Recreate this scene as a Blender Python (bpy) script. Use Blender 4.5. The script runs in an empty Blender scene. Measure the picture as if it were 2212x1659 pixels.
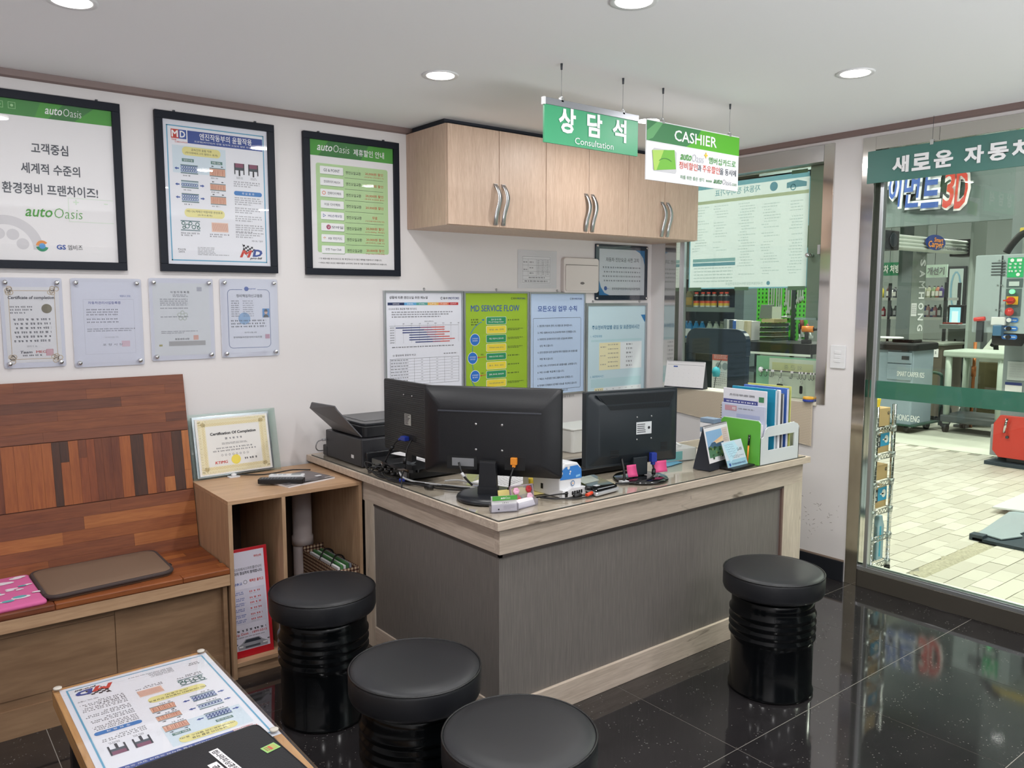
import bpy, math, random
from math import sin, cos, pi, radians
from mathutils import Vector, Matrix, Euler

random.seed(7)
sc = bpy.context.scene
COL = sc.collection

# ------------------------------------------------------------------ camera, world, exposure
CAM_H, CAM_YAW, CAM_PITCH, CAM_F = 1.5, 38.126, 6.0105, 1748.66
cd = bpy.data.cameras.new('camera')
cam = bpy.data.objects.new('camera', cd)
COL.objects.link(cam)
cam.location = (0, 0, CAM_H)
cam.rotation_euler = (radians(90 - CAM_PITCH), 0, radians(-CAM_YAW))
cd.sensor_fit = 'HORIZONTAL'
cd.sensor_width = 36.0
cd.lens = 36.0 * CAM_F / 2212
cd.clip_start = 0.02
sc.camera = cam

w = bpy.data.worlds.new('world')
sc.world = w
w.use_nodes = True
w.node_tree.nodes['Background'].inputs[0].default_value = (0.75, 0.85, 1.0, 1)
w.node_tree.nodes['Background'].inputs[1].default_value = 0.05
sc.view_settings.view_transform = 'Standard'
sc.view_settings.look = 'None'
sc.view_settings.gamma = 1.0
sc.view_settings.exposure = -0.16
sc.view_settings.use_curve_mapping = False

CEIL = 2.345
LAMPS = [(0.5, 2.67), (1.75, 2.67), (2.96, 2.72), (0.5, 1.68), (1.76, 1.68), (2.96, 1.68),
         (0.5, 0.65), (1.76, 0.65), (2.96, 0.65), (0.5, -0.4), (1.76, -0.4), (2.96, -0.4)]
LAMP_W = 7.0


def area(name, loc, size, sizey, power, color, rot=(0, 0, 0), shape='RECTANGLE'):
    l = bpy.data.lights.new(name, 'AREA')
    l.shape = shape
    l.size = size
    if shape == 'RECTANGLE':
        l.size_y = sizey
    l.energy = power
    l.color = color
    o = bpy.data.objects.new(name, l)
    o.location = loc
    o.rotation_euler = rot
    COL.objects.link(o)
    return o


for i, (x, y) in enumerate(LAMPS):
    area('downlight_glow', (x, y, CEIL - 0.012), 0.10, 0, LAMP_W, (1.0, 0.99, 0.985), shape='DISK')
GAR = [(5.2, 0.8), (5.2, 4.4), (8.6, 2.2), (8.6, 6.0), (11.6, 4.0), (11.6, 7.5)]
for x, y in GAR:
    area('garage_tube_glow', (x, y, 3.75), 0.25, 1.3, 170, (1.0, 0.985, 0.955))
area('added_ceiling_fill', (1.35, -3.2, 0.03), 5.0, 2.4, 800, (0.98, 0.99, 1.0), rot=(pi, 0, 0))  # added fill lamp, out of view, facing up to brighten the ceiling


# ------------------------------------------------------------------ materials
def lin(c):
    return tuple(((v / 255) / 12.92 if v / 255 <= 0.04045 else (((v / 255) + 0.055) / 1.055) ** 2.4) for v in c)


MATS = {}


def mat(name, rgb, rough=0.5, metal=0.0, coat=0.0, emit=0.0, bump=None, alpha=None, spec=None):
    if name in MATS:
        return MATS[name]
    m = bpy.data.materials.new(name)
    m.use_nodes = True
    b = m.node_tree.nodes['Principled BSDF']
    c = lin(rgb) + (1,)
    b.inputs['Base Color'].default_value = c
    b.inputs['Roughness'].default_value = rough
    b.inputs['Metallic'].default_value = metal
    b.inputs['Coat Weight'].default_value = coat
    if spec is not None:
        b.inputs['Specular IOR Level'].default_value = spec
    if emit:
        b.inputs['Emission Color'].default_value = c
        b.inputs['Emission Strength'].default_value = emit
    if bump:
        nt = m.node_tree
        tc = nt.nodes.new('ShaderNodeTexCoord')
        mp = nt.nodes.new('ShaderNodeMapping')
        mp.inputs['Scale'].default_value = bump[0]
        n = nt.nodes.new('ShaderNodeTexNoise')
        n.inputs['Scale'].default_value = bump[1]
        n.inputs['Detail'].default_value = 3
        bp = nt.nodes.new('ShaderNodeBump')
        bp.inputs['Strength'].default_value = bump[2]
        bp.inputs['Distance'].default_value = 0.002
        nt.links.new(tc.outputs['Object'], mp.inputs[0])
        nt.links.new(mp.outputs[0], n.inputs[0])
        nt.links.new(n.outputs[0], bp.inputs['Height'])
        nt.links.new(bp.outputs[0], b.inputs['Normal'])
        if len(bump) > 3:
            r = nt.nodes.new('ShaderNodeValToRGB')
            r.color_ramp.elements[0].position = 0.3
            r.color_ramp.elements[1].position = 0.7
            k = bump[3]
            r.color_ramp.elements[0].color = tuple(v * (1 - k) for v in c[:3]) + (1,)
            r.color_ramp.elements[1].color = tuple(min(1, v * (1 + k)) for v in c[:3]) + (1,)
            nt.links.new(n.outputs[0], r.inputs[0])
            nt.links.new(r.outputs[0], b.inputs['Base Color'])
    MATS[name] = m
    return m


def wood(name, c1, c2, axis='x', scale=9.0, rough=0.42, stretch=14.0, knots=0.0, coat=0.0):
    """straight grain along one axis (world object coordinates of the part)"""
    if name in MATS:
        return MATS[name]
    m = bpy.data.materials.new(name)
    m.use_nodes = True
    nt = m.node_tree
    b = nt.nodes['Principled BSDF']
    b.inputs['Roughness'].default_value = rough
    b.inputs['Coat Weight'].default_value = coat
    tc = nt.nodes.new('ShaderNodeTexCoord')
    mp = nt.nodes.new('ShaderNodeMapping')
    s = [stretch] * 3
    s['xyz'.index(axis)] = 1.0
    mp.inputs['Scale'].default_value = s
    n1 = nt.nodes.new('ShaderNodeTexNoise')
    n1.inputs['Scale'].default_value = scale * 0.35
    n1.inputs['Detail'].default_value = 6
    n1.inputs['Distortion'].default_value = 0.6
    n2 = nt.nodes.new('ShaderNodeTexNoise')
    n2.inputs['Scale'].default_value = scale * 1.6
    n2.inputs['Detail'].default_value = 5
    mx = nt.nodes.new('ShaderNodeMath')
    mx.operation = 'ADD'
    m2 = nt.nodes.new('ShaderNodeMath')
    m2.operation = 'MULTIPLY'
    m2.inputs[1].default_value = 0.5
    r = nt.nodes.new('ShaderNodeValToRGB')
    r.color_ramp.elements[0].position = 0.36
    r.color_ramp.elements[1].position = 0.64
    r.color_ramp.elements[0].color = lin(c2) + (1,)
    r.color_ramp.elements[1].color = lin(c1) + (1,)
    nt.links.new(tc.outputs['Object'], mp.inputs[0])
    for n in (n1, n2):
        nt.links.new(mp.outputs[0], n.inputs[0])
    nt.links.new(n1.outputs[0], mx.inputs[0])
    nt.links.new(n2.outputs[0], mx.inputs[1])
    nt.links.new(mx.outputs[0], m2.inputs[0])
    nt.links.new(m2.outputs[0], r.inputs[0])
    nt.links.new(r.outputs[0], b.inputs['Base Color'])
    if knots:
        n3 = nt.nodes.new('ShaderNodeTexNoise')
        n3.inputs['Scale'].default_value = knots
        n3.inputs['Detail'].default_value = 4
        n3.inputs['Distortion'].default_value = 1.5
        mp3 = nt.nodes.new('ShaderNodeMapping')
        s3 = [4.0] * 3
        s3['xyz'.index(axis)] = 1.0
        mp3.inputs['Scale'].default_value = s3
        nt.links.new(tc.outputs['Object'], mp3.inputs[0])
        nt.links.new(mp3.outputs[0], n3.inputs[0])
        r3 = nt.nodes.new('ShaderNodeValToRGB')
        r3.color_ramp.elements[0].position = 0.27
        r3.color_ramp.elements[1].position = 0.34
        r3.color_ramp.elements[0].color = lin(tuple(int(v * 0.62) for v in c2)) + (1,)
        r3.color_ramp.elements[1].color = (1, 1, 1, 1)
        mm = nt.nodes.new('ShaderNodeMix')
        mm.data_type = 'RGBA'
        mm.blend_type = 'MULTIPLY'
        mm.inputs[0].default_value = 0.8
        nt.links.new(n3.outputs[0], r3.inputs[0])
        nt.links.new(r.outputs[0], mm.inputs[6])
        nt.links.new(r3.outputs[0], mm.inputs[7])
        nt.links.new(mm.outputs[2], b.inputs['Base Color'])
    bp = nt.nodes.new('ShaderNodeBump')
    bp.inputs['Strength'].default_value = 0.12
    bp.inputs['Distance'].default_value = 0.001
    nt.links.new(n2.outputs[0], bp.inputs['Height'])
    nt.links.new(bp.outputs[0], b.inputs['Normal'])
    MATS[name] = m
    return m


def glass(name, tint, ior=1.45, rough=0.0, haze=0.0, hazecol=(200, 220, 215)):
    """thin pane: fresnel mix of clear tinted transmission and mirror reflection"""
    if name in MATS:
        return MATS[name]
    m = bpy.data.materials.new(name)
    m.use_nodes = True
    nt = m.node_tree
    nt.nodes.clear()
    out = nt.nodes.new('ShaderNodeOutputMaterial')
    tr = nt.nodes.new('ShaderNodeBsdfTransparent')
    tr.inputs[0].default_value = lin(tint) + (1,)
    gl = nt.nodes.new('ShaderNodeBsdfGlossy')
    gl.inputs['Roughness'].default_value = rough
    # Schlick reflectance, the same from either side of the pane
    ge = nt.nodes.new('ShaderNodeNewGeometry')
    dt = nt.nodes.new('ShaderNodeVectorMath')
    dt.operation = 'DOT_PRODUCT'
    nt.links.new(ge.outputs['Normal'], dt.inputs[0])
    nt.links.new(ge.outputs['Incoming'], dt.inputs[1])
    prev = dt.outputs['Value']
    f0 = ((ior - 1) / (ior + 1)) ** 2
    for op, val in (('ABSOLUTE', None), ('SUBTRACT', 1.0), ('POWER', 5.0), ('MULTIPLY', 1 - f0), ('ADD', f0)):
        q = nt.nodes.new('ShaderNodeMath')
        q.operation = op
        if op == 'SUBTRACT':
            q.inputs[0].default_value = val
            nt.links.new(prev, q.inputs[1])
        else:
            nt.links.new(prev, q.inputs[0])
            if val is not None:
                q.inputs[1].default_value = val
        prev = q.outputs[0]
    mix = nt.nodes.new('ShaderNodeMixShader')
    nt.links.new(prev, mix.inputs[0])
    a = tr.outputs[0]
    if haze:
        df = nt.nodes.new('ShaderNodeBsdfDiffuse')
        df.inputs[0].default_value = lin(hazecol) + (1,)
        mh = nt.nodes.new('ShaderNodeMixShader')
        mh.inputs[0].default_value = haze
        nt.links.new(tr.outputs[0], mh.inputs[1])
        nt.links.new(df.outputs[0], mh.inputs[2])
        a = mh.outputs[0]
    nt.links.new(a, mix.inputs[1])
    nt.links.new(gl.outputs[0], mix.inputs[2])
    nt.links.new(mix.outputs[0], out.inputs[0])
    MATS[name] = m
    return m


def granite():
    m = bpy.data.materials.new('black_granite')
    m.use_nodes = True
    nt = m.node_tree
    b = nt.nodes['Principled BSDF']
    b.inputs['Roughness'].default_value = 0.055
    b.inputs['Specular IOR Level'].default_value = 1.0
    g = nt.nodes.new('ShaderNodeNewGeometry')
    n = nt.nodes.new('ShaderNodeTexNoise')
    n.inputs['Scale'].default_value = 5
    n.inputs['Detail'].default_value = 6
    r = nt.nodes.new('ShaderNodeValToRGB')
    r.color_ramp.elements[0].color = lin((26, 25, 27)) + (1,)
    r.color_ramp.elements[1].color = lin((48, 45, 46)) + (1,)
    v = nt.nodes.new('ShaderNodeTexVoronoi')
    v.inputs['Scale'].default_value = 75
    n4 = nt.nodes.new('ShaderNodeTexNoise')
    n4.inputs['Scale'].default_value = 14
    ad = nt.nodes.new('ShaderNodeMixRGB')
    ad.blend_type = 'ADD'
    ad.inputs[0].default_value = 0.03
    r2 = nt.nodes.new('ShaderNodeValToRGB')
    r2.color_ramp.elements[0].position = 0.10
    r2.color_ramp.elements[0].color = (1, 1, 1, 1)
    r2.color_ramp.elements[1].position = 0.20
    r2.color_ramp.elements[1].color = (0, 0, 0, 1)
    r4 = nt.nodes.new('ShaderNodeValToRGB')
    r4.color_ramp.elements[0].position = 0.48
    r4.color_ramp.elements[1].position = 0.58
    mu = nt.nodes.new('ShaderNodeMath')
    mu.operation = 'MULTIPLY'
    mix = nt.nodes.new('ShaderNodeMixRGB')
    mix.inputs[2].default_value = lin((112, 110, 106)) + (1,)
    for q in (n, v, n4):
        nt.links.new(g.outputs['Position'], q.inputs[0])
    nt.links.new(n.outputs[0], r.inputs[0])
    nt.links.new(v.outputs['Distance'], r2.inputs[0])
    nt.links.new(n4.outputs[0], r4.inputs[0])
    nt.links.new(r2.outputs[0], mu.inputs[0])
    nt.links.new(r4.outputs[0], mu.inputs[1])
    nt.links.new(mu.outputs[0], mix.inputs[0])
    nt.links.new(r.outputs[0], mix.inputs[1])
    nt.links.new(mix.outputs[0], b.inputs['Base Color'])
    MATS['black_granite'] = m
    return m


GRAN = granite()
WALL = mat('wall_paint', (223, 219, 219), 0.75, bump=((1, 1, 1), 60, 0.05))
CEILM = mat('ceiling_paint', (238, 238, 240), 0.7)
TRIM = mat('taupe_trim', (128, 108, 104), 0.5)
STEEL = mat('polished_steel', (205, 200, 196), 0.09, 1.0)
BRUSH = mat('brushed_steel', (190, 190, 192), 0.32, 1.0)
ALU = mat('aluminium', (190, 194, 198), 0.35, 0.9)
DGREY = mat('dark_grey_metal', (70, 74, 80), 0.45, 0.3)
BLACKP = mat('black_plastic', (22, 23, 27), 0.42, bump=((1, 1, 1), 300, 0.15))
BLACKG = mat('black_gloss', (8, 8, 10), 0.06, coat=0.5)
BLACKM = mat('black_matte', (14, 15, 18), 0.6)
WHITEP = mat('white_plastic', (226, 226, 228), 0.35)
PAPER = mat('white_paper', (232, 230, 232), 0.7)
CHROME = mat('chrome', (220, 220, 222), 0.12, 1.0)
CGLASS = glass('clear_glass', (254, 254, 254))
FGLASS = glass('picture_glass', (252, 252, 252))
WGLASS = glass('green_tinted_glass', (240, 246, 238), 1.45)
ACRYL = glass('clear_acrylic', (250, 251, 253), 1.45, 0.02, 0.06, (225, 225, 235))


def translucent(m, rgb, f=.7):
    """thin printed film that lets light through from behind"""
    nt = m.node_tree
    if 'film' not in nt.nodes:
        tl = nt.nodes.new('ShaderNodeBsdfTranslucent')
        tl.name = 'film'
        tl.inputs[0].default_value = lin(rgb) + (1,)
        mx = nt.nodes.new('ShaderNodeMixShader')
        mx.inputs[0].default_value = f
        nt.links.new(nt.nodes['Principled BSDF'].outputs[0], mx.inputs[1])
        nt.links.new(tl.outputs[0], mx.inputs[2])
        nt.links.new(mx.outputs[0], nt.nodes['Material Output'].inputs[0])
    return m


# ------------------------------------------------------------------ mesh builder
class B:
    def __init__(s):
        s.v, s.f, s.m, s.s, s.mats = [], [], [], [], []

    def mi(s, m):
        if m not in s.mats:
            s.mats.append(m)
        return s.mats.index(m)

    def add(s, vs, fs, m, smooth=False, M=None):
        o = len(s.v)
        if M is not None:
            vs = [tuple(M @ Vector(p)) for p in vs]
        s.v += [tuple(p) for p in vs]
        k = s.mi(m)
        for f in fs:
            s.f.append([o + i for i in f])
            s.m.append(k)
            s.s.append(smooth)
        return s

    def box(s, x0, y0, z0, x1, y1, z1, m, M=None):
        x0, x1 = min(x0, x1), max(x0, x1)
        y0, y1 = min(y0, y1), max(y0, y1)
        z0, z1 = min(z0, z1), max(z0, z1)
        vs = [(x0, y0, z0), (x1, y0, z0), (x1, y1, z0), (x0, y1, z0), (x0, y0, z1), (x1, y0, z1), (x1, y1, z1), (x0, y1, z1)]
        return s.add(vs, [(0, 3, 2, 1), (4, 5, 6, 7), (0, 1, 5, 4), (1, 2, 6, 5), (2, 3, 7, 6), (3, 0, 4, 7)], m, M=M)

    def prism(s, poly, a, b, m, axis='z', M=None, smooth=False):
        """poly (CCW) in the plane normal to axis, extruded a..b along it"""
        n = len(poly)
        if axis == 'z':
            f = lambda p, t: (p[0], p[1], t)
        elif axis == 'y':
            f = lambda p, t: (p[0], t, p[1])
        else:
            f = lambda p, t: (t, p[0], p[1])
        vs = [f(p, a) for p in poly] + [f(p, b) for p in poly]
        fs = [tuple(range(n))[::-1], tuple(range(n, 2 * n))]
        s.add(vs, fs, m, M=M)
        o = len(s.v) - 2 * n
        k = s.mi(m)
        for i in range(n):
            j = (i + 1) % n
            s.f.append([o + i, o + j, o + n + j, o + n + i])
            s.m.append(k)
            s.s.append(smooth)
        return s

    def lathe(s, prof, m, c=(0, 0, 0), n=32, M=None, smooth=True, caps=True):
        vs, fs = [], []
        for r, z in prof:
            for i in range(n):
                t = 2 * pi * i / n
                vs.append((c[0] + r * cos(t), c[1] + r * sin(t), c[2] + z))
        for j in range(len(prof) - 1):
            for i in range(n):
                k = (i + 1) % n
                fs.append((j * n + i, j * n + k, (j + 1) * n + k, (j + 1) * n + i))
        s.add(vs, fs, m, smooth, M)
        if caps:
            o = len(s.v) - len(vs)
            k = s.mi(m)
            if prof[0][0] > 1e-5:
                s.f.append([o + i for i in range(n)][::-1]); s.m.append(k); s.s.append(False)
            if prof[-1][0] > 1e-5:
                s.f.append([o + (len(prof) - 1) * n + i for i in range(n)]); s.m.append(k); s.s.append(False)
        return s

    def cyl(s, p, q, r, m, n=16, r2=None, M=None):
        p, q = Vector(p), Vector(q)
        d = q - p
        R = d.to_track_quat('Z', 'Y').to_matrix().to_4x4()
        R.translation = p
        if M is not None:
            R = M @ R
        return s.lathe([(r, 0), (r if r2 is None else r2, d.length)], m, n=n, M=R)

    def tube(s, pts, r, m, n=6, sub=5, M=None):
        P = [Vector(p) for p in pts]
        if sub > 1 and len(P) > 2:
            Q = []
            for i in range(len(P) - 1):
                a, b, c, d = P[max(i - 1, 0)], P[i], P[i + 1], P[min(i + 2, len(P) - 1)]
                for k in range(sub):
                    t = k / sub
                    Q.append(0.5 * ((2 * b) + (c - a) * t + (2 * a - 5 * b + 4 * c - d) * t * t + (3 * b - a - 3 * c + d) * t ** 3))
            Q.append(P[-1])
            P = Q
        vs, fs = [], []
        up = Vector((0, 0, 1))
        for i, p in enumerate(P):
            d = (P[min(i + 1, len(P) - 1)] - P[max(i - 1, 0)]).normalized()
            a = d.cross(up)
            if a.length < 0.05:
                a = d.cross(Vector((1, 0, 0)))
            a.normalize()
            b = a.cross(d)
            for k in range(n):
                t = 2 * pi * k / n
                vs.append(tuple(p + (a * cos(t) + b * sin(t)) * r))
        for i in range(len(P) - 1):
            for k in range(n):
                l = (k + 1) % n
                fs.append((i * n + k, i * n + l, (i + 1) * n + l, (i + 1) * n + k))
        fs.append(tuple(range(n))[::-1])
        fs.append(tuple(range((len(P) - 1) * n, len(P) * n)))
        return s.add(vs, fs, m, True, M)

    def ball(s, c, r, m, n=14, k=8, sz=1.0):
        prof = [(max(1e-6, r * sin(pi * i / k)), -r * cos(pi * i / k) * sz) for i in range(k + 1)]
        return s.lathe(prof, m, c, n, caps=False)


def obj(name, b, parent=None, bevel=0.0, loc=None, rot=None, smooth_all=False, weld=False, seg=2):
    me = bpy.data.meshes.new(name)
    me.from_pydata(b.v, [], b.f)
    for m in b.mats:
        me.materials.append(m)
    me.polygons.foreach_set('material_index', b.m)
    me.polygons.foreach_set('use_smooth', [True if smooth_all else q for q in b.s])
    me.update()
    o = bpy.data.objects.new(name, me)
    COL.objects.link(o)
    if parent:
        o.parent = parent
    if loc:
        o.location = loc
    if rot:
        o.rotation_euler = rot
    if bevel:
        md = o.modifiers.new('bevel', 'BEVEL')
        md.width = bevel
        md.segments = seg
        md.limit_method = 'ANGLE'
        md.angle_limit = radians(40)
    return o


def thing(name, label, cat, loc=(0, 0, 0), rz=0, group=None, rot=None):
    o = bpy.data.objects.new(name, None)
    o.empty_display_size = 0.05
    COL.objects.link(o)
    o.location = loc
    o.rotation_euler = rot if rot else (0, 0, radians(rz))
    tag(o, label, cat, group)
    return o


def tag(o, label, cat, group=None):
    o['label'] = label
    o['category'] = cat
    if group:
        o['group'] = group
    return o


def struct(o):
    o['kind'] = 'structure'
    return o


def dup(root, loc, rz=None, label=None):
    r = root.copy()
    COL.objects.link(r)
    r.location = loc
    if rz is not None:
        r.rotation_euler = (0, 0, radians(rz))
    if label:
        r['label'] = label
    for ch in list(root.children):
        c = ch.copy()
        COL.objects.link(c)
        c.parent = r
        for g in list(ch.children):
            d = g.copy()
            COL.objects.link(d)
            d.parent = c
    return r


def rrect(w, h, r, n=4, cx=0, cy=0):
    """rounded rectangle outline, CCW, centred"""
    P = []
    for (sx, sy, a0) in ((1, -1, -90), (1, 1, 0), (-1, 1, 90), (-1, -1, 180)):
        for i in range(n + 1):
            a = radians(a0 + 90 * i / n)
            P.append((cx + sx * (w / 2 - r) + r * cos(a), cy + sy * (h / 2 - r) + r * sin(a)))
    return P


# ------------------------------------------------------------------ flat print (lettering, logos, tables)
_TX = {}
_TXO = []


def glyphs(s, bold):
    k = (s, bold)
    if k not in _TX:
        if not _TXO:
            c = bpy.data.curves.new('lettering', 'FONT')
            c.resolution_u = 2
            _TXO.append(bpy.data.objects.new('lettering', c))
        o = _TXO[0]
        o.data.body = s
        o.data.offset = bold
        me = bpy.data.meshes.new_from_object(o)
        vs = [(v.co.x, v.co.y) for v in me.vertices]
        fs = [tuple(p.vertices) for p in me.polygons]
        bpy.data.meshes.remove(me)
        _TX[k] = (vs, fs)
    return _TX[k]


def ink(name, rgb):
    return mat('ink_' + name, rgb, 0.55)


K = ink('black', (42, 42, 48))
KL = ink('grey', (120, 120, 126))
KLL = ink('pale_grey', (176, 176, 182))
WH = ink('white', (238, 238, 240))
GRN = ink('green', (74, 154, 60))
DGR = ink('deep_green', (58, 120, 62))
RED = ink('red', (196, 62, 50))
BLU = ink('blue', (52, 84, 160))
DBL = ink('dark_blue', (44, 56, 116))
YEL = ink('yellow', (226, 218, 146))
TEAL = ink('teal', (70, 150, 186))
ORG = ink('orange', (222, 140, 60))


class S(B):
    """a printed face: u to the right, v downwards, in metres from the top-left corner; faces local -Y"""

    def __init__(s, W, H, step=0.0003, flip=False):
        super().__init__()
        s.W, s.H, s.k, s.step, s.flip = W, H, 1, step, flip

    def P(s, u, v, k):
        return ((s.W - u) if s.flip else u, -k * s.step, -v)

    def poly(s, pts, m, k):
        pv = [s.P(u, v, k) for u, v in pts]
        s.add(pv, [tuple(range(len(pv)))], m)

    def rect(s, u0, v0, u1, v1, m, k=2):
        s.poly([(u0, v1), (u1, v1), (u1, v0), (u0, v0)], m, k)

    def rr(s, u0, v0, u1, v1, r, m, k=2):
        s.poly([(x, y) for x, y in rrect(u1 - u0, v1 - v0, r, 4, (u0 + u1) / 2, (v0 + v1) / 2)][::-1], m, k)

    def box_(s, u0, v0, u1, v1, t, m, k=3):
        s.rect(u0, v0, u1, v0 + t, m, k)
        s.rect(u0, v1 - t, u1, v1, m, k)
        s.rect(u0, v0, u0 + t, v1, m, k)
        s.rect(u1 - t, v0, u1, v1, m, k)

    def circ(s, u, v, r, m, k=3, n=24, ry=None):
        ry = ry or r
        s.poly([(u + r * cos(2 * pi * i / n), v - ry * sin(2 * pi * i / n)) for i in range(n)], m, k)

    def ring(s, u, v, r, t, m, k=3, a0=0, a1=360, n=24, ry=None):
        ry = ry or r
        for i in range(n):
            a, b = radians(a0 + (a1 - a0) * i / n), radians(a0 + (a1 - a0) * (i + 1) / n)
            s.poly([(u + r * cos(a), v - ry * sin(a)), (u + r * cos(b), v - ry * sin(b)), (u + (r - t) * cos(b), v - (ry - t) * sin(b)), (u + (r - t) * cos(a), v - (ry - t) * sin(a))], m, k)

    def line(s, u0, v0, u1, v1, t, m, k=3):
        d = Vector((u1 - u0, v1 - v0)).normalized() * t / 2
        s.poly([(u0 - d.y, v0 + d.x), (u1 - d.y, v1 + d.x), (u1 + d.y, v1 - d.x), (u0 + d.y, v0 - d.x)], m, k)

    def text(s, t, cu, cv, w, h, m, bold=0.0, shear=0.0, k=4, rot=0.0, mirror=False):
        """lettering fitted to a box w x h centred at (cu, cv)"""
        thick = 0.0
        if 'M' in t and bold:          # the offset outline of this letter fills wrongly: print it thrice instead
            thick, bold = bold, 0.0
        vs, fs = glyphs(t, bold)
        if not vs:
            return
        vv = [(x + shear * y, y) for x, y in vs]
        x0, x1 = min(p[0] for p in vv), max(p[0] for p in vv)
        y0, y1 = min(p[1] for p in vv), max(p[1] for p in vv)
        if w is None:
            w = h * (x1 - x0) / (y1 - y0)
        if h is None:
            h = w * (y1 - y0) / (x1 - x0)
        mx, my, kx, ky = (x0 + x1) / 2, (y0 + y1) / 2, w / (x1 - x0), h / (y1 - y0)
        if mirror:
            kx = -kx
        c, d = cos(rot), sin(rot)
        out = []
        for x, y in vv:
            a, b = (x - mx) * kx, -(y - my) * ky
            out.append(s.P(cu + a * c - b * d, cv + a * d + b * c, k))
        s.add(out, fs, m)
        if thick:
            d_ = thick * abs(kx) * .9
            for q, e in ((-d_, .15), (d_, .3)):
                s.add([(a + q, b - e * s.step, c_) for a, b, c_ in out], fs, m)

    def greek(s, u0, v0, u1, v1, rows, m, fill=0.5, k=3, last=0.6, word=(0.008, 0.022), rag=0.12):
        """rows of print too small to read: short uneven strokes"""
        dv = (v1 - v0) / rows
        for r in range(rows):
            u = u0
            end = u1 - random.random() * rag * (u1 - u0)
            if r == rows - 1:
                end = u0 + (u1 - u0) * last
            t = dv * fill
            while u < end:
                wl = min(random.uniform(*word), end - u)
                n = max(1, int(wl / (t * 0.95)))
                for i in range(n):
                    a = u + i * wl / n
                    b = a + wl / n * 0.72
                    q = random.random()
                    v = v0 + r * dv
                    s.rect(a, v + t * 0.15 * q, b, v + t * (0.42 + .1 * q), m, k)
                    s.rect(a + (b - a) * 0.3 * q, v + t * 0.62, b, v + t, m, k)
                u += wl + t * 0.7


def plane_obj(name, sh, parent, loc=(0, 0, 0), rot=None):
    return obj(name, sh, parent, loc=loc, rot=rot)


# a point on a real plane of the place seen in a given direction from where the photographer stood
_q, _y = radians(CAM_PITCH), radians(CAM_YAW)
_fw = Vector((sin(_y) * cos(_q), cos(_y) * cos(_q), -sin(_q)))
_rt = Vector((cos(_y), -sin(_y), 0))
_up = _rt.cross(_fw)


def P(px, py, x=None, y=None, z=None):
    r = _fw + _rt * ((px - 1106) / CAM_F) - _up * ((py - 829.5) / CAM_F)
    t = x / r.x if x is not None else (y / r.y if y is not None else (z - CAM_H) / r.z)
    return Vector((0, 0, CAM_H)) + r * t

# ================================================================== THE SETTING
YW, XW = 3.6, 3.97
GROUT = mat('grout', (168, 162, 154), 0.8)
fl = struct(obj('floor', B().box(-1.2, -1.8, -0.06, XW + 0.15, YW, -0.0012, GROUT)))
random.seed(3)
tile_cache = {}
x = 0.38 - 1.8
xs = [0.38 + 0.6 * i for i in range(-3, 6)] + [XW + .02]
ys = [1.555 + 0.6 * i for i in range(-6, 4)] + [YW]
for i in range(len(xs) - 1):
    for j in range(len(ys) - 1):
        x0, x1, y0, y1 = max(xs[i], -1.2) + .0012, xs[i + 1] - .0012, max(ys[j], -1.8) + .0012, ys[j + 1] - .0012
        if x1 - x0 < 0.05 or y1 - y0 < 0.05:
            continue
        key = (round(x1 - x0, 3), round(y1 - y0, 3))
        if key not in tile_cache:
            t = obj('tile', B().box(0, 0, -0.0011, x1 - x0, y1 - y0, 0, GRAN), fl, loc=(x0, y0, 0))
            tile_cache[key] = t
        else:
            t = tile_cache[key].copy()
            COL.objects.link(t)
            t.location = (x0, y0, 0)
struct(obj('ceiling', B().box(-1.2, -1.8, CEIL, XW + 0.12, YW + 0.1, CEIL + 0.08, CEILM)))
struct(obj('wall_back', B().box(-1.2, YW, 0, XW + 0.12, YW + 0.1, CEIL, WALL)))
struct(obj('wall_left', B().box(-1.3, -1.8, 0, -1.2, YW + .1, CEIL, WALL)))
wfr = B().box(-1.3, -1.9, 0, XW + .12, -1.8, .28, WALL).box(-1.3, -1.9, 2.02, XW + .12, -1.8, CEIL, WALL)  # unseen wall, its opening shaped to let the added fill light in
wfr.box(-1.3, -1.9, .28, -.97, -1.8, 2.02, WALL).box(3.67, -1.9, .28, XW + .12, -1.8, 2.02, WALL)
struct(obj('wall_front', wfr))
w2 = struct(obj('added_fill_window', B().box(-.97, -1.83, .28, -.94, -1.80, 2.02, ALU).box(3.64, -1.83, .28, 3.67, -1.80, 2.02, ALU).box(1.33, -1.83, .28, 1.37, -1.80, 2.02, ALU)))  # made-up window out of view, added so the fill lamp reaches the room
obj('pane', B().box(-.94, -1.815, .28, 3.64, -1.81, 2.02, CGLASS), w2)
wr = B()
wr.box(XW, 2.345, 0, XW + .12, YW, 0.935, WALL)
wr.box(XW, 2.19, 0, XW + .12, 2.345, CEIL, WALL)
wr.box(XW, 3.48, 0.935, XW + .12, YW, CEIL, WALL)
wr.box(XW, 2.345, 2.302, XW + .12, 3.48, CEIL, WALL)
wr.box(XW, -1.8, 2.30, XW + .12, 2.19, CEIL, WALL)
struct(obj('wall_right', wr))
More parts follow.
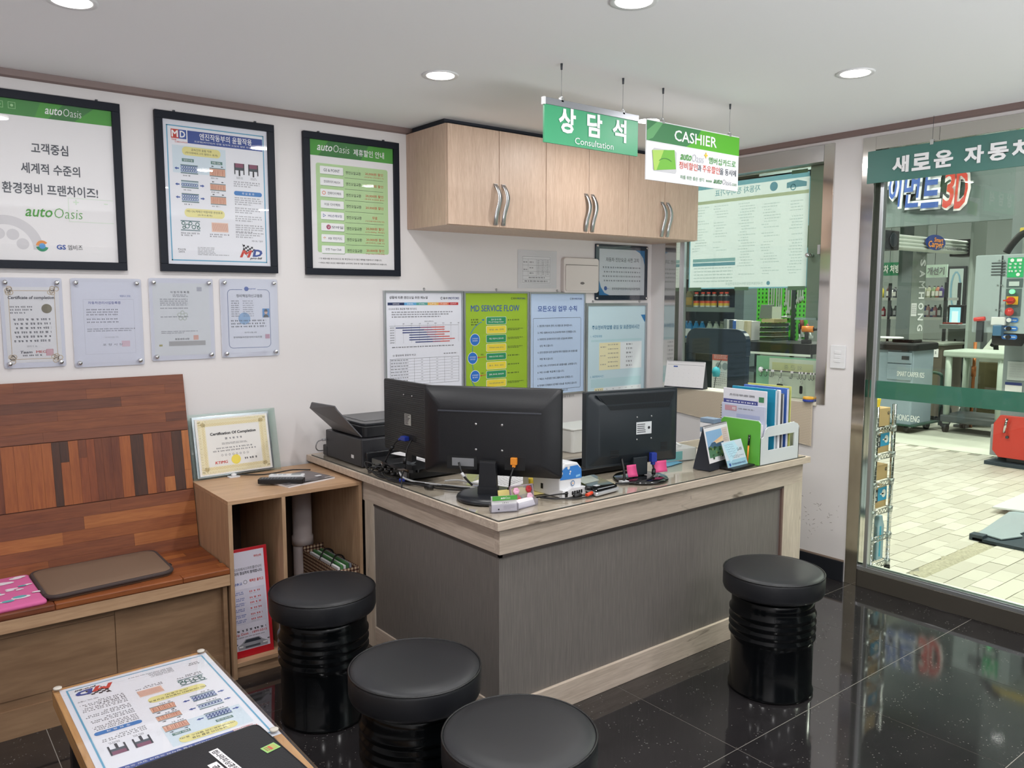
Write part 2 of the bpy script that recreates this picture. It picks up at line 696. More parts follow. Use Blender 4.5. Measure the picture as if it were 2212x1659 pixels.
# scuffs above the skirting of the pillar
sc_ = S(1, 1)
random.seed(12)
SC = mat('scuff_grey', (150, 143, 140), 0.8)
for i in range(42):
    u = random.uniform(0.02, 0.27)
    v = random.gauss(0.17, 0.07)
    a = random.uniform(-1.2, 1.2)
    l = random.uniform(0.004, 0.018)
    sc_.line(u, -0.06 - v * .9, u + l * cos(a), -0.06 - v * .9 + l * sin(a), random.uniform(.001, .0028), SC, 1)
wrt = bpy.data.objects['wall_right']
obj('scuff_marks', sc_, wrt, loc=(XW - .0004, 2.5, 0.10), rot=(0, 0, -pi / 2))
struct(obj('trim_1', B().prism([(YW, 2.317), (YW - .018, 2.322), (YW - .024, 2.345), (YW, 2.345)], -1.2, XW, TRIM, 'x'), bevel=.001))
struct(obj('trim_2', B().prism([(XW - .024, 2.345), (XW - .018, 2.322), (XW, 2.317), (XW, 2.345)], -1.8, YW, TRIM, 'y')))
SKIRT = mat('black_skirting_stone', (30, 33, 40), 0.22)
sk = B().box(XW - .012, 2.20, 0, XW, YW, 0.108, SKIRT)
sk.box(XW - .004, 2.20, 0.108, XW, YW, 0.118, mat('taupe_edge', (140, 122, 110), .5))
struct(obj('baseboard_right', sk, bevel=.001))
struct(obj('baseboard_back', B().box(-1.2, YW - .01, 0, XW, YW, 0.108, SKIRT)))

# ---- window in the right wall
wf = B()
wf.box(XW - .006, 3.39, .935, XW + .10, 3.48, 2.302, STEEL)
wf.box(XW - .006, 2.345, .935, XW + .10, 2.405, 2.302, STEEL)
wi = struct(obj('window_1', wf, bevel=.0015))
wl = B().box(XW - .008, 2.405, 2.215, XW + .10, 3.39, 2.302, BRUSH)
obj('lintel', wl, wi, bevel=.0015)
obj('mullion', B().box(4.02, 3.372, .95, 4.045, 3.392, 2.215, ALU), wi, bevel=.002)
sill = B().box(XW - .012, 2.395, .925, XW + .13, 3.40, .945, mat('cream_sill', (222, 216, 200), .4))
obj('window_sill', sill, wi, bevel=.002)
obj('pane', B().box(4.035, 2.405, .945, 4.041, 3.372, 2.215, WGLASS), wi)
vp = B().box(4.046, 2.45, 1.385, 4.085, 2.53, 2.215, mat('grey_green_aluminium', (150, 160, 158), .4, .5))
vp.box(4.044, 2.43, 1.385, 4.09, 2.45, 2.215, glass('pane_edge', (150, 205, 195), 1.5, haze=.35, hazecol=(190, 220, 212)))
vpo = obj('sash_stile', vp, wi, bevel=.002)
lt = B().box(4.030, 2.447, 1.74, 4.046, 2.463, 1.79, ALU)
lt.cyl((4.0, 2.50, 1.735), (4.046, 2.50, 1.735), .012, CHROME)
lt.ball((3.998, 2.50, 1.735), .014, CHROME)
obj('latch', lt, wi)
obj('glass_ledge', B().box(3.99, 2.43, 1.385, 4.15, 2.56, 1.397, glass('ledge_glass', (190, 225, 215), 1.5, haze=.3)), wi)

# ---- glazed shop front (right)
df = B()
df.box(XW - .006, 2.125, 0, XW + .10, 2.192, 2.30, STEEL)
df.box(XW - .006, -1.8, 2.235, XW + .10, 2.125, 2.30, STEEL)
dr = struct(obj('door_1', df, bevel=.0015))
obj('mullion', B().box(XW + .015, 2.084, .10, XW + .050, 2.104, 2.235, ALU), dr, bevel=.003)
tk = B().box(XW + .012, -1.8, .088, XW + .06, 2.125, .103, ALU)
tk.box(XW + .018, -1.8, .103, XW + .024, 2.125, .112, ALU)
tk.box(XW + .048, -1.8, .103, XW + .054, 2.125, .112, ALU)
obj('sliding_track', tk, dr)
obj('threshold', B().box(XW + .0, -1.8, 0, XW + .08, 2.125, .088, mat('grey_granite', (72, 68, 62), .12)), dr, bevel=.001)
obj('outer_ledge', B().box(XW + .08, -1.8, -.02, XW + .17, 2.125, .078, mat('white_ledge', (238, 236, 226), .6)), dr)
for a, b_ in ((2.104, 2.125), (.62, 2.084), (-.8, .60), (-1.79, -.82)):
    pn = B().box(XW + .034, a, .105, XW + .040, b_, 2.235, WGLASS)
    obj('pane', pn, dr)
obj('mullion', B().box(XW + .02, .60, .10, XW + .055, .62, 2.235, ALU), dr, bevel=.003)
obj('mullion', B().box(XW + .02, -.82, .10, XW + .055, -.80, 2.235, ALU), dr, bevel=.003)
GB = glass('green_safety_film', (60, 120, 100), 1.45, haze=.72, hazecol=(78, 134, 112))
obj('safety_band', B().box(XW + .0325, -1.79, 0.995, XW + .0335, 2.12, 1.085, GB), dr, )

# ---- ceiling lamps
for i, (x, y) in enumerate(LAMPS):
    t = thing('downlight', 'round recessed ceiling downlight', 'ceiling light', (x, y, CEIL), group='downlights sunk in the ceiling')
    t['label'] = ['round downlight above the blue framed engine oil poster', 'round downlight above the left end of the wall cabinets',
                  'round downlight shining beside the cashier sign', 'round ceiling downlight behind the first, nearest the left wall',
                  'round downlight cut by the top edge above the consultation sign', 'round downlight in the ceiling right of the cashier sign'][i] if i < 6 else 'round ceiling downlight behind the photographer'
    t.location = (x, y, CEIL)
    obj('trim_ring', B().lathe([(.052, -.002), (.066, -.006), (.070, -.002), (.070, 0)], WHITEP, n=28), t)
    obj('lens', B().lathe([(.0001, -.0045), (.052, -.0045), (.052, 0)], mat('lamp_lens', (255, 250, 240), .4, emit=9), n=28), t)

# ================================================================== WALL CABINETS
WC = wood('pale_oak_cabinet', (208, 182, 162), (188, 160, 140), 'z', 14, .42, 11)
cz0, cz1, cyf = 1.848, 2.316, 3.243
names = ['left pair of pale oak wall cabinet doors, nearest the green framed poster',
         'middle pale oak wall cabinet, partly behind the green consultation sign',
         'right pale oak wall cabinet in front of the window, below the cashier sign']


def handle(parent, x, z0, z1, sgn):
    b = B()
    n = 14
    pts = []
    for i in range(n + 1):
        t = i / n
        zz = z1 + (z0 - z1) * t
        out = .004 + .026 * sin(pi * t) ** .7
        side = sgn * .010 * sin(2 * pi * (t - .05))
        pts.append((x + side, cyf - .017 - out, zz))
    w2 = .0105
    vs, fs = [], []
    for (a, c, z) in pts:
        vs += [(a - w2, c, z), (a + w2, c, z), (a + w2, c + .004, z), (a - w2, c + .004, z)]
    for i in range(n):
        for k in range(4):
            l = (k + 1) % 4
            fs.append((i * 4 + k, i * 4 + l, i * 4 + 4 + l, i * 4 + 4 + k))
    fs += [(0, 3, 2, 1), (n * 4, n * 4 + 1, n * 4 + 2, n * 4 + 3)]
    b.add(vs, fs, BRUSH, True)
    b.box(x - w2, cyf - .022, z1 - .014, x + w2, cyf - .016, z1, BRUSH)
    b.box(x - w2, cyf - .022, z0, x + w2, cyf - .016, z0 + .014, BRUSH)
    return obj('handle', b, parent)


for i in range(3):
    a = 2.150 + i * .605
    t = thing('wall_cabinet', names[i], 'cabinet', (0, 0, 0), group='pale oak wall cabinets')
    t.location = (0, 0, 0)
    bb = B()
    bb.box(a, cyf, cz0, a + .604, YW - .001, cz1, WC)
    obj('body', bb, t, bevel=.001)
    for k in (0, 1):
        d0 = a + .0015 + k * .3025
        d = obj('door', B().box(d0, cyf - .017, cz0 + .003, d0 + .2995, cyf - .001, cz1 - .003, WC), t, bevel=.001)
        handle(d, d0 + (.277 if k == 0 else .023), cz0 + .012, cz0 + .210, 1 if k == 0 else 1)
obj('painted_gap_shadow', B().box(2.17, cyf + .04, cz1 - .001, 3.94, YW - .03, CEIL, mat('gap_shadow_paint', (40, 44, 54), .8)), bpy.data.objects['wall_cabinet'])  # added dark filler, its colour paints the shade above the cabinets

# ================================================================== DESK
DW = wood('greige_oak', (214, 198, 182), (186, 169, 152), 'x', 8, .45, 13, knots=3.0)
DWY = wood('greige_oak_cross', (214, 198, 182), (186, 169, 152), 'y', 8, .45, 13, knots=3.0)
DWZ = wood('greige_oak_upright', (218, 204, 186), (190, 176, 158), 'z', 8, .45, 13, knots=3.0)
FABRIC = mat('brown_grey_ribbed_laminate', (119, 113, 108), .6, bump=((60, 60, 1.2), 9, .5, .20))
ax, ay, ex = 1.607, 2.115, 3.410
dk = thing('reception_desk', 'L-shaped greige oak reception desk with grey ribbed panels and glass top', 'desk', (0, 0, 0))
top = [(1.577, 2.085), (3.425, 2.085), (3.425, 2.72), (2.28, 2.72), (2.28, 3.597), (1.577, 3.597)]
obj('desk_top', B().prism(top, .733, .7615, DW), dk, bevel=.0015)
g0 = .012
gt = [(1.577 + g0, 2.085 + g0), (3.395, 2.085 + g0), (3.395, 2.70), (2.26, 2.70), (2.26, 3.56), (1.577 + g0, 3.56)]
obj('glass_cover', B().prism(gt, .762, .765, glass('desk_glass', (253, 254, 253), 1.4)), dk)
ed = B()
for (p, q) in ((gt[0], gt[1]), (gt[5], gt[0])):
    if p[1] == q[1]:
        ed.box(p[0], p[1] - .003, .7612, q[0], p[1], .7655, mat('glass_edge_dark', (62, 66, 62), .3))
    else:
        ed.box(p[0] - .003, q[1], .7612, p[0], p[1], .7655, mat('glass_edge_dark', (62, 66, 62), .3))
obj('glass_edge_strip', ed, dk)
obj('top_rail', B().box(ax, ay, .638, ex, ay + .03, .733, DW), dk, bevel=.001)
obj('top_rail', B().box(ax, ay + .03, .638, ax + .03, 3.55, .733, DWY), dk, bevel=.001)
# right stile, plinth and the small reveals
obj('stile', B().box(3.262, ay, 0, ex, ay + .03, .638, DWZ), dk, bevel=.001)
obj('stile', B().box(ax, 3.0, 0, ax + .03, 3.075, .638, DWZ), dk, bevel=.001)
obj('plinth', B().box(ax + .0, ay, 0, 3.262, ay + .03, .098, DW), dk, bevel=.002)
obj('plinth', B().box(ax, ay + .03, 0, ax + .03, 3.0, .098, DWY), dk, bevel=.002)
obj('panel', B().box(ax + .006, ay + .012, .098, 3.25, ay + .028, .638, FABRIC), dk)
obj('panel', B().box(ax + .006, ay + .028, .098, ax + .022, 3.0, .638, FABRIC), dk)
rv = B().box(3.250, ay + .002, .098, 3.262, ay + .02, .630, mat('brown_reveal', (116, 92, 84), .5))
rv.box(ax + .002, ay + .002, .628, 3.262, ay + .014, .638, mat('dark_reveal', (70, 62, 58), .6))
rv.box(ax + .002, ay + .002, .628, ax + .014, 3.0, .638, mat('dark_reveal', (70, 62, 58), .6))
obj('reveal_strip', rv, dk)
eb = B().box(ex - .02, ay + .03, 0, ex, 2.70, .733, DWZ)
obj('end_panel', eb, dk)
obj('back_panel', B().box(2.25, 2.685, 0, 3.39, 2.70, .733, DW), dk)
obj('back_panel', B().box(2.245, 2.70, 0, 2.26, 3.59, .733, DW), dk)
wt = thing('inner_worktop', 'lower grey-grained worktop on the staff side, behind the front desk', 'desk', (0, 0, 0))
obj('worktop', B().box(2.32, 2.78, .672, 3.40, 3.40, .70, wood('grey_grain', (168, 158, 146), (120, 112, 104), 'x', 10, .4, 16)), wt)
for xx in (2.36, 3.36):
    obj('leg', B().box(xx - .02, 2.82, 0, xx + .02, 3.36, .672, DW), wt)

# ================================================================== OPEN SHELF UNIT
SHW = wood('tan_laminate', (200, 164, 130), (176, 140, 108), 'x', 7, .42, 12)
SHZ = wood('tan_laminate_upright', (192, 158, 126), (166, 133, 103), 'z', 7, .42, 12)
su = thing('open_shelf', 'low tan laminate open shelf between bench and desk', 'shelf', (0, 0, 0))
obj('top', B().box(1.024, 3.08, .706, 1.598, 3.575, .722, SHW), su, bevel=.001)
obj('side_panel', B().box(1.024, 3.08, 0, 1.040, 3.575, .706, SHZ), su, bevel=.001)
obj('side_panel', B().box(1.583, 3.08, 0, 1.598, 3.575, .706, SHZ), su, bevel=.001)
obj('divider', B().box(1.240, 3.08, .066, 1.256, 3.57, .706, SHZ), su, bevel=.001)
obj('bottom', B().box(1.040, 3.08, .048, 1.583, 3.57, .066, SHW), su, bevel=.001)
obj('kick_board', B().box(1.040, 3.094, 0, 1.583, 3.108, .048, SHW), su)
obj('back', B().box(1.040, 3.575, .0, 1.583, 3.583, .706, mat('dark_brown_board', (70, 54, 42), .7)), su)
pp = thing('drain_pipe', 'white plastic drain pipe rising inside the open shelf', 'pipe', (1.50, 3.49, .066))
obj('pipe', B().lathe([(.044, 0), (.044, .30)], mat('old_white_pipe', (196, 184, 182), .4), n=24), pp)
obj('upper_pipe', B().lathe([(.049, .30), (.049, .34), (.044, .342), (.044, .639)], mat('old_white_pipe', (196, 184, 182), .4), n=24), pp)

# ================================================================== BENCH
BRN = [wood('bench_wood_%s' % n, c1, c2, 'x', 10, .5, 12) for n, c1, c2 in
       (('amber', (150, 86, 44), (124, 64, 30)), ('russet', (132, 74, 42), (108, 54, 29)), ('chestnut', (124, 68, 42), (102, 52, 30)), ('umber', (106, 58, 38), (82, 42, 26)), ('honey', (170, 104, 54), (146, 82, 40)))]
BRZ = [wood('bench_wood_upright_%s' % n, c1, c2, 'z', 10, .5, 12) for n, c1, c2 in
       (('amber', (162, 90, 42), (134, 68, 30)), ('russet', (140, 72, 36), (112, 52, 26)), ('chestnut', (118, 60, 32), (92, 42, 22)), ('umber', (78, 42, 24), (54, 28, 18)), ('honey', (176, 108, 56), (150, 84, 40)))]
bn = thing('bench', 'long high-backed wooden bench of red-brown parquet strips on tan base', 'bench', (0, 0, 0))
bx0, bx1 = -1.0, 1.021
random.seed(21)
# seat: rows of strips
st = obj('seat', B().box(bx0, 3.075, .436, bx1, 3.455, .452, BRN[1]), bn)
yy = 3.070
rows = [.044] * 9
for r in rows:
    x = bx0 - random.random() * .3
    while x < bx1:
        l = random.uniform(.28, .55)
        a, b_ = max(x, bx0), min(x + l, bx1)
        if b_ - a > .02:
            z0 = .438 if yy < 3.08 else .452
            obj('wood_strip', B().box(a + .0003, yy + .0003, z0, b_ - .0003, yy + r - .0003, .460 + random.uniform(-.0003, .0003), random.choice([BRN[0], BRN[0], BRN[1], BRN[4], BRN[2]])), st, bevel=.004 if yy < 3.08 else 0)
        x += l
    yy += r
# back rest, leaning; local frame: x along, z up the slope
p0, p1 = Vector((0, 3.452, .455)), Vector((0, 3.583, 1.180))
H_ = (p1 - p0).length
ang = math.atan2(p1.y - p0.y, p1.z - p0.z)
br = obj('backrest', B().box(bx0, .006, 0, bx1, .020, H_ - .002, BRN[2]), bn, loc=(0, p0.y, p0.z), rot=(-ang, 0, 0))


def strips(z0, z1, n):
    h = (z1 - z0) / n
    for r in range(n):
        x = bx0 - random.random() * .4
        while x < bx1:
            l = random.uniform(.22, .75)
            a, b_ = max(x, bx0), min(x + l, bx1)
            if b_ - a > .02:
                obj('wood_strip', B().box(a, -.002 + random.uniform(-.0003, .0003), z0 + r * h, b_ - .0004, .006, z0 + (r + 1) * h - .0004, random.choice([BRN[0], BRN[1], BRN[0], BRN[1], BRN[4], BRN[2]] if z1 < .4 else [BRN[2], BRN[1], BRN[2], BRN[3], BRN[2]])), br)
            x += l


b1, b2 = .248, .498
strips(0, b1 - .002, 5)
strips(b2 + .002, H_, 6)
x = bx0
while x < bx1 - .001:
    l = random.choice([.028, .034, .042, .05, .030])
    e = min(x + l, bx1)
    m_ = random.choice([BRZ[0], BRZ[0], BRZ[1], BRZ[4], BRZ[2], BRZ[3]])
    if random.random() < .3:
        c = random.uniform(b1 + .06, b2 - .05)
        obj('wood_strip', B().box(x, -.002, b1 + .001, e - .0005, .006, c, m_), br)
        obj('wood_strip', B().box(x, -.002, c + .0005, e - .0005, .006, b2 - .001, random.choice(BRZ)), br)
    else:
        obj('wood_strip', B().box(x, -.002 + random.uniform(-.0003, .0003), b1 + .001, e - .0005, .006, b2 - .001, m_), br)
    x = e
obj('front_rail', B().box(bx0, 3.074, .392, bx1, 3.092, .436, SHW), bn, bevel=.001)
DT = wood('worn_tan_panel', (160, 128, 98), (132, 102, 76), 'x', 5, .5, 6)
obj('front_panel', B().box(.618, 3.128, 0.05, 1.0, 3.144, .392, DT), bn)
obj('door', B().box(.075, 3.128, 0.135, .615, 3.144, .355, DT), bn, bevel=.001)
obj('door', B().box(-.47, 3.128, 0.135, .072, 3.144, .355, DT), bn, bevel=.001)
fp = B().box(bx0, 3.134, 0.0, .618, 3.150, .392, DT)
fp.box(bx0, 3.126, 0.0, 1.0, 3.146, .10, DT)
fp.box(1.0, 3.10, 0, 1.016, 3.16, .392, DT)
obj('base_frame', fp, bn)
obj('side_panel', B().box(1.004, 3.15, 0, 1.02, 3.55, .436, DT), bn)


# cushions: outlines on the seat, inflated
def cushion(poly, z, th, m, edge=None, n_in=6):
    b = B()
    cx = sum(p[0] for p in poly) / len(poly)
    cy = sum(p[1] for p in poly) / len(poly)
    rings = []
    prof = [(1, 0), (1.0, th * .55), (.985, th * .85), (.95, th), (.6, th * 1.08), (.0, th * 1.1)]
    vs = []
    for k, zz in prof[:-1]:
        vs += [(cx + (p[0] - cx) * k, cy + (p[1] - cy) * k, z + zz) for p in poly]
    n = len(poly)
    vs.append((cx, cy, z + prof[-1][1]))
    fs = []
    for j in range(len(prof) - 2):
        for i in range(n):
            k = (i + 1) % n
            fs.append((j * n + i, j * n + k, (j + 1) * n + k, (j + 1) * n + i))
    o = (len(prof) - 2) * n
    for i in range(n):
        fs.append((o + i, o + (i + 1) % n, len(vs) - 1))
    fs.append(tuple(range(n))[::-1])
    b.add(vs, fs, m, True)
    return b


def rquad(c, r=.045, n=5):
    P_ = []
    for i in range(4):
        p, a, q = Vector(c[i - 1]), Vector(c[i]), Vector(c[(i + 1) % 4])
        d1, d2 = (p - a).normalized(), (q - a).normalized()
        s_, e = a + d1 * r, a + d2 * r
        for k in range(n + 1):
            t = k / n
            P_.append(tuple((1 - t) ** 2 * s_ + 2 * t * (1 - t) * a + t * t * e))
    return P_


BC = mat('brown_suede', (120, 96, 78), .85, bump=((1, 1, 1), 500, .3))
cp = rquad([(.405, 3.10), (.83, 3.13), (.835, 3.44), (.395, 3.435)])
ct = thing('seat_cushion', 'flat brown suede seat cushion with dark piped edge on bench', 'cushion', (0, 0, 0))
obj('pad', cushion(cp, .461, .022, BC), ct)
obj('piping', B().tube([(p[0], p[1], .474) for p in cp] + [(cp[0][0], cp[0][1], .474)], .008, mat('dark_brown_piping', (66, 54, 52), .8), sub=1), ct)
obj('care_tag', B().box(.829, 3.20, .476, .842, 3.225, .479, mat('black_tag', (20, 18, 20), .7)), ct)
PK = mat('pink_cotton', (214, 104, 158), .85)
cp2 = rquad([(-.02, 3.075), (.404, 3.092), (.392, 3.44), (-.02, 3.44)], .02)
pt = thing('seat_cushion', 'thin pink cushion with white and teal animal print, left on bench', 'cushion', (0, 0, 0))
obj('pad', cushion(cp2, .461, .014, PK), pt)
random.seed(4)
for (cx, cy, r) in ((.30, 3.36, .03), (.35, 3.40, .022), (.25, 3.33, .02), (.36, 3.30, .016), (.33, 3.17, .03), (.29, 3.155, .022), (.375, 3.19, .018), (.345, 3.26, .012), (.27, 3.24, .025), (.31, 3.27, .018), (.2, 3.2, .03), (.17, 3.38, .028), (.12, 3.27, .025), (.22, 3.11, .015), (.08, 3.14, .026)):
    bl = B()
    for q in range(3):
        dx, dy, rr = random.uniform(-.008, .018), random.uniform(-.008, .008), r * random.uniform(.5, .8)
        a0 = random.uniform(0, 3)
        poly = [(cx + dx + rr * cos(a) * 1.25, cy + dy + rr * sin(a) * .7) for a in [a0 + i * pi / 5 for i in range(10)]]
        z = .461 + .0165 + q * .0002
        bl.add([(a, b_, z) for a, b_ in poly], [tuple(range(10))], mat('white_print', (232, 222, 230), .85) if q < 2 or random.random() < .5 else mat('teal_print', (96, 170, 176), .85))
    obj('printed_animal', bl, pt)


# ================================================================== DRUM STOOLS
VIN = mat('black_vinyl', (27, 28, 32), .42, bump=((1, 1, 1), 700, .08))
DRUM = mat('black_enamel', (9, 11, 13), .16, spec=.22)


def stool(label, x, y, z=.475):
    t = thing('drum_stool', label, 'stool', (x, y, 0), group='black oil drum stools')
    body = [(.152, 0), (.158, .004), (.159, .012), (.153, .018), (.153, .20)]
    for k in range(4):
        z0 = .212 + k * .030
        body += [(.154, z0), (.161, z0 + .008), (.161, z0 + .014), (.154, z0 + .022)]
    body += [(.153, .345), (.153, .385)]
    obj('drum', B().lathe(body, DRUM, n=64), t)
    r = .188
    cu = [(.150, .385), (r - .014, .386), (r - .004, .393), (r, .405), (r, z - .020), (r - .003, z - .012)]
    obj('cushion', B().lathe(cu + [(r - .007, z - .008), (r - .02, z - .003), (r - .05, z), (.06, z + .002), (.0001, z + .002)], VIN, n=64), t)
    pr = [(r - .002 + .0028 * cos(a), z - .010 + .0028 * sin(a)) for a in [i * pi / 4 for i in range(9)]]
    obj('piping', B().lathe(pr, mat('black_piping', (12, 12, 14), .4), n=64, caps=False), t)
    return t


stool('black drum stool standing beside the open shelf, farthest left', 1.203, 2.635)
stool('black drum stool in the middle, at the left face of the desk', 1.142, 1.90)
stool('black drum stool in the foreground, cut by the bottom edge', 1.153, 1.44)
stool('black drum stool standing alone on the right, by the glass front', 2.652, 1.752)

# ================================================================== PICTURES AND NOTICES ON THE BACK WALL
FRM = mat('navy_black_frame', (22, 27, 38), .5, spec=.25)
INK_TX = mat('ink_slate', (66, 70, 80), .55)


def auto_oasis(s, cu, cv, w, h, m1, m2, k=4):
    s.text('auto', cu - w * .25, cv, w * .47, h, m1, .012, .25, k)
    s.text('Oasis', cu + w * .265, cv - h * .04, w * .50, h * 1.12, m2, -.012, .12, k)


def framed(label, x0, x1, z1, z0, sheet_fn, grp='dark framed posters on the left wall'):
    t = thing('framed_poster', label, 'poster', (x0, YW, z1), group=grp)
    W, H, f, d = x1 - x0, z1 - z0, .031, .022
    fr = B()
    fr.box(0, -d, -f, W, 0, 0, FRM)
    fr.box(0, -d, -H, W, 0, -H + f, FRM)
    fr.box(0, -d, -H + f, f, 0, -f, FRM)
    fr.box(W - f, -d, -H + f, W, 0, -f, FRM)
    obj('frame', fr, t, bevel=.0015)
    sh = S(W - 2 * f, H - 2 * f)
    sh.rect(0, 0, W - 2 * f, H - 2 * f, PAPER, 0)
    sheet_fn(sh, W - 2 * f, H - 2 * f)
    obj('poster_sheet', sh, t, loc=(f, -.010, -f))
    obj('glass', B().add([(f, -.0135, -H + f), (W - f, -.0135, -H + f), (W - f, -.0135, -f), (f, -.0135, -f)], [(0, 1, 2, 3)], FGLASS), t)
    for u in (.16, .84):
        obj('hanging_nail', B().box(W * u - .004, -.012, 0, W * u + .004, 0, .008, DGREY), t)
    return t


def poster_slogan(s, W, H):
    s.rect(0, 0, W, .058, GRN, 1)
    s.poly([(W * .50, .058), (W * .62, .0), (W * .86, 0), (W * .70, .058)], DGR, 2)
    s.poly([(0, .058), (0, 0), (W * .45, 0), (W * .40, .058)], ink('mid_green', (64, 136, 64)), 2)
    auto_oasis(s, W * .615, .028, .125, .026, WH, WH)
    for u in (.12, .21):
        s.box_(W * u, .012, W * u + .024, .036, .0015, ink('pale_green', (160, 206, 150)), 3)
        s.circ(W * u + .012, .024, .005, ink('pale_green', (160, 206, 150)), 3)
    s.text('고객중심', W * .50, .172, .125, .040, INK_TX, .018)
    s.text('세계적 수준의', W * .50, .248, .200, .040, INK_TX, .018)
    s.text('환경정비 프랜차이즈!', W * .495, .325, .325, .042, INK_TX, .018)
    auto_oasis(s, W * .50, .412, .195, .034, ink('green', (74, 154, 60)), ink('light_green', (104, 166, 92)))
    LG = ink('ghost_green', (206, 222, 204))
    s.line(W * .62, .35, W * .98, .35, .002, LG, 2)
    s.line(W * .62, .44, W * .98, .44, .002, LG, 2)
    s.line(W * .62, .35, W * .62, .44, .002, LG, 2)
    s.text('+', W * .68, .365, .02, .02, LG, .02, k=2)
    s.text('-', W * .92, .365, .014, .004, LG, .02, k=2)
    GG = ink('ghost_grey', (206, 204, 208))
    s.ring(W * .13, H * .93, .125, .034, GG, 1, 0, 180, 30)
    for a in (20, 65, 110, 155):
        s.circ(W * .13 + .06 * cos(radians(a)), H * .93 - .06 * sin(radians(a)), .021, GG, 1, 16)
    s.rect(0, H * .9301, W * .44, H * .9302, PAPER, 2)
    s.ring(W * .40, H * .905, .021, .012, ORG, 3, 35, 175)
    s.ring(W * .40, H * .905, .021, .012, ink('teal_green', (48, 140, 104)), 3, 190, 345)
    s.circ(W * .40, H * .905, .011, ink('sky', (84, 150, 206)), 4)
    s.text('GS', W * .545, H * .908, .032, .019, BLU, .03)
    s.text('엠비즈', W * .655, H * .908, .052, .020, K, .0)


framed('large dark framed poster with green header and Korean slogan, leftmost', .315, .822, 2.271, 1.614, poster_slogan)


def tick_arrow(s, u, v, L, m, sg=1, k=4):
    s.rect(min(u, u + sg * L * .55), v - L * .14, max(u, u + sg * L * .55), v + L * .14, m, k)
    s.poly([(u + sg * L * .5, v - L * .34), (u + sg * L, v), (u + sg * L * .5, v + L * .34)], m, k)


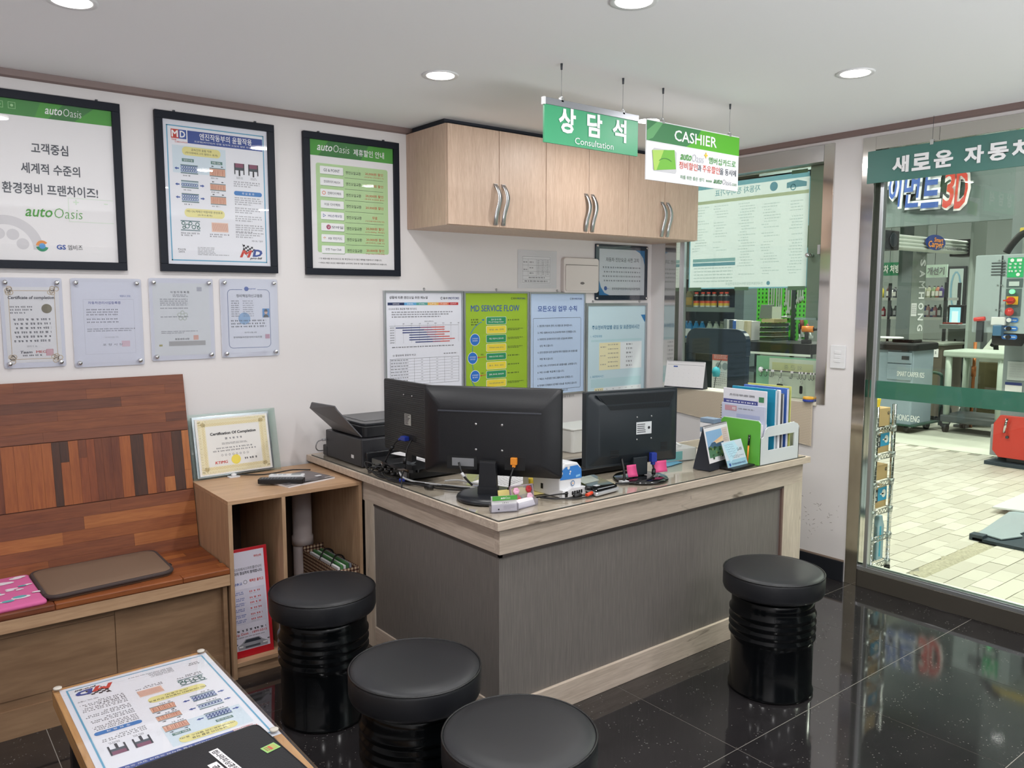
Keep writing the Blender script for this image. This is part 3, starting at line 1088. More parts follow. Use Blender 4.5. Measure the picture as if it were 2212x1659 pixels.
def poster_md(s, W, H):
    def X(a): return a * W

    def Y(a): return a * H
    BD = ink('print_teal', (96, 164, 196))
    s.rect(0, 0, W, H, ink('cool_paper', (224, 226, 236)), 1)
    s.box_(X(.035), Y(.035), X(.965), Y(.975), .0045, BD, 2)
    s.rect(X(.05), Y(.045), X(.95), Y(.965), ink('sheet_white', (230, 231, 238)), 2)
    s.rect(X(.08), Y(.17), X(.58), Y(.36), ink('pale_blue_patch', (208, 222, 232)), 2.5)
    s.rect(X(.075), Y(.062), X(.145), Y(.125), RED, 3)
    s.rect(X(.145), Y(.062), X(.215), Y(.125), BLU, 3)
    s.text('M', X(.110), Y(.093), .024, .028, WH, .03)
    s.text('D', X(.180), Y(.093), .022, .028, WH, .03)
    s.text('THE', X(.10), Y(.135), .02, .006, RED, .02)
    s.text('LUBRICATION', X(.165), Y(.148), .05, .006, RED, .01)
    s.rect(X(.225), Y(.062), X(.95), Y(.150), ink('royal', (52, 76, 148)), 3)
    s.text('엔진작동부의 윤활작용', X(.59), Y(.094), .225, .028, WH, .012)
    s.text('프로빌(바이닥)의 강철 밀착력 오일과 일반 오일 비교', X(.59), Y(.134), .27, .0085, WH, 0)

    def pill(u0, v0, u1, v1, m): s.rr(X(u0), Y(v0), X(u1), Y(v1), (v1 - v0) * H * .45, m, 4)
    pill(.17, .175, .53, .235, YEL)
    s.text('금속간의 윤활 작용', X(.35), Y(.193), .085, .0095, K, 0, k=5)
    s.text('(하이젠베르그의 밸런스 효과)', X(.35), Y(.217), .135, .0095, K, 0, k=5)
    TG = ink('tag_green', (92, 130, 124))
    for u, tx in ((.22, '일반오일'), (.49, 'MD OIL')):
        s.rect(X(u - .055), Y(.258), X(u + .055), Y(.280), TG, 4)
        s.text(tx, X(u), Y(.269), .036, .008, WH, 0, k=5)
    SG = ink('steel_print', (108, 132, 138))
    PE = ink('peach', (220, 172, 148))
    random.seed(5)
    for i, v in enumerate((.30, .41, .50)):
        hh = .055 if i != 1 else .045
        s.rect(X(.15), Y(v), X(.31), Y(v + .008), SG, 4)
        s.rect(X(.15), Y(v + hh), X(.31), Y(v + hh + .008), SG, 4)
        s.rect(X(.15), Y(v + .008), X(.31), Y(v + hh), ink('pale_steel', (190, 204, 216)), 3)
        for k in range(7):
            for q in range(2 if i != 1 else 1):
                s.ring(X(.165 + k * .021), Y(v + .018 + q * .022 + (.012 if i == 1 else 0)), .0062, .0022, BLU, 5, n=12)
        tick_arrow(s, X(.135), Y(v + .03), .018, BLU, -1)
        tick_arrow(s, X(.325), Y(v + .03), .018, BLU, 1)
        s.greek(X(.17), Y(v + hh + .017), X(.29), Y(v + hh + .032), 1, KL, .6)
        s.rect(X(.42), Y(v + .005), X(.57), Y(v + .011), SG, 4)
        s.rect(X(.42), Y(v + hh + .005), X(.57), Y(v + hh + .011), SG, 4)
        s.rect(X(.42), Y(v + .011), X(.57), Y(v + hh + .005), PE, 4)
        for k in range(16):
            a = X(.425 + k * .009)
            s.line(a, Y(v + .014), a + .004 * random.uniform(-1, 1), Y(v + hh + .002), .0012, ink('rust_line', (184, 116, 96)), 5)
        tick_arrow(s, X(.46), Y(v - .006), .010, K, -1)
        tick_arrow(s, X(.55), Y(v - .006), .010, K, -1)
        s.greek(X(.43), Y(v + hh + .018), X(.56), Y(v + hh + .033), 1, KL, .6)
    pill(.17, .605, .55, .665, YEL)
    s.text('MD OIL액체간 마찰저항 완상효과', X(.36), Y(.624), .150, .0095, K, 0, k=5)
    s.text('(도우스효과)', X(.36), Y(.648), .06, .0095, K, 0, k=5)
    v = .69
    s.rect(X(.13), Y(v), X(.31), Y(v + .007), SG, 4)
    s.rect(X(.13), Y(v + .065), X(.31), Y(v + .072), SG, 4)
    for a, b_, r in ((.155, .02, .008), (.19, .04, .010), (.22, .02, .008), (.25, .045, .009), (.285, .025, .009), (.16, .05, .007), (.295, .05, .007)):
        s.ring(X(a), Y(v + b_), r, .003, ink('dark_teal', (70, 112, 108)), 5, n=14)
    s.rect(X(.42), Y(v + .004), X(.58), Y(v + .072), ink('pale_peach', (232, 200, 184)), 4)
    for k in range(18):
        a = X(.425 + k * .0085)
        s.line(a, Y(v + .01), a + .004, Y(v + .065), .001, ink('rust_line', (184, 116, 96)), 5)
    s.greek(X(.13), Y(v + .085), X(.32), Y(v + .115), 2, KL, .6)
    s.greek(X(.40), Y(v + .085), X(.60), Y(v + .115), 2, KL, .6)
    # pistons
    for u in (.66, .80):
        s.rect(X(u), Y(.255), X(u + .10), Y(.285), ink('plum', (128, 72, 96)), 4)
        s.rect(X(u), Y(.285), X(u + .10), Y(.305), ink('charcoal', (66, 76, 84)), 4)
        s.rect(X(u), Y(.255), X(u + .010), Y(.335), K, 5)
        s.rect(X(u + .09), Y(.255), X(u + .10), Y(.335), K, 5)
        s.rect(X(u + .042), Y(.30), X(u + .058), Y(.345), K, 5)
        s.greek(X(u + .02), Y(.352), X(u + .085), Y(.37), 2, KL, .6, last=1)
    s.greek(X(.65), Y(.385), X(.93), Y(.43), 3, KL, .55)
    pill(.65, .455, .93, .487, ink('print_blue', (62, 124, 190)))
    s.text('주 요 효 과', X(.79), Y(.471), .055, .010, WH, 0, k=5)
    for i, (v, n) in enumerate(((.50, 4), (.575, 3), (.635, 3), (.70, 4), (.755, 3))):
        s.greek(X(.655), Y(v), X(.94), Y(v + n * .0155), n, KL, .52)
    s.text('MD OIL 기술부', X(.87), Y(.815), .05, .008, KL)
    s.text('주요성질', X(.13), Y(.895), .032, .008, K)
    s.text('DATA', X(.13), Y(.912), .024, .008, K)
    s.greek(X(.28), Y(.875), X(.45), Y(.925), 5, KL, .55, last=1)
    s.greek(X(.28), Y(.925), X(.58), Y(.936), 1, KL, .55, last=1)
    # chequered flag and the two big letters
    for i in range(6):
        for j in range(4):
            if (i + j) % 2 == 0:
                a, b_ = X(.72) + i * .009, Y(.845) + j * .008 + i * .002
                s.rect(a, b_, a + .009, b_ + .008, K, 4)
    s.line(X(.715), Y(.84), X(.76), Y(.93), .002, K, 5)
    s.text('M', X(.75), Y(.912), .052, .032, RED, .05, .35, 5)
    s.text('D', X(.865), Y(.905), .046, .032, ink('royal', (52, 76, 148)), .05, .2, 5)
    s.text('pro-bil', X(.85), Y(.945), .055, .012, K, .03, .25, 5)


framed('dark framed engine oil poster with blue title bar and diagrams', .952, 1.458, 2.271, 1.615, poster_md)


def poster_discount(s, W, H):
    s.rect(0, 0, W, .072, GRN, 1)
    s.poly([(W * .1, .072), (W * .22, .0), (W * .70, 0), (W * .60, .072)], DGR, 2)
    auto_oasis(s, W * .27, .033, .165, .030, WH, WH)
    s.text('제휴할인 안내', W * .70, .038, .165, .032, WH, .01)
    s.rr(W * .07, .105, W * .93, H - .075, .01, ink('pale_lime', (178, 210, 156)), 2)
    rows = [('GS & POINT', '20,000원 할인', '(GS칼텍스 주유/충전 시)'), ('현대하이카 MUCH', '20,000원 할인', ''), ('한화다이렉트', '20,000원 할인', '(합성유 35,000원 할인)'), ('이유 다이렉트', '20,000원 할인', ''),
            ('MG손해보험', '무료', '(가입 및 제휴약관에 무상제공 방법)'), ('U 모바일', '20,000원 할인', '(13,000p 차감)'), ('KB 국민카드', '20,000원 할인', '(포인트리 이용 시)'), ('신한 Tops Club', '20,000원 할인', '(Tops Club 고객에 한함)')]
    TXT = ink('rust', (190, 84, 58))
    for i, (a, b_, c) in enumerate(rows):
        v = .135 + i * .0525
        s.rr(W * .115 + .0015, v - .0165, W * .385 + .0015, v + .0205, .004, ink('lime_shade', (128, 160, 112)), 3)
        s.rr(W * .115, v - .018, W * .385, v + .018, .004, WH, 4)
        s.text(a, W * .25 + (.012 if i in (2, 4, 5, 6) else 0), v, .082 if i not in (2, 4, 6) else .070, .013, INK_TX if i not in (4,) else DBL, .008, k=5)
        if i == 2:
            s.ring(W * .155, v, .009, .003, ink('salmon', (222, 130, 100)), 5)
        if i == 4:
            s.ring(W * .15, v, .010, .004, BLU, 5, n=3)
        if i == 5:
            s.circ(W * .20, v, .011, ink('magenta', (176, 40, 96)), 5)
            s.text('U', W * .20, v, .009, .012, WH, .03, k=6)
        if i == 6:
            s.text('*', W * .15, v, .014, .013, ORG, .02, k=5)
        s.text('엔진오일교환', W * .505, v + .002, .080, .015, K, .005)
        s.text(b_, W * .76, v - (.002 if c else -.002), .098 if len(b_) > 3 else .028, .014, TXT, .01)
        if c:
            s.text(c, W * .76, v + .014, .105, .008, TXT, 0)
        if i < 7:
            s.line(W * .40, v + .027, W * .87, v + .027, .0012, K, 4)
    s.text('* 각 제휴사별 부가서비스도 꼭! 확인하시고 더 많은 혜택을 이용하시기 바랍니다.', W * .46, H - .046, .335, .0085, K)
    s.text('* 서비스 제공 조건은 제휴사별로 상이하며, 정비 전 이용 의사를 전달해주시기 바랍니다.', W * .49, H - .026, .365, .0085, K)


framed('dark framed green discount price poster beside the wall cabinets', 1.596, 2.098, 2.266, 1.612, poster_discount)

# ---- four certificates behind acrylic with steel stand-offs
SEAL = ink('seal_pink', (206, 130, 140))


def acrylic(label, x0, x1, z1, z0, fn):
    t = thing('acrylic_certificate', label, 'certificate', (x0, YW, z1), group='acrylic mounted certificates on the left wall')
    W, H = x1 - x0, z1 - z0
    obj('back_plate', B().prism([(a, b_) for a, b_ in rrect(W, H, .008, 4, W / 2, -H / 2)], -.0045, -.002, mat('milky_acrylic', (220, 220, 228), .3), 'y'), t)
    sh = S(W, H)
    fn(sh, W, H)
    obj('certificate_sheet', sh, t, loc=(0, -.005, 0))
    obj('cover_plate', B().prism([(a, b_) for a, b_ in rrect(W, H, .008, 4, W / 2, -H / 2)], -.012, -.009, ACRYL, 'y'), t)
    for a in (.018, W - .018):
        for b_ in (-.018, -H + .018):
            obj('standoff_bolt', B().lathe([(.0085, 0), (.0085, .020), (.0065, .0225), (.0001, .0225)], CHROME, n=16, M=Matrix.Translation((a, 0, b_)) @ Matrix.Rotation(pi / 2, 4, 'X')), t)
            if True:
                pass
    return t


def cert_a(s, W, H):
    s.rect(.012, .035, W - .012, H - .02, ink('cream_sheet', (234, 231, 228)), 1)
    GO = ink('gold_print', (206, 184, 150))
    s.box_(.026, .048, W - .026, H - .032, .0025, GO, 2)
    for a in (.03, W - .03):
        for b_ in (.05, H - .034):
            for q in range(5):
                s.ring(a + random.uniform(-.012, .012), b_ + random.uniform(-.010, .010), .010, .003, GO, 3, n=10)
    s.text('Certificate of completion', W * .49, .077, .155, .016, K, .025, .1)
    s.circ(W * .73, .118, .018, ink('bronze', (110, 100, 62)), 3)
    s.greek(W * .14, .108, W * .55, .142, 3, K, .45)
    for i in range(6):
        s.greek(W * .18 + .004 * i % .01, .155 + i * .0165, W * .82, .155 + i * .0165 + .012, 1, K, .6, last=.95)
    s.text('2019. 9. 26.', W * .46, .262, .035, .006, KL)
    s.text('Team', W * .36, .284, .040, .010, K, .02, .2)
    s.text('MEG', W * .60, .284, .034, .010, RED, .02)
    s.greek(W * .3, .294, W * .62, .302, 1, K, .7, last=1)
    s.box_(W * .68, .275, W * .80, .300, .0015, SEAL, 3)
    s.rect(W * .68, .275, W * .80, .300, ink('seal_pale', (216, 168, 172)), 2)


def cert_b(s, W, H):
    s.rect(.01, .015, W - .01, H - .015, ink('lilac_sheet', (224, 224, 232)), 1)
    s.text('희망도시 포항', W * .76, .070, .040, .008, BLU)
    s.text('자동차관리사업등록증', W * .46, .097, .120, .011, ink('violet', (108, 112, 168)), .01)
    s.box_(W * .16, .083, W * .88, H - .05, .0006, KLL, 2)
    for v in (.122, .132, .142, .160, .172):
        s.greek(W * .2, v, W * .8, v + .006, 1, KL, .8, last=.75)
    s.greek(W * .2, .200, W * .9, .216, 2, KL, .5, last=.9)
    s.text('2015년 03월 12일', W * .54, .236, .05, .006, KLL)
    s.text('포 항 시 장', W * .55, .266, .075, .009, KL)
    s.rect(W * .68, .252, W * .80, .276, ink('seal_pale2', (222, 190, 198)), 2)


def cert_c(s, W, H):
    s.rect(.014, .02, W - .016, H - .02, ink('grey_sheet', (222, 223, 222)), 1)
    s.text('사 업 자 등 록 증', W * .47, .058, .078, .009, K, .005)
    s.greek(W * .36, .068, W * .6, .08, 2, KL, .6, last=1)
    s.rect(W * .74, .036, W * .82, .054, KLL, 2)
    for i in range(5):
        a = radians(90 + i * 72)
        s.ring(W * .50 + .014 * cos(a), .158 - .014 * sin(a), .009, .004, ink('olive_pale', (196, 202, 190)), 2, n=12)
    for v in (.086, .094, .102, .110, .124, .160):
        s.greek(W * .16, v, W * .7, v + .005, 1, KL, .8, last=.8)
    s.greek(W * .16, .222, W * .75, .236, 2, KL, .5)
    s.text('포항세무서장', W * .48, .257, .06, .008, K, .005)
    s.rect(W * .66, .242, W * .74, .262, ink('seal_orange', (222, 170, 150)), 2)
    s.rect(W * .27, .266, W * .85, .286, ink('warm_grey', (172, 170, 166)), 2)
    s.rect(W * .12, .278, W * .17, .286, ink('olive', (168, 160, 90)), 2)


def cert_d(s, W, H):
    s.rect(.014, .02, W - .014, H - .018, ink('white_sheet', (222, 222, 230)), 1)
    for k_ in (0,):
        o = rrect(W - .07, H - .088, .018, 5, W * .49, H * .51)
        for i in range(len(o)):
            p, q = o[i], o[(i + 1) % len(o)]
            s.line(p[0], p[1], q[0], q[1], .0022, ink('frame_blue', (70, 92, 140)), 2)
    s.rect(W * .38, .036, W * .64, .054, ink('white_sheet', (222, 222, 230)), 3)
    s.circ(W * .45, .044, .010, BLU, 4)
    s.text('carpos', W * .53, .045, .042, .006, BLU, .02, .1, 5)
    s.text('정비책임자신고필증', W * .50, .075, .118, .014, K, .008)
    for v in range(8):
        s.greek(W * .18, .096 + v * .0095, W * .32, .101 + v * .0095, 1, K, .8, last=1)
        s.greek(W * .38, .096 + v * .0095, W * .62, .101 + v * .0095, 1, KL, .8, last=.8)
    s.rect(W * .72, .132, W * .845, .172, ink('photo_blue', (62, 134, 196)), 3)
    s.circ(W * .782, .148, .0075, ink('skin', (206, 168, 148)), 5, ry=.010)
    s.poly([(W * .782 + .0082 * cos(a), .146 - .0115 * sin(a)) for a in [i * pi / 8 for i in range(9)]], K, 6)
    s.poly([(W * .735, .172), (W * .745, .162), (W * .782, .157), (W * .82, .162), (W * .83, .172)], K, 4)
    s.circ(W * .40, .176, .027, ink('sky_disc', (140, 176, 212)), 3)
    for i in range(3):
        s.greek(W * .17, .182 + i * .013, W * .85, .190 + i * .013, 1, K, .8, last=.9)
    s.text('2017년 05월 24일', W * .50, .238, .055, .0065, K)
    s.text('한국자동차전문정비사업조합', W * .45, .259, .13, .008, K, .005)
    s.rect(W * .76, .248, W * .84, .268, ink('seal_mauve', (190, 140, 158)), 3)


acrylic('cream certificate of completion with gold border behind clear acrylic', .375, .583, 1.580, 1.236, cert_a)
acrylic('lilac certificate behind acrylic, second from the left, pink square seal', .613, .873, 1.581, 1.228, cert_b)
acrylic('grey certificate behind acrylic with wide grey bar at its bottom', .903, 1.165, 1.586, 1.240, cert_c)
acrylic('certificate behind acrylic with blue border and passport photo', 1.196, 1.456, 1.588, 1.241, cert_d)


# ---- aluminium framed boards
def board(label, x0, x1, z1, z0, fn, base, fw=.010, y=YW, hooks=(.5,)):
    t = thing('notice_board', label, 'poster', (x0, y, z1))
    W, H = x1 - x0, z1 - z0
    fr = B()
    fr.box(0, -.016, -fw, W, 0, 0, ALU)
    fr.box(0, -.016, -H, W, 0, -H + fw, ALU)
    fr.box(0, -.016, -H + fw, fw, 0, -fw, ALU)
    fr.box(W - fw, -.016, -H + fw, W, 0, -fw, ALU)
    obj('frame', fr, t, bevel=.001)
    sh = S(W, H)
    sh.rect(fw, fw, W - fw, H - fw, base, 0)
    fn(sh, W, H)
    obj('printed_sheet', sh, t, loc=(0, -.008, 0))
    for u in hooks:
        obj('hook', B().tube([(W * u, -.004, -.002), (W * u, -.008, .008), (W * u + .003, -.012, .012)], .0028, CHROME, sub=2).lathe([(.006, 0), (.006, .004)], CHROME, M=Matrix.Translation((W * u, 0, .010)) @ Matrix.Rotation(pi / 2, 4, 'X'), n=12), t)
    return t


def motors(s, u, v, w, m=K):
    s.ring(u - w * .42, v, w * .055, w * .02, m, 3, 30, 330)
    s.text('동우', u - w * .22, v, w * .24, w * .10, m, .012)
    s.text('MOTORS', u + w * .22, v, w * .56, w * .10, DBL, .02)


def bd1(s, W, H):
    s.text('상황에 따른 엔진오일 추천 메뉴얼', .145, .035, .225, .014, K, .008)
    motors(s, W - .085, .038, .120)
    cols = [((36, 50, 92), 'GASOLINE'), ((92, 160, 206), 'DIESEL'), ((86, 156, 150), 'OIL'), ((222, 176, 92), 'LPG'), ((222, 130, 96), 'T-GDI'), ((190, 52, 56), 'CVVT')]
    ed_ = [.022, .118, .190, .258, .325, .388, W - .030]
    for i, (c, tx) in enumerate(cols):
        s.rect(ed_[i], .060, ed_[i + 1], .074, ink('tab_%d' % i, c), 2)
        s.text(tx, (ed_[i] + ed_[i + 1]) / 2, .067, .038, .006, WH)
    s.text('O S A E 점도 등급별 적용 외기온도', .110, .092, .165, .010, K)
    s.greek(.045, .106, W - .045, .142, 3, K, .45, last=.75)
    s.text('적정온도범위(℃)', W * .55, .158, .055, .006, K)
    s.line(.03, .178, W - .03, .178, .0008, K, 3)
    for i in range(9):
        s.line(.062 + i * .0485, .172, .062 + i * .0485, .268, .0006, KL, 3)
        if i:
            s.text(['', '-25', '-20', '-15', '-10', '0', '15', '30', '45'][i], .062 + i * .0485, .168, .012, .005, K)
    for i, (a, b_) in enumerate(((0, .82), (.11, .82), (.11, .91), (.22, .82), (.22, .91), (.22, 1), (.32, .91))):
        v = .186 + i * .0125
        u0, u1 = .066 + a * .36, .066 + b_ * .36
        s.rect(u0, v, u0 + (u1 - u0) * .5, v + .0048, DBL, 4)
        s.rect(u0 + (u1 - u0) * .5, v, u0 + (u1 - u0) * .72, v + .0048, ink('mauve_bar', (150, 90, 120)), 4)
        s.rect(u0 + (u1 - u0) * .72, v, u1, v + .0048, ink('red_bar', (206, 92, 84)), 4)
        s.text(['0W30', '5W30', '5W40', '10W30', '10W40', '15W50', '20W60'][i], .045, v + .002, .024, .0055, K)
    s.greek(.045, .284, W - .06, .293, 1, K, .6, last=1)
    s.text('O 합성유와 광유의 비교', .115, .328, .135, .010, K)
    s.greek(W * .74, .326, W - .04, .333, 1, K, .7, last=1)

    def table(u0, v0, u1, v1, cs, n):
        s.box_(u0, v0, u1, v1, .001, K, 3)
        for c in cs:
            s.line(u0 + (u1 - u0) * c, v0, u0 + (u1 - u0) * c, v1, .0008, K, 3)
        for r in range(1, n):
            v = v0 + (v1 - v0) * r / n
            s.line(u0, v, u1, v, .0006, K, 3)
            s.greek(u0 + .005, v - (v1 - v0) / n * .7, u0 + (u1 - u0) * cs[0] - .01, v - (v1 - v0) / n * .3, 1, K, .8, last=.8)
            for i in range(len(cs)):
                e = cs[i + 1] if i + 1 < len(cs) else 1
                s.text('***' if (r + i) % 3 else '**', u0 + (u1 - u0) * (cs[i] + e) / 2, v - (v1 - v0) / n * .5, .012, .004, K)
    table(.030, .346, W - .028, .482, (.34, .56, .78), 9)
    s.text('O 운전습관 / 운행조건 / 문제 해결에 따른 선택', .155, .510, .235, .010, K)
    table(.030, .530, W - .028, .590, (.2, .42, .62, .82), 3)


def bd2(s, W, H):
    motors(s, W - .075, .038, .105)
    s.text('MD SERVICE FLOW', W * .48, .092, .335, .034, BLU, .012)
    Gp, Yp = ink('flow_green', (40, 140, 92)), ink('flow_yellow', (228, 206, 62))
    tx = ['접수 및 차 이동', '상담, 2B, 견적', '체험, 작업지시, 협조사항', '작업실시 (MD 방식)', 'MDS 51가지 서비스', '출고, 정산, 검사', '결제, 영수증, 정비내역', '자료 입력 분석,DB, 배부', '자동차 정보안내']
    for i in range(9):
        v = .160 + i * .0497
        h = .021 if i != 4 else .019
        s.rr(W * .335, v - h, W * .645, v + h, .006, WH, 2)
        s.rr(W * .340, v - h + .0015, W * .640, v + h - .0015, .005, Gp if i % 2 == 0 else Yp, 3)
        s.text(tx[i], W * .49, v - (.006 if i in (0, 8) else 0), .100 if i else .07, .009, WH if i % 2 == 0 else ink('olive_blue', (70, 110, 120)), .006)
        if i in (0, 8):
            s.text('Pro-oil Change Center' if i == 0 else '정비이력서 발급', W * .49, v + .008, .105, .009, WH, .006)
        s.greek(W * .67, v - .006, W * .93, v + .008, 2 if i in (1, 2, 3, 7, 8) else 1, K, .6 if i in (1, 2, 3, 7, 8) else .45, last=.7)
    for i, v in enumerate((.262, .362, .462)):
        s.circ(W * (.165 if i != 1 else .13), v, .0335, WH, 3)
        s.circ(W * (.165 if i != 1 else .13), v, .031, ink('flow_blue', (40, 112, 196)), 4)
        s.text(['고객자동차', '고객자동차', '고객자동차'][i], W * (.165 if i != 1 else .13), v - .006, .042, .008, WH, 0, k=5)
        s.text(['예약관리', '상태 점검', '출고관리'][i], W * (.165 if i != 1 else .13), v + .006, .034, .008, WH, 0, k=5)
    A = ink('flow_blue', (40, 112, 196))
    s.ring(W * .34, .30, .125, .0035, A, 3, 105, 150, ry=.14)
    tick_arrow(s, W * .27, .155, .018, A)
    s.line(W * .13, .296, W * .125, .33, .003, A)
    s.line(W * .125, .395, W * .14, .43, .003, A)
    s.ring(W * .34, .43, .115, .0035, A, 3, 205, 262, ry=.125)
    s.line(W * .205, .360, W * .335, .358, .003, RED)
    tick_arrow(s, W * .235, .360, .016, RED, -1)
    s.line(W * .24, .460, W * .335, .458, .003, RED)
    tick_arrow(s, W * .275, .460, .016, RED, -1)
    s.text('점검', W * .27, .345, .018, .008, K)
    s.text('출고', W * .28, .447, .018, .008, K)
    s.text('DMS', W * .21, .543, .018, .006, K)
    s.greek(W * .11, .150, W * .22, .190, 3, K, .5, last=.8)
    DG = ink('dark_olive', (56, 88, 34))
    s.text('(주)모든오일 회원만 자동차관리 시스템으로 Pro-oil Change Center 에서 관리를 받으시면', W * .49, .588 - .004, .375, .0095, DG)


def bd2b(s, W, H):
    bd2(s, W, H)
    s.text('1. 한 단계에서 5단계로 업그레이드 시켜 드립니다.', W * .42, .604, .285, .012, K, .006)
    s.text('2. 연비를 5%~15% 향상 시켜 드립니다.', W * .36, .622, .225, .012, K, .006)
    s.text('3. 배출가스 50%~80%를 감소 시켜 드립니다.', W * .46, .640, .30, .012, K, .006)


def bd3(s, W, H):
    motors(s, W - .075, .038, .100)
    s.text('모든오일 업무 수칙', W * .50, .096, .305, .034, BLU, .012)
    o = rrect(W - .066, H - .185, .008, 4, W * .5, .150 + (H - .185) / 2)
    for i in range(len(o)):
        p, q = o[i], o[(i + 1) % len(o)]
        if (p[0] - q[0]) ** 2 + (p[1] - q[1]) ** 2 > 1e-9:
            s.line(p[0], p[1], q[0], q[1], .0018, INK_TX, 2)
    L = ['1. 첨단화 자동차 관리 시스템으로 관리합니다.', '2. MD SERVICE FLOW에 따라 진행합니다.', '3. 차량전의 슈퍼바이저가 모든 오일유에 대하여', '    상담 해 드립니다.',
         '4. 운전 환경과 운전 습관에 따라 맞춤형으로 윤활유를', '    처방 해 드립니다.', '5. MD OIL SYSTEM으로 윤활유를 교환합니다.', '6. MD 510를 제공해 드립니다.', '7. 저탄소 녹생성장 프로그램에 따라 진행합니다.',
         '8. 현재의 단계에서 5단계로 성능을 개선해 드립니다.', '9. 평생 멤버쉽 관리로 고객을 모십니다.', '10. 모든 그룹은 고객을 위해 최선을 다 합니다.']
    for i, t in enumerate(L):
        w_ = min(.0104 * len(t.strip()), W * .80)
        u0 = W * (.15 if not t.startswith(' ') else .185)
        s.text(t.strip(), u0 + w_ / 2, .195 + i * .0385, w_, .0125, K, .0)


def bd4(s, W, H):
    s.poly([(W - .012, .075), (W - .055, .075), (W - .012, .13)], ink('corner_blue', (48, 122, 178)), 2)
    s.poly([(.012, H - .012), (.012, H - .10), (.05, H - .012)], ink('corner_blue', (48, 122, 178)), 2)
    s.text('주요정비작업별 공임 및 표준정비시간', W * .49, .150, .420, .026, ink('teal_title', (56, 122, 160)), .008)
    s.text('1. 시간당공임', W * .17, .203, .095, .014, TEAL)
    s.rect(W * .09, .225, W * .92, .238, ink('pale_teal', (182, 214, 222)), 2)
    CR = ink('pale_cream', (232, 226, 186))
    s.rect(W * .22, .245, W * .56, .415, CR, 2)
    s.rect(W * .56, .245, W * .92, .415, ink('near_white', (228, 234, 238)), 2)
    for i in range(6):
        s.greek(W * .36, .255 + i * .027, W * .53, .264 + i * .027, 1, KL, .8, last=1)
        s.greek(W * .66, .255 + i * .027, W * .76, .266 + i * .027, 1, K, .9, last=1)
        if i % 2 == 0:
            s.greek(W * .24, .268 + i * .027, W * .33, .277 + i * .027, 1, KL, .8, last=1)
    s.text('2. 표준정비시간', W * .185, .452, .115, .014, TEAL)
    s.rect(W * .09, .468, W * .92, .520, ink('pale_teal', (182, 214, 222)), 2)
    s.rect(W * .15, .525, W * .29, H - .07, CR, 2)
    s.rect(W * .29, .525, W * .92, H - .07, ink('near_white', (228, 234, 238)), 2)
    for i in range(9):
        s.greek(W * .165, .532 + i * .0235, W * .28, .542 + i * .0235, 1, KL, .8, last=1)
        for j in range(6):
            s.text('%d.%d' % (random.randint(0, 3), random.randint(0, 9)), W * (.345 + .105 * j), .536 + i * .0235, .014, .008, KL)


random.seed(9)
board('aluminium framed white engine oil chart, leftmost of the wall boards', 2.004, 2.484, 1.541, .925, bd1, ink('board_white', (224, 226, 236)))
board('aluminium framed lime green service flow chart board with blue title', 2.488, 2.937, 1.540, .925, bd2b, ink('lime', (150, 184, 44)))
board('aluminium framed pale blue board of numbered Korean rules', 2.941, 3.379, 1.538, .932, bd3, ink('pale_blue', (184, 204, 232)))
board('tall aluminium framed price and repair time table, half behind the monitor', 3.384, 3.925, 1.474, .716, bd4, ink('ice_blue', (196, 220, 230)), fw=.017, hooks=(.12, .88))

# small laminated sheet
t = thing('laminated_sheet', 'small clear laminated table sheet taped left of the white fuse box', 'notice', (2.865, YW, 1.775))
sh = S(.29, .215)
sh.rect(0, 0, .29, .215, mat('laminate_film', (206, 206, 210), .12), 0)
sh.rect(.03, .03, .245, .19, ink('sheet_grey', (212, 212, 216)), 1)
sh.box_(.035, .035, .240, .185, .001, K, 2)
for v in (.05, .085, .12, .145, .165):
    sh.line(.035, v, .240, v, .0008, K, 2)
for u in (.075, .135, .17, .205):
    sh.line(u, .05, u, .145, .0008, K, 2)
for (u, v) in ((.055, .068), (.10, .068), (.055, .11), (.10, .10), (.10, .13)):
    sh.greek(u - .014, v - .004, u + .014, v + .004, 1, K, .8, last=1)
for q in range(3):
    sh.greek(.142 + q * .035, .055, .165 + q * .035, .14, 9, KL, .5, last=1, word=(.01, .02))
sh.greek(.08, .151, .2, .159, 1, K, .8, last=1)
sh.greek(.05, .171, .22, .180, 1, K, .8, last=1)
obj('sheet', sh, t, loc=(0, -.002, 0))
# fuse box
t = thing('fuse_box', 'white plastic fuse box on the wall under the cabinets', 'electrical box', (3.188, YW, 1.740))
FB = mat('ivory_plastic', (216, 208, 204), .35)
obj('body', B().prism(rrect(.284, .205, .018, 5, .142, -.1025), -.030, 0, FB, 'y'), t, bevel=.003)
dd = B().prism(rrect(.262, .150, .012, 5, .142, -.118), -.036, -.030, FB, 'y')
dd.box(.012, -.034, -.0425, .272, -.030, -.040, mat('shadow_line', (120, 114, 112), .6))
dd.lathe([(.017, 0), (.017, .002)], mat('shadow_line', (120, 114, 112), .6), M=Matrix.Translation((.142, -.036, -.148)) @ Matrix.Diagonal((1, 1, .45, 1)) @ Matrix.Rotation(pi / 2, 4, 'X'))
obj('door', dd, t, bevel=.002)
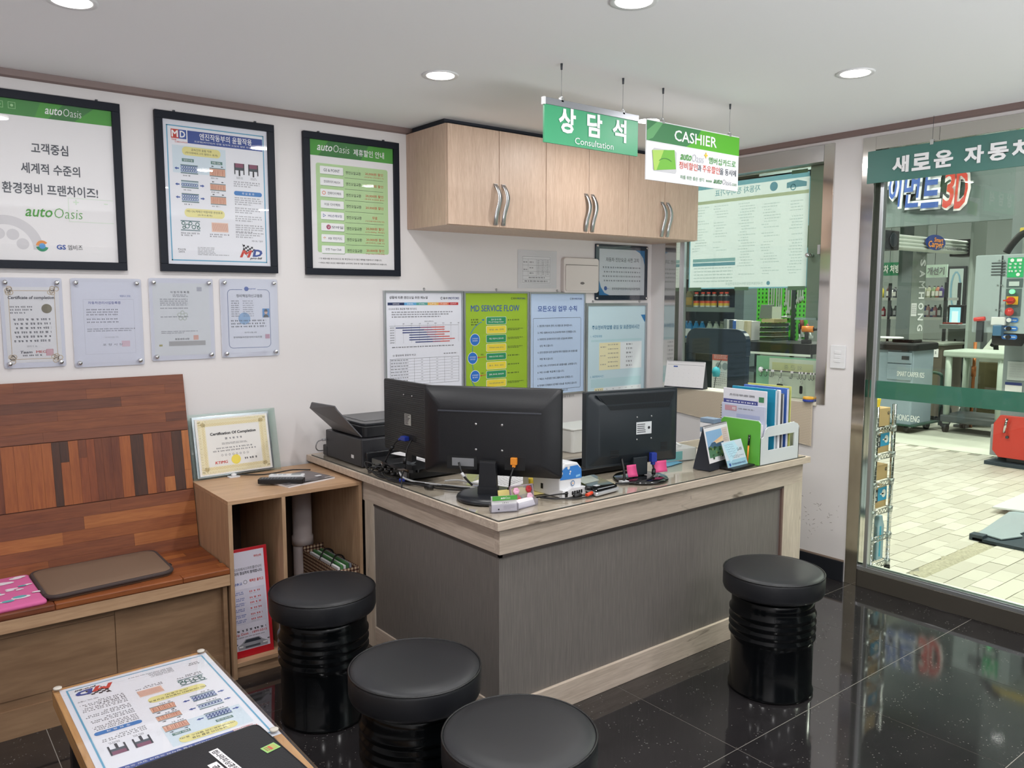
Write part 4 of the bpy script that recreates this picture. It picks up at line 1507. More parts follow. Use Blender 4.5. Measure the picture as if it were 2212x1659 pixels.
# dark plaque
t = thing('wall_plaque', 'dark blue acrylic plaque with white diagnosis fee notice under the cabinets', 'notice', (3.462, YW, 1.832))
W, H = .462, .340
obj('back_plate', B().prism(rrect(W, H, .006, 3, W / 2, -H / 2), -.010, -.004, mat('navy_acrylic', (40, 52, 68), .15), 'y'), t)
sh = S(W, H)
sh.rect(.030, .028, W - .030, H - .030, ink('plaque_white', (206, 212, 220)), 1)
CB = ink('corner_blue', (48, 122, 178))
sh.poly([(W - .03, .028), (W - .115, .028), (W - .075, .045), (W - .045, .075), (W - .03, .12)], CB, 2)
sh.poly([(.03, H - .03), (.03, H - .12), (.045, H - .08), (.075, H - .045), (.12, H - .03)], CB, 2)
sh.text('자동차 진단요금 사전 고지', W * .50, .092, .290, .026, INK_TX, .008)
for i in range(4):
    sh.greek(W * .13 + (i % 2) * .01, .135 + i * .027, W * .88, .146 + i * .027, 1, INK_TX, .8, last=.97)
sh.circ(W * .185, .268, .013, BLU, 2)
sh.text('carpos', W * .215, .270, .030, .006, BLU, .01)
sh.text('한국자동차전문정비사업조합연합회', W * .575, .270, .250, .015, INK_TX, .008)
obj('printed_sheet', sh, t, loc=(0, -.011, 0))
obj('glass', B().box(0, -.016, -H, W, -.014, 0, FGLASS), t)
for a in (.012, W - .012):
    for b_ in (-.012, -H + .012):
        obj('standoff_bolt', B().lathe([(.0075, 0), (.0075, .020), (.0001, .022)], CHROME, n=14, M=Matrix.Translation((a, 0, b_)) @ Matrix.Rotation(pi / 2, 4, 'X')), t)

# switch on the pillar
t = thing('light_switch', 'white three-gang light switch on the white pillar', 'switch', (XW, 2.322, 1.258), rz=-90)
obj('plate', B().prism(rrect(.084, .122, .006, 3, .042, -.061), -.010, 0, WHITEP, 'y'), t, bevel=.002)
for i in range(3):
    obj('rocker', B().box(.024, -.0125, -.030 - i * .022 - .0165, .060, -.010, -.030 - i * .022, WHITEP), t, bevel=.001)

# ================================================================== HANGING SIGNS
SGN = mat('sign_green', (62, 158, 112), .35)
HS = [(2.011, 2.328), (2.562, 2.997)]


def hang(t, xs_, x0, ztop, drop_z):
    for x in xs_:
        obj('hanging_wire', B().cyl((x - x0, .0, .0), (x - x0, 0, CEIL - ztop), .0008, mat('wire', (140, 140, 146), .4, .8), n=6), t)
        obj('ceiling_hook', B().cyl((x - x0, 0, CEIL - ztop - .022), (x - x0, 0, CEIL - ztop), .0035, DGREY, n=8, r2=.0045), t)
        cl = B().box(x - x0 - .006, -.007, -.008, x - x0 + .006, .007, .010, CHROME)
        cl.ball((x - x0, 0, .013), .005, CHROME, 8, 6)
        obj('clip', cl, t, bevel=.001)


t = thing('hanging_sign', 'green hanging sign reading Consultation in white, left of cashier sign', 'sign', (1.927, 2.272, 2.216))
W, H = .483, .157
bd = B().box(0, -.004, -H, W, .004, -.022, SGN)
obj('board', bd, t)
rl = B().box(-.003, -.007, -.024, W + .002, .007, 0, mat('grey_rail', (150, 152, 158), .3, .5))
rl.box(-.005, -.008, -.026, .003, .008, .001, WHITEP)
obj('top_rail', rl, t, bevel=.001)
sh = S(W, H, step=.0005)
for ch, u, v, w_, h_ in (('상', .108, .066, .084, .090), ('담', .246, .066, .078, .086), ('석', .378, .068, .076, .086)):
    sh.text(ch, u, v + .004, w_, h_, WH, .035)
sh.text('Consultation', W * .51, .136, .200, .024, WH, .0)
obj('lettering', sh, t, loc=(0, -.0045, 0))
hang(t, HS[0], 1.927, 2.216, 0)

t = thing('hanging_sign', 'white and green hanging CASHIER sign in front of the window', 'sign', (2.465, 2.276, 2.212))
W, H = .598, .236
obj('board', B().box(0, -.003, -H, W, .003, 0, mat('sign_white', (232, 232, 236), .35)), t, bevel=.0008)
sh = S(W, H, step=.0005)
sh.rect(0, .004, W, .083, ink('sign_lime', (88, 172, 48)), 1)
sh.poly([(0, .083), (0, .004), (W * .56, .004), (W * .50, .05), (W * .40, .083)], ink('sign_deep', (58, 124, 76)), 2)
sh.poly([(0, .083), (0, .045), (W * .10, .004), (W * .16, .004), (W * .06, .07)], ink('sign_mid', (96, 162, 104)), 3)
sh.rect(0, .083, W, .085, WH, 3)
sh.text('CASHIER', W * .505, .044, .275, .044, WH, .012)
# card picture
sh.rr(W * .065, .108, W * .305, .198, .010, ink('card_shade', (196, 196, 200)), 1)
c_ = [(W * .055, .118), (W * .28, .104), (W * .298, .180), (W * .075, .196)]
sh.poly(c_, ink('card_green', (112, 180, 62)), 3)
sh.poly([c_[0], (W * .17, .111), (W * .10, .194), c_[3]], ink('card_light', (170, 206, 96)), 4)
sh.ring(W * .19, .170, .048, .003, ink('card_dark', (70, 130, 60)), 5, 40, 150, ry=.028)
auto_oasis(sh, W * .465, .124, .150, .028, ink('green', (74, 154, 60)), KLL)
sh.text('+', W * .618, .104, .022, .024, ink('plus_yellow', (232, 196, 60)), .03)
sh.text('멤버십카드로', W * .808, .122, .185, .028, GRN, .004)
R2 = ink('sign_red', (206, 82, 62))
sh.text('정비할인', W * .430, .160, .118, .030, R2, .003)
sh.text('과', W * .550, .161, .026, .028, INK_TX, .004)
sh.text('주유할인', W * .680, .160, .116, .030, R2, .003)
sh.text('을', W * .800, .161, .026, .028, INK_TX, .004)
sh.text('동시에', W * .905, .161, .078, .028, INK_TX, .003)
sh.text('차를 위한 좋은 생각', W * .475, .208, .155, .016, DGR, .004)
sh.text('www.', W * .66, .210, .044, .010, DGR)
auto_oasis(sh, W * .81, .205, .122, .020, DGR, KL)
sh.text('.com', W * .95, .210, .036, .011, DGR)
obj('printed_face', sh, t, loc=(0, -.0035, 0))
hang(t, HS[1], 2.465, 2.212, 0)

# green banner across the shop front
t = thing('hanging_banner', 'long dark green banner with white Korean letters over the glass front', 'sign', (3.93, 2.144, 2.224), rz=-90)
W, H = 1.6, .156
obj('board', B().box(0, -.004, -H, W, .004, 0, mat('banner_green', (66, 116, 108), .4)), t, bevel=.001)
lt = S(W, H, step=.002)
for s_, u, w_ in (('새', .169, .078), ('로', .267, .085), ('운', .368, .084), ('자', .500, .081), ('동', .600, .082), ('차', .697, .082)):
    lt.text(s_, u, .082, w_, .078, WH, .035)
lt.text('서비스', 1.0, .076, .30, .092, WH, .035) if False else None
lm = obj('raised_lettering', lt, t, loc=(0, -.004, 0))
md = lm.modifiers.new('thickness', 'SOLIDIFY')
md.thickness = .006
for u in (.310, 1.2):
    cl = B().box(u - .008, -.008, -.010, u + .008, .008, .014, CHROME)
    obj('clip', cl, t, bevel=.001)
    obj('hanging_wire', B().cyl((u, 0, .014), (u, 0, CEIL - 2.224), .001, DGREY, n=6), t)

# ================================================================== ON THE DESK
ZD = .7655
CBL = mat('black_cable', (18, 18, 20), .45)
CWH = mat('white_cable', (206, 206, 208), .4)
VGA = mat('blue_plug', (34, 56, 150), .4)


def monitor(label, x, y, rz, w, h, zb, back, base_at, stand='block'):
    """local frame: back of the monitor faces -Y, x along the panel, z=0 at its lower edge"""
    t = thing('monitor', label, 'monitor', (x, y, zb), rz=rz, group='black computer monitors on the desk')
    return t


# --- A: the large one in front
t = monitor('large black flat monitor seen from behind, in front with round foot', 1.762, 2.372, -52.7, .528, .33, .846, None, None)
w2, H = .264, .330
b = B()
b.prism(rrect(.528, H, .008, 3, 0, H / 2), .012, .030, BLACKP, 'y')
rg = []
for (ww, hh, dy) in ((.528, H, .012), (.520, H - .008, .004), (.40, .22, -.016), (.385, .205, -.018)):
    rg.append([(a, dy, c) for a, c in rrect(ww, hh, .012, 3, 0, H / 2 + (0 if ww > .45 else -.012))])
n = len(rg[0])
vs = [p for r in rg for p in r]
fs = [(j * n + i, j * n + (i + 1) % n, (j + 1) * n + (i + 1) % n, (j + 1) * n + i) for j in range(3) for i in range(n)] + [tuple(range(3 * n, 4 * n))]
b.add(vs, fs, BLACKP, True)
obj('housing', b, t)
obj('screen', B().box(-.255, .030, .015, .255, .0315, H - .012, BLACKG), t)
b = B().box(-.20, -.0205, H - .092, .195, -.017, H - .086, mat('satin_black', (60, 62, 70), .3))
obj('back_ridge', b, t, bevel=.001)
for a, c in ((-.052, .195), (.048, .195), (-.052, .10), (.048, .10)):
    obj('screw', B().lathe([(.005, 0), (.004, .002), (.0001, .0025)], BRUSH, n=12, M=Matrix.Translation((a, -.018, c)) @ Matrix.Rotation(pi / 2, 4, 'X')), t)
b = B().box(-.165, -.0190, .024, -.048, -.0175, .075, BLACKM)
b.box(-.145, -.0195, .036, -.06, -.0190, .066, mat('metal_plate', (150, 152, 156), .4, .6))
obj('connector_bay', b, t)
obj('connector_bay', B().box(.058, -.0190, .030, .135, -.0175, .078, BLACKM), t)
for i in range(5):
    pass
pl = B().box(.083, -.034, .052, .107, -.019, .078, mat('orange_plug', (226, 140, 40), .45))
pl.box(.089, -.033, .042, .101, -.020, .052, mat('orange_plug', (226, 140, 40), .45))
obj('video_plug', pl, t, bevel=.002)
b = B()
b.prism([(-.036, -.070), (.036, -.070), (.030, .060), (-.030, .060)], -.048, -.022, mat('dark_stand', (26, 28, 33), .35), 'y')
b.box(-.032, -.045, .055, .032, -.018, .064, BLACKM)
obj('stand', b, t, bevel=.002)
zf = ZD - .846
fb = B().lathe([(.124, zf), (.126, zf + .006), (.122, zf + .014), (.10, zf + .021), (.001, zf + .024)], mat('dark_stand', (26, 28, 33), .35), c=(0, -.01, 0), n=56)
fb.box(-.037, -.050, zf + .01, .037, -.020, zf + .05, mat('dark_stand', (26, 28, 33), .35))
obj('foot', fb, t)
cb = B().tube([(.095, -.030, .044), (.088, -.05, .01), (.080, -.04, -.03), (.060, -.03, -.052)], .0035, CBL)
cb.tube([(-.115, -.03, .05), (-.10, -.045, .02), (-.085, -.05, 0), (-.06, -.04, -.03)], .0045, CBL)
cb.cyl((-.098, -.047, .016), (-.088, -.05, .002), .0056, CWH)
obj('cable', cb, t)

# --- B: behind it, back turned to the bench
t = monitor('black monitor with finely ribbed back, far left on the desk', 1.700, 2.785, -90, .53, .30, .862, None, None)
b = B()
b.prism(rrect(.53, .30, .010, 3, 0, .15), -.004, .014, BLACKP, 'y')
b.box(-.245, .014, .02, .245, .040, .294, BLACKP)
obj('housing', b, t, bevel=.002)
for i in range(34):
    if i == 0:
        rb0 = obj('back_rib', B().box(-.258, -.0062, 0, .258, -.004, .0042, mat('rib_black', (30, 32, 38), .38)), t, loc=(0, 0, .012))
    else:
        c = rb0.copy()
        COL.objects.link(c)
        c.location = (0, 0, .012 + i * .0083)
b = B().box(-.09, -.0075, .122, -.04, -.0062, .168, mat('silver_label', (176, 174, 168), .4))
for i in range(7):
    b.box(-.086, -.0078, .126 + i * .006, -.086 + random.uniform(.02, .04), -.0075, .129 + i * .006, K)
obj('rating_label', b, t)
for a in (-.02, .045):
    obj('screw', B().lathe([(.0045, 0), (.0035, .002), (.0001, .0022)], CHROME, n=10, M=Matrix.Translation((a - .075, -.006, .245)) @ Matrix.Rotation(pi / 2, 4, 'X')), t)
b = B().box(-.11, -.0070, .060, -.005, -.0045, .082, BLACKM)
obj('connector_bay', b, t)
b = B().box(-.09, -.030, .058, -.054, -.006, .076, VGA)
b.cyl((-.09, -.020, .066), (-.108, -.024, .058), .006, VGA)
obj('video_plug', b, t, bevel=.002)
b = B().box(-.09, -.002, -.03, -.045, .02, .05, BLACKP)
b.add([(-.09, .0, -.03), (-.045, .0, -.03), (-.04, -.03, -.040), (-.11, -.035, -.040), (-.09, .02, -.03), (-.045, .02, -.03), (-.04, 0, -.040), (-.11, -.005, -.040)],
      [(0, 1, 2, 3), (5, 4, 7, 6), (1, 5, 6, 2), (4, 0, 3, 7)], mat('taped_grey', (74, 78, 82), .5))
obj('stand', b, t)
b = B().prism(rrect(.26, .17, .03, 5, 0, .0), -.0, .012, BLACKG)
obj('foot', b, t, loc=(-.06, .01, zf + .846 - .862 + .0475 + .0))
cb = B().tube([(-.108, -.024, .058), (-.12, -.035, .045), (-.135, -.05, .01), (-.17, -.06, -.045), (-.20, -.05, -.05)], .003, CBL)
cb.cyl((-.125, -.043, .030), (-.138, -.05, .010), .007, CBL)
cb.tube([(-.03, -.01, .065), (-.02, -.04, .03), (-.015, -.05, -.03), (.04, -.10, -.06), (.09, -.13, -.093)], .003, CBL)
cb.cyl((-.018, -.05, .0), (-.013, -.055, -.025), .007, CBL)
obj('cable', cb, t)

# --- C: the smaller square one
t = monitor('smaller black monitor with vent grille and pink notes below, right', 2.400, 2.262, -11.5, .445, .305, .828, None, None)
DKG = mat('dark_blue_grey_plastic', (28, 36, 42), .42)
b = B()
b.prism(rrect(.445, .305, .006, 3, 0, .1525), .0, .030, DKG, 'y')
b.prism([(-.185, .292), (.202, .292), (.170, .226), (-.130, .226)][::-1], -.0182, -.004, DKG, 'y')
rg = []
for (ww, hh, dy, cz) in ((.43, .29, 0, .1525), (.36, .215, -.022, .150), (.35, .205, -.024, .150)):
    rg.append([(a, dy, c) for a, c in rrect(ww, hh, .012, 3, 0, cz)])
n = len(rg[0])
vs = [p for r in rg for p in r]
fs = [(j * n + i, j * n + (i + 1) % n, (j + 1) * n + (i + 1) % n, (j + 1) * n + i) for j in range(2) for i in range(n)] + [tuple(range(2 * n, 3 * n))]
b.add(vs, fs, DKG, True)
obj('housing', b, t)
obj('screen', B().box(-.215, .030, .012, .215, .0315, .293, BLACKG), t)
vg = B()
vg.add([(-.178, -.0185, .290), (.195, -.0185, .290), (.165, -.0262, .232), (-.125, -.0262, .232)], [(0, 1, 2, 3)], mat('vent_black', (8, 9, 11), .7))
for i in range(58):
    f_ = (i + .5) / 58
    xa, xb = -.178 + .373 * f_, -.125 + .29 * f_
    vg.add([(xa - .0013, -.0198, .290), (xa + .0013, -.0198, .290), (xb + .0011, -.0275, .232), (xb - .0011, -.0275, .232)], [(0, 1, 2, 3)], DKG)
vgo = obj('vent_grille', vg, t)
vgo['kind'] = 'stuff'
b = B()
for (x0, x1, z0, nn) in ((-.122, -.082, .040, 4), (.125, .158, .055, 4)):
    for i in range(nn):
        b.box(x0, -.0252, z0 + i * .008, x1, -.0238, z0 + i * .008 + .004, BLACKM)
for i in range(3):
    for j in range(9):
        b.box(-.165 + i * .016, -.0225 + 0, .055 + j * .019, -.160 + i * .016, -.0195, .055 + j * .019 + .014, BLACKM)
o_ = obj('vent_slots', b, t)
o_['kind'] = 'stuff'
b = B().box(0, -.0262, .125, .075, -.0252, .175, mat('white_label', (208, 212, 214), .4))
for i in range(5):
    b.box(.004, -.0265, .132 + i * .008, .004 + random.uniform(.03, .045), -.0262, .135 + i * .008, K)
b.lathe([(.006, 0), (.006, .0004)], K, M=Matrix.Translation((.062, -.0262, .150)) @ Matrix.Rotation(pi / 2, 4, 'X'), n=12)
obj('rating_label', b, t)
for a, c in ((0.004, .196), (.075, .196), (.004, .105), (.075, .105)):
    obj('screw', B().lathe([(.004, 0), (.003, .002), (.0001, .0022)], BRUSH, n=10, M=Matrix.Translation((a, -.025, c)) @ Matrix.Rotation(pi / 2, 4, 'X')), t)
b = B().box(.066, -.045, .008, .092, -.024, .046, VGA)
b.box(.072, -.042, -.004, .086, -.027, .008, VGA)
obj('video_plug', b, t, bevel=.002)
b = B().box(-.008, -.022, -.045, .062, .02, .03, DKG)
b.box(.005, -.018, -.062, .05, .016, -.04, BLACKG)
obj('stand', b, t, bevel=.003)
zc = ZD - .828
obj('foot', B().lathe([(.112, zc), (.114, zc + .004), (.108, zc + .010), (.06, zc + .014), (.001, zc + .015)], BLACKG, c=(.035, -.012, 0), n=56), t)
cb = B().tube([(.079, -.034, -.004), (.078, -.045, -.03), (.05, -.07, -.045), (.0, -.09, -.052), (-.06, -.08, -.056), (-.12, -.06, -.058)], .004, CBL)
cb.cyl((.078, -.043, -.022), (.068, -.055, -.038), .008, CBL)
cb.tube([(-.065, -.02, .03), (-.07, -.04, .0), (-.072, -.05, -.03), (-.078, -.055, -.058)], .0055, CBL)
cb.box(-.095, -.07, zc, -.062, -.045, zc + .012, CWH)
obj('cable', cb, t)
PN = mat('pink_note', (226, 84, 140), .6)
for (x0, x1, z0, z1, ro) in ((-.048, -.002, -.044, .004, .06), (.086, .150, -.038, .008, -.04)):
    s_ = thing('sticky_note', 'pink sticky note %s the foot of the right monitor' % ('hanging left above' if x0 < 0 else 'hanging right above'), 'note', (0, 0, 0), group='pink sticky notes')
    s_.matrix_world = Matrix.Translation((2.400, 2.262, .828)) @ Matrix.Rotation(radians(-11.5), 4, 'Z')
    vs = []
    for i in range(6):
        f_ = i / 5
        zz = z1 + (z0 - z1) * f_
        vs += [(x0 + ro * .05 * f_, -.030 - .010 * f_ * f_, zz), (x1 + ro * .05 * f_, -.030 - .012 * f_ * f_, zz)]
    nb = B().add(vs, [(2 * i, 2 * i + 1, 2 * i + 3, 2 * i + 2) for i in range(5)], PN, True)
    o_ = obj('paper', nb, s_)
    md = o_.modifiers.new('thickness', 'SOLIDIFY')
    md.thickness = .0008

# --- recorder box under monitor B
t = thing('video_recorder', 'black video recorder box with plugs in its grey back', 'electronics', (0, 0, 0))
RX0, RX1, RY0, RY1, RH = 1.662, 1.925, 2.805, 3.125, .046
RY0, RY1 = 2.79, 3.11
obj('case', B().box(RX0 + .002, RY0, ZD + .004, RX1, RY1, ZD + RH, BLACKP), t, bevel=.002)
b = B().box(RX0, RY0 + .004, ZD + .006, RX0 + .003, RY1 - .004, ZD + RH - .002, mat('grey_plate', (120, 122, 120), .4, .6))
b.box(RX0 - .003, RY0 + .02, ZD + .012, RX0, RY0 + .055, ZD + .036, mat('white_socket', (200, 200, 200), .4))
obj('rear_plate', b, t)
random.seed(15)
for i in range(7):
    yy, zz = RY0 + .085 + i * .026, ZD + .018 + (i % 2) * .016
    b = B().cyl((RX0, yy, zz), (RX0 - .012, yy, zz), .006, BRUSH, n=10)
    b.cyl((RX0 - .012, yy, zz), (RX0 - .035, yy + .006, zz - .004), .0055, CBL, n=8)
    obj('plug', b, t)
for q in ((1.68, 2.81), (1.68, 3.09), (1.90, 2.81), (1.90, 3.09)):
    obj('foot', B().cyl((q[0], q[1], ZD), (q[0], q[1], ZD + .005), .008, BLACKM, n=10), t)
# tangle of cables
t = thing('cable_tangle', 'tangle of black and white cables along the left desk edge', 'cable')
cs = [[(1.630, 2.98, .79), (1.600, 2.96, .80), (1.596, 3.0, .772), (1.62, 3.05, .770), (1.64, 2.95, .770), (1.66, 2.77, .770), (1.72, 2.62, .770), (1.78, 2.52, .770)],
      [(1.628, 2.93, .785), (1.597, 2.90, .79), (1.594, 2.85, .772), (1.605, 2.77, .770), (1.66, 2.68, .770), (1.71, 2.60, .770), (1.80, 2.44, .771)],
      [(1.63, 3.02, .80), (1.60, 3.05, .81), (1.592, 3.01, .785), (1.61, 2.92, .772), (1.63, 2.80, .770), (1.70, 2.66, .770), (1.75, 2.55, .770), (1.84, 2.46, .770)],
      [(1.63, 2.90, .79), (1.605, 2.94, .775), (1.60, 2.88, .770), (1.63, 2.74, .770), (1.69, 2.56, .770), (1.78, 2.47, .774)],
      [(1.63, 2.96, .80), (1.585, 2.98, .80), (1.582, 2.93, .780), (1.597, 2.88, .7705), (1.64, 2.84, .7705)]]
for c in cs:
    obj('cable', B().tube(c, .0032, CBL), t)
wc = B().tube([(1.655, 2.83, .79), (1.635, 2.82, .80), (1.628, 2.78, .786), (1.66, 2.74, .772), (1.70, 2.66, .771), (1.74, 2.58, .771), (1.79, 2.50, .771)], .0042, CWH)
wc.tube([(1.76, 2.68, .771), (1.80, 2.64, .776), (1.83, 2.56, .771), (1.86, 2.47, .771)], .004, CWH)
obj('white_cable', wc, t)
b = B().cyl((1.642, 2.60 + .04, .774), (1.66, 2.61, .774), .009, CBL)
b.cyl((1.615, 2.79, .775), (1.632, 2.775, .775), .008, VGA)
obj('plug', b, t)

# --- printer in the corner
t = thing('printer', 'black multifunction printer with raised paper support in the desk corner', 'printer', (0, 0, 0))
PBK = mat('printer_black', (44, 44, 48), .45, bump=((1, 1, 1), 400, .1))
b = B().prism([(1.632, 3.14), (2.06, 3.14), (2.06, 3.50), (1.632, 3.50)], ZD, ZD + .125, PBK)
b.box(1.630, 3.48, ZD, 1.66, 3.53, ZD + .05, PBK)
b.box(1.645, 3.12, ZD + .002, 2.05, 3.14, ZD + .07, BLACKP)
obj('body', b, t, bevel=.006)
b = B().prism(rrect(.40, .34, .03, 4, 1.85, 3.325), ZD + .127, ZD + .175, BLACKP)
obj('scanner_unit', b, t, bevel=.003)
b = B().prism(rrect(.385, .32, .03, 4, 1.855, 3.335), ZD + .177, ZD + .186, mat('printer_lid', (48, 50, 54), .3))
b.box(1.70, 3.24, ZD + .186, 1.98, 3.44, ZD + .1875, mat('lid_inset', (62, 64, 68), .3))
obj('scanner_lid', b, t, bevel=.002)
# paper support leaning towards the left
a_ = [Vector((1.645, 3.165, ZD + .130)), Vector((1.645, 3.44, ZD + .130)), Vector((1.545, 3.475, ZD + .235)), Vector((1.545, 3.455, ZD + .262)), Vector((1.548, 3.225, ZD + .268)), Vector((1.552, 3.205, ZD + .250))]
nn = Vector((.004, 0, .003))
b = B().add([tuple(p) for p in a_] + [tuple(p + nn) for p in a_], [(5, 4, 3, 2, 1, 0), (6, 7, 8, 9, 10, 11)] + [(i, (i + 1) % 6, 6 + (i + 1) % 6, 6 + i) for i in range(6)], mat('printer_grey', (84, 84, 88), .4))
obj('paper_support', b, t)
b = B().add([(1.6315, 3.215, ZD + .03), (1.6315, 3.240, ZD + .03), (1.6315, 3.240, ZD + .045), (1.6315, 3.215, ZD + .045)], [(0, 1, 2, 3)], WHITEP)
obj('small_sticker', b, t)
b = B().cyl((1.632, 3.492, ZD + .078), (1.612, 3.496, ZD + .077), .006, mat('grey_plug', (160, 160, 164), .4))
b.tube([(1.612, 3.496, ZD + .077), (1.592, 3.50, ZD + .070), (1.584, 3.505, ZD + .045), (1.60, 3.515, ZD + .025), (1.63, 3.53, ZD + .02)], .003, mat('grey_plug', (160, 160, 164), .4))
obj('usb_cable', b, t)
b = B()
for i in range(4):
    b.box(1.80 + i * .01, 2.86 + .02 * i, .815 + .0012 * i + .0 * i, 2.05 + i * .008, 3.10, .816 + .0012 * i, PAPER)
t = thing('paper_stack', 'loose white papers lying behind the ribbed monitor stand', 'paper', (0, 0, 0))
for i in range(3):
    c, s2 = cos(.12 * i), sin(.12 * i)
    vs = [(1.86 + c * a - s2 * d, 2.95 + s2 * a + c * d, .8255 + i * .0012 + (.01 if a > 0 and d < 0 else 0)) for a, d in ((-.10, -.14), (.10, -.14), (.10, .14), (-.10, .14))]
    o_ = obj('sheet', B().add(vs, [(0, 1, 2, 3)], PAPER), t)
# sheets under the glass and the open papers in the middle
t = thing('paper_sheet', 'printed paper sheets lying on the desk behind the front monitor', 'paper', (1.85, 2.62, ZD))
sh = S(.26, .19)
sh.rect(0, 0, .26, .19, PAPER, 1)
sh.greek(.02, .02, .24, .17, 9, KL, .4)
obj('sheet', sh, t, rot=(-pi / 2, 0, .35))
sh = S(.22, .14)
sh.rect(0, 0, .22, .14, mat('yellow_pad', (226, 208, 130), .7), 1)
obj('yellow_sheet', sh, t, loc=(-.01, -.17, .001), rot=(-pi / 2, 0, -.2))

# --- card holders
CLR = glass('clear_plastic', (240, 240, 244), 1.5, haze=.14, hazecol=(220, 215, 222))


def card_box(t, W, D, Hf, Hb):
    b = B()
    for bx in ((0, 0, 0, W, D, .002), (0, 0, 0, W, .0015, Hf), (0, D - .0015, 0, W, D, Hb), (0, 0, 0, .0015, D, Hf), (W - .0015, 0, 0, W, D, Hf)):
        b.box(*bx, CLR)
    return obj('clear_box', b, t)


t = thing('card_holder', 'clear card holder with green-topped white name cards at desk corner', 'card holder', (1.628, 2.190, ZD), rz=-22)
card_box(t, .098, .030, .028, .012)
cards = B()
for i in range(5):
    cards.box(.004, .005 + i * .0022, .002, .094, .0055 + i * .0022, .055 - i * .0, PAPER, M=Matrix.Rotation(-.12, 4, 'X'))
obj('card_stack', cards, t)
sh = S(.090, .055)
sh.rect(0, 0, .090, .016, GRN, 1)
auto_oasis(sh, .047, .008, .034, .007, WH, WH, 2)
sh.text('서 동 완', .047, .026, .020, .004, K, k=2) if False else None
sh.greek(.036, .023, .058, .027, 1, K, .8, last=1, word=(.003, .005))
sh.greek(.040, .034, .082, .048, 4, KL, .5)
sh.circ(.022, .046, .003, K, 2)
obj('card_print', sh, t, loc=(.004, .0035, .0570), rot=(-.12, 0, 0))
t = thing('card_holder', 'clear card holder with fanned white cards, right of green-topped cards', 'card holder', (1.728, 2.168, ZD), rz=8)
card_box(t, .105, .045, .022, .035)
cards = B()
for i in range(5):
    cards.box(.006, .006 + i * .004, .003, .098, .0066 + i * .004, .03 + i * .002, PAPER, M=Matrix.Rotation(-.5, 4, 'X'))
obj('card_stack', cards, t)
t = thing('flower_case', 'clear plastic case with pressed red and pink flowers, leaning upright', 'case', (1.742, 2.222, ZD), rz=-8)
T_ = Matrix.Rotation(-.22, 4, 'X')
b = B()
W, H = .095, .070
b.box(0, 0, 0, W, .003, H, CLR, M=T_)
for bx in ((0, -.004, 0, W, .006, .004), (0, -.004, H - .004, W, .006, H), (0, -.004, 0, .004, .006, H), (W - .004, -.004, 0, W, .006, H)):
    b.box(*bx, glass('pinkish_plastic', (226, 214, 222), 1.5, haze=.45, hazecol=(206, 186, 196)), M=T_)
obj('lid', b, t)
for (u, v, r, m) in ((.024, .050, .013, mat('petal_pink', (226, 168, 196), .7)), (.076, .052, .013, mat('petal_red', (168, 30, 40), .7)), (.026, .022, .014, mat('petal_scarlet', (206, 50, 50), .7)), (.078, .026, .013, mat('petal_pale', (222, 176, 196), .7))):
    b = B()
    for i in range(6):
        a = i * pi / 3
        b.lathe([(.0001, 0), (r * .55, .0004), (r * .5, .0012), (.0001, .0016)], m, n=10, M=T_ @ Matrix.Translation((u + r * .5 * cos(a), -.002 - .0003 * i, v + r * .5 * sin(a))) @ Matrix.Rotation(pi / 2, 4, 'X'))
    obj('flower', b, t)
t = thing('note_pad', 'pale yellow note pad behind the flower case', 'note', (1.735, 2.285, ZD), rz=-14)
obj('pad', B().box(0, 0, 0, .11, .004, .045, mat('yellow_pad', (226, 208, 130), .7), M=Matrix.Rotation(-.3, 4, 'X')), t)

# --- white and blue label printer
t = thing('label_printer', 'white label printer with blue sticker top beside the front monitor', 'printer', (1.955, 2.192, ZD), rz=4)
W, D, H = .118, .215, .125
prof = [(0, 0), (W, 0), (W, .062), (W - .002, .10), (W - .022, H - .004), (W - .05, H), (.03, H), (.004, .105), (0, .07)]
b = B()
for (y0, y1) in ((.012, D),):
    b.prism(prof, y0, y1, WHITEP, 'y')
obj('body', b, t, bevel=.005)
b = B()
pr2 = [(p[0], p[1]) for p in prof]
b.add([(.001, .0105, .066), (W - .001, .0105, .060), (W - .003, .0105, .094), (W - .024, .0105, .112), (.03, .0105, .112), (.006, .0105, .098)], [(0, 1, 2, 3, 4, 5)], mat('printer_blue', (58, 128, 206), .35))
for (u, v, r) in ((.045, .108, .007), (.055, .092, .004), (.052, .084, .0035), (.008, .09, .007)):
    b.lathe([(.0001, 0), (r, 0)], WHITEP, n=12, caps=False, M=Matrix.Translation((u, .0100, v)) @ Matrix.Rotation(pi / 2, 4, 'X'))
b.add([(.085, .0100, .066), (.108, .0100, .068), (.108, .0100, .076), (.085, .0100, .074)], [(0, 1, 2, 3)], mat('sky_print', (140, 196, 236), .4))
obj('blue_sticker', b, t)
b = B().lathe([(.0001, 0), (.011, 0)], mat('badge_grey', (120, 140, 170), .4), n=20, caps=False, M=Matrix.Translation((.068, .0100, .046)) @ Matrix.Rotation(pi / 2, 4, 'X'))
b.lathe([(.0001, 0), (.007, 0)], WHITEP, n=12, caps=False, M=Matrix.Translation((.068, .0096, .046)) @ Matrix.Rotation(pi / 2, 4, 'X'))
b.lathe([(.0001, 0), (.003, 0)], ORG, n=8, caps=False, M=Matrix.Translation((.068, .0093, .046)) @ Matrix.Rotation(pi / 2, 4, 'X'))
obj('round_badge', b, t)
b = B().prism([(0, 0), (W + .008, 0), (W + .008, .028), (W - .02, .030), (.05, .034), (.02, .024), (0, .03)], -.004, .014, WHITEP, 'y')
b.box(.012, -.006, .002, .026, -.003, .024, BLACKM)
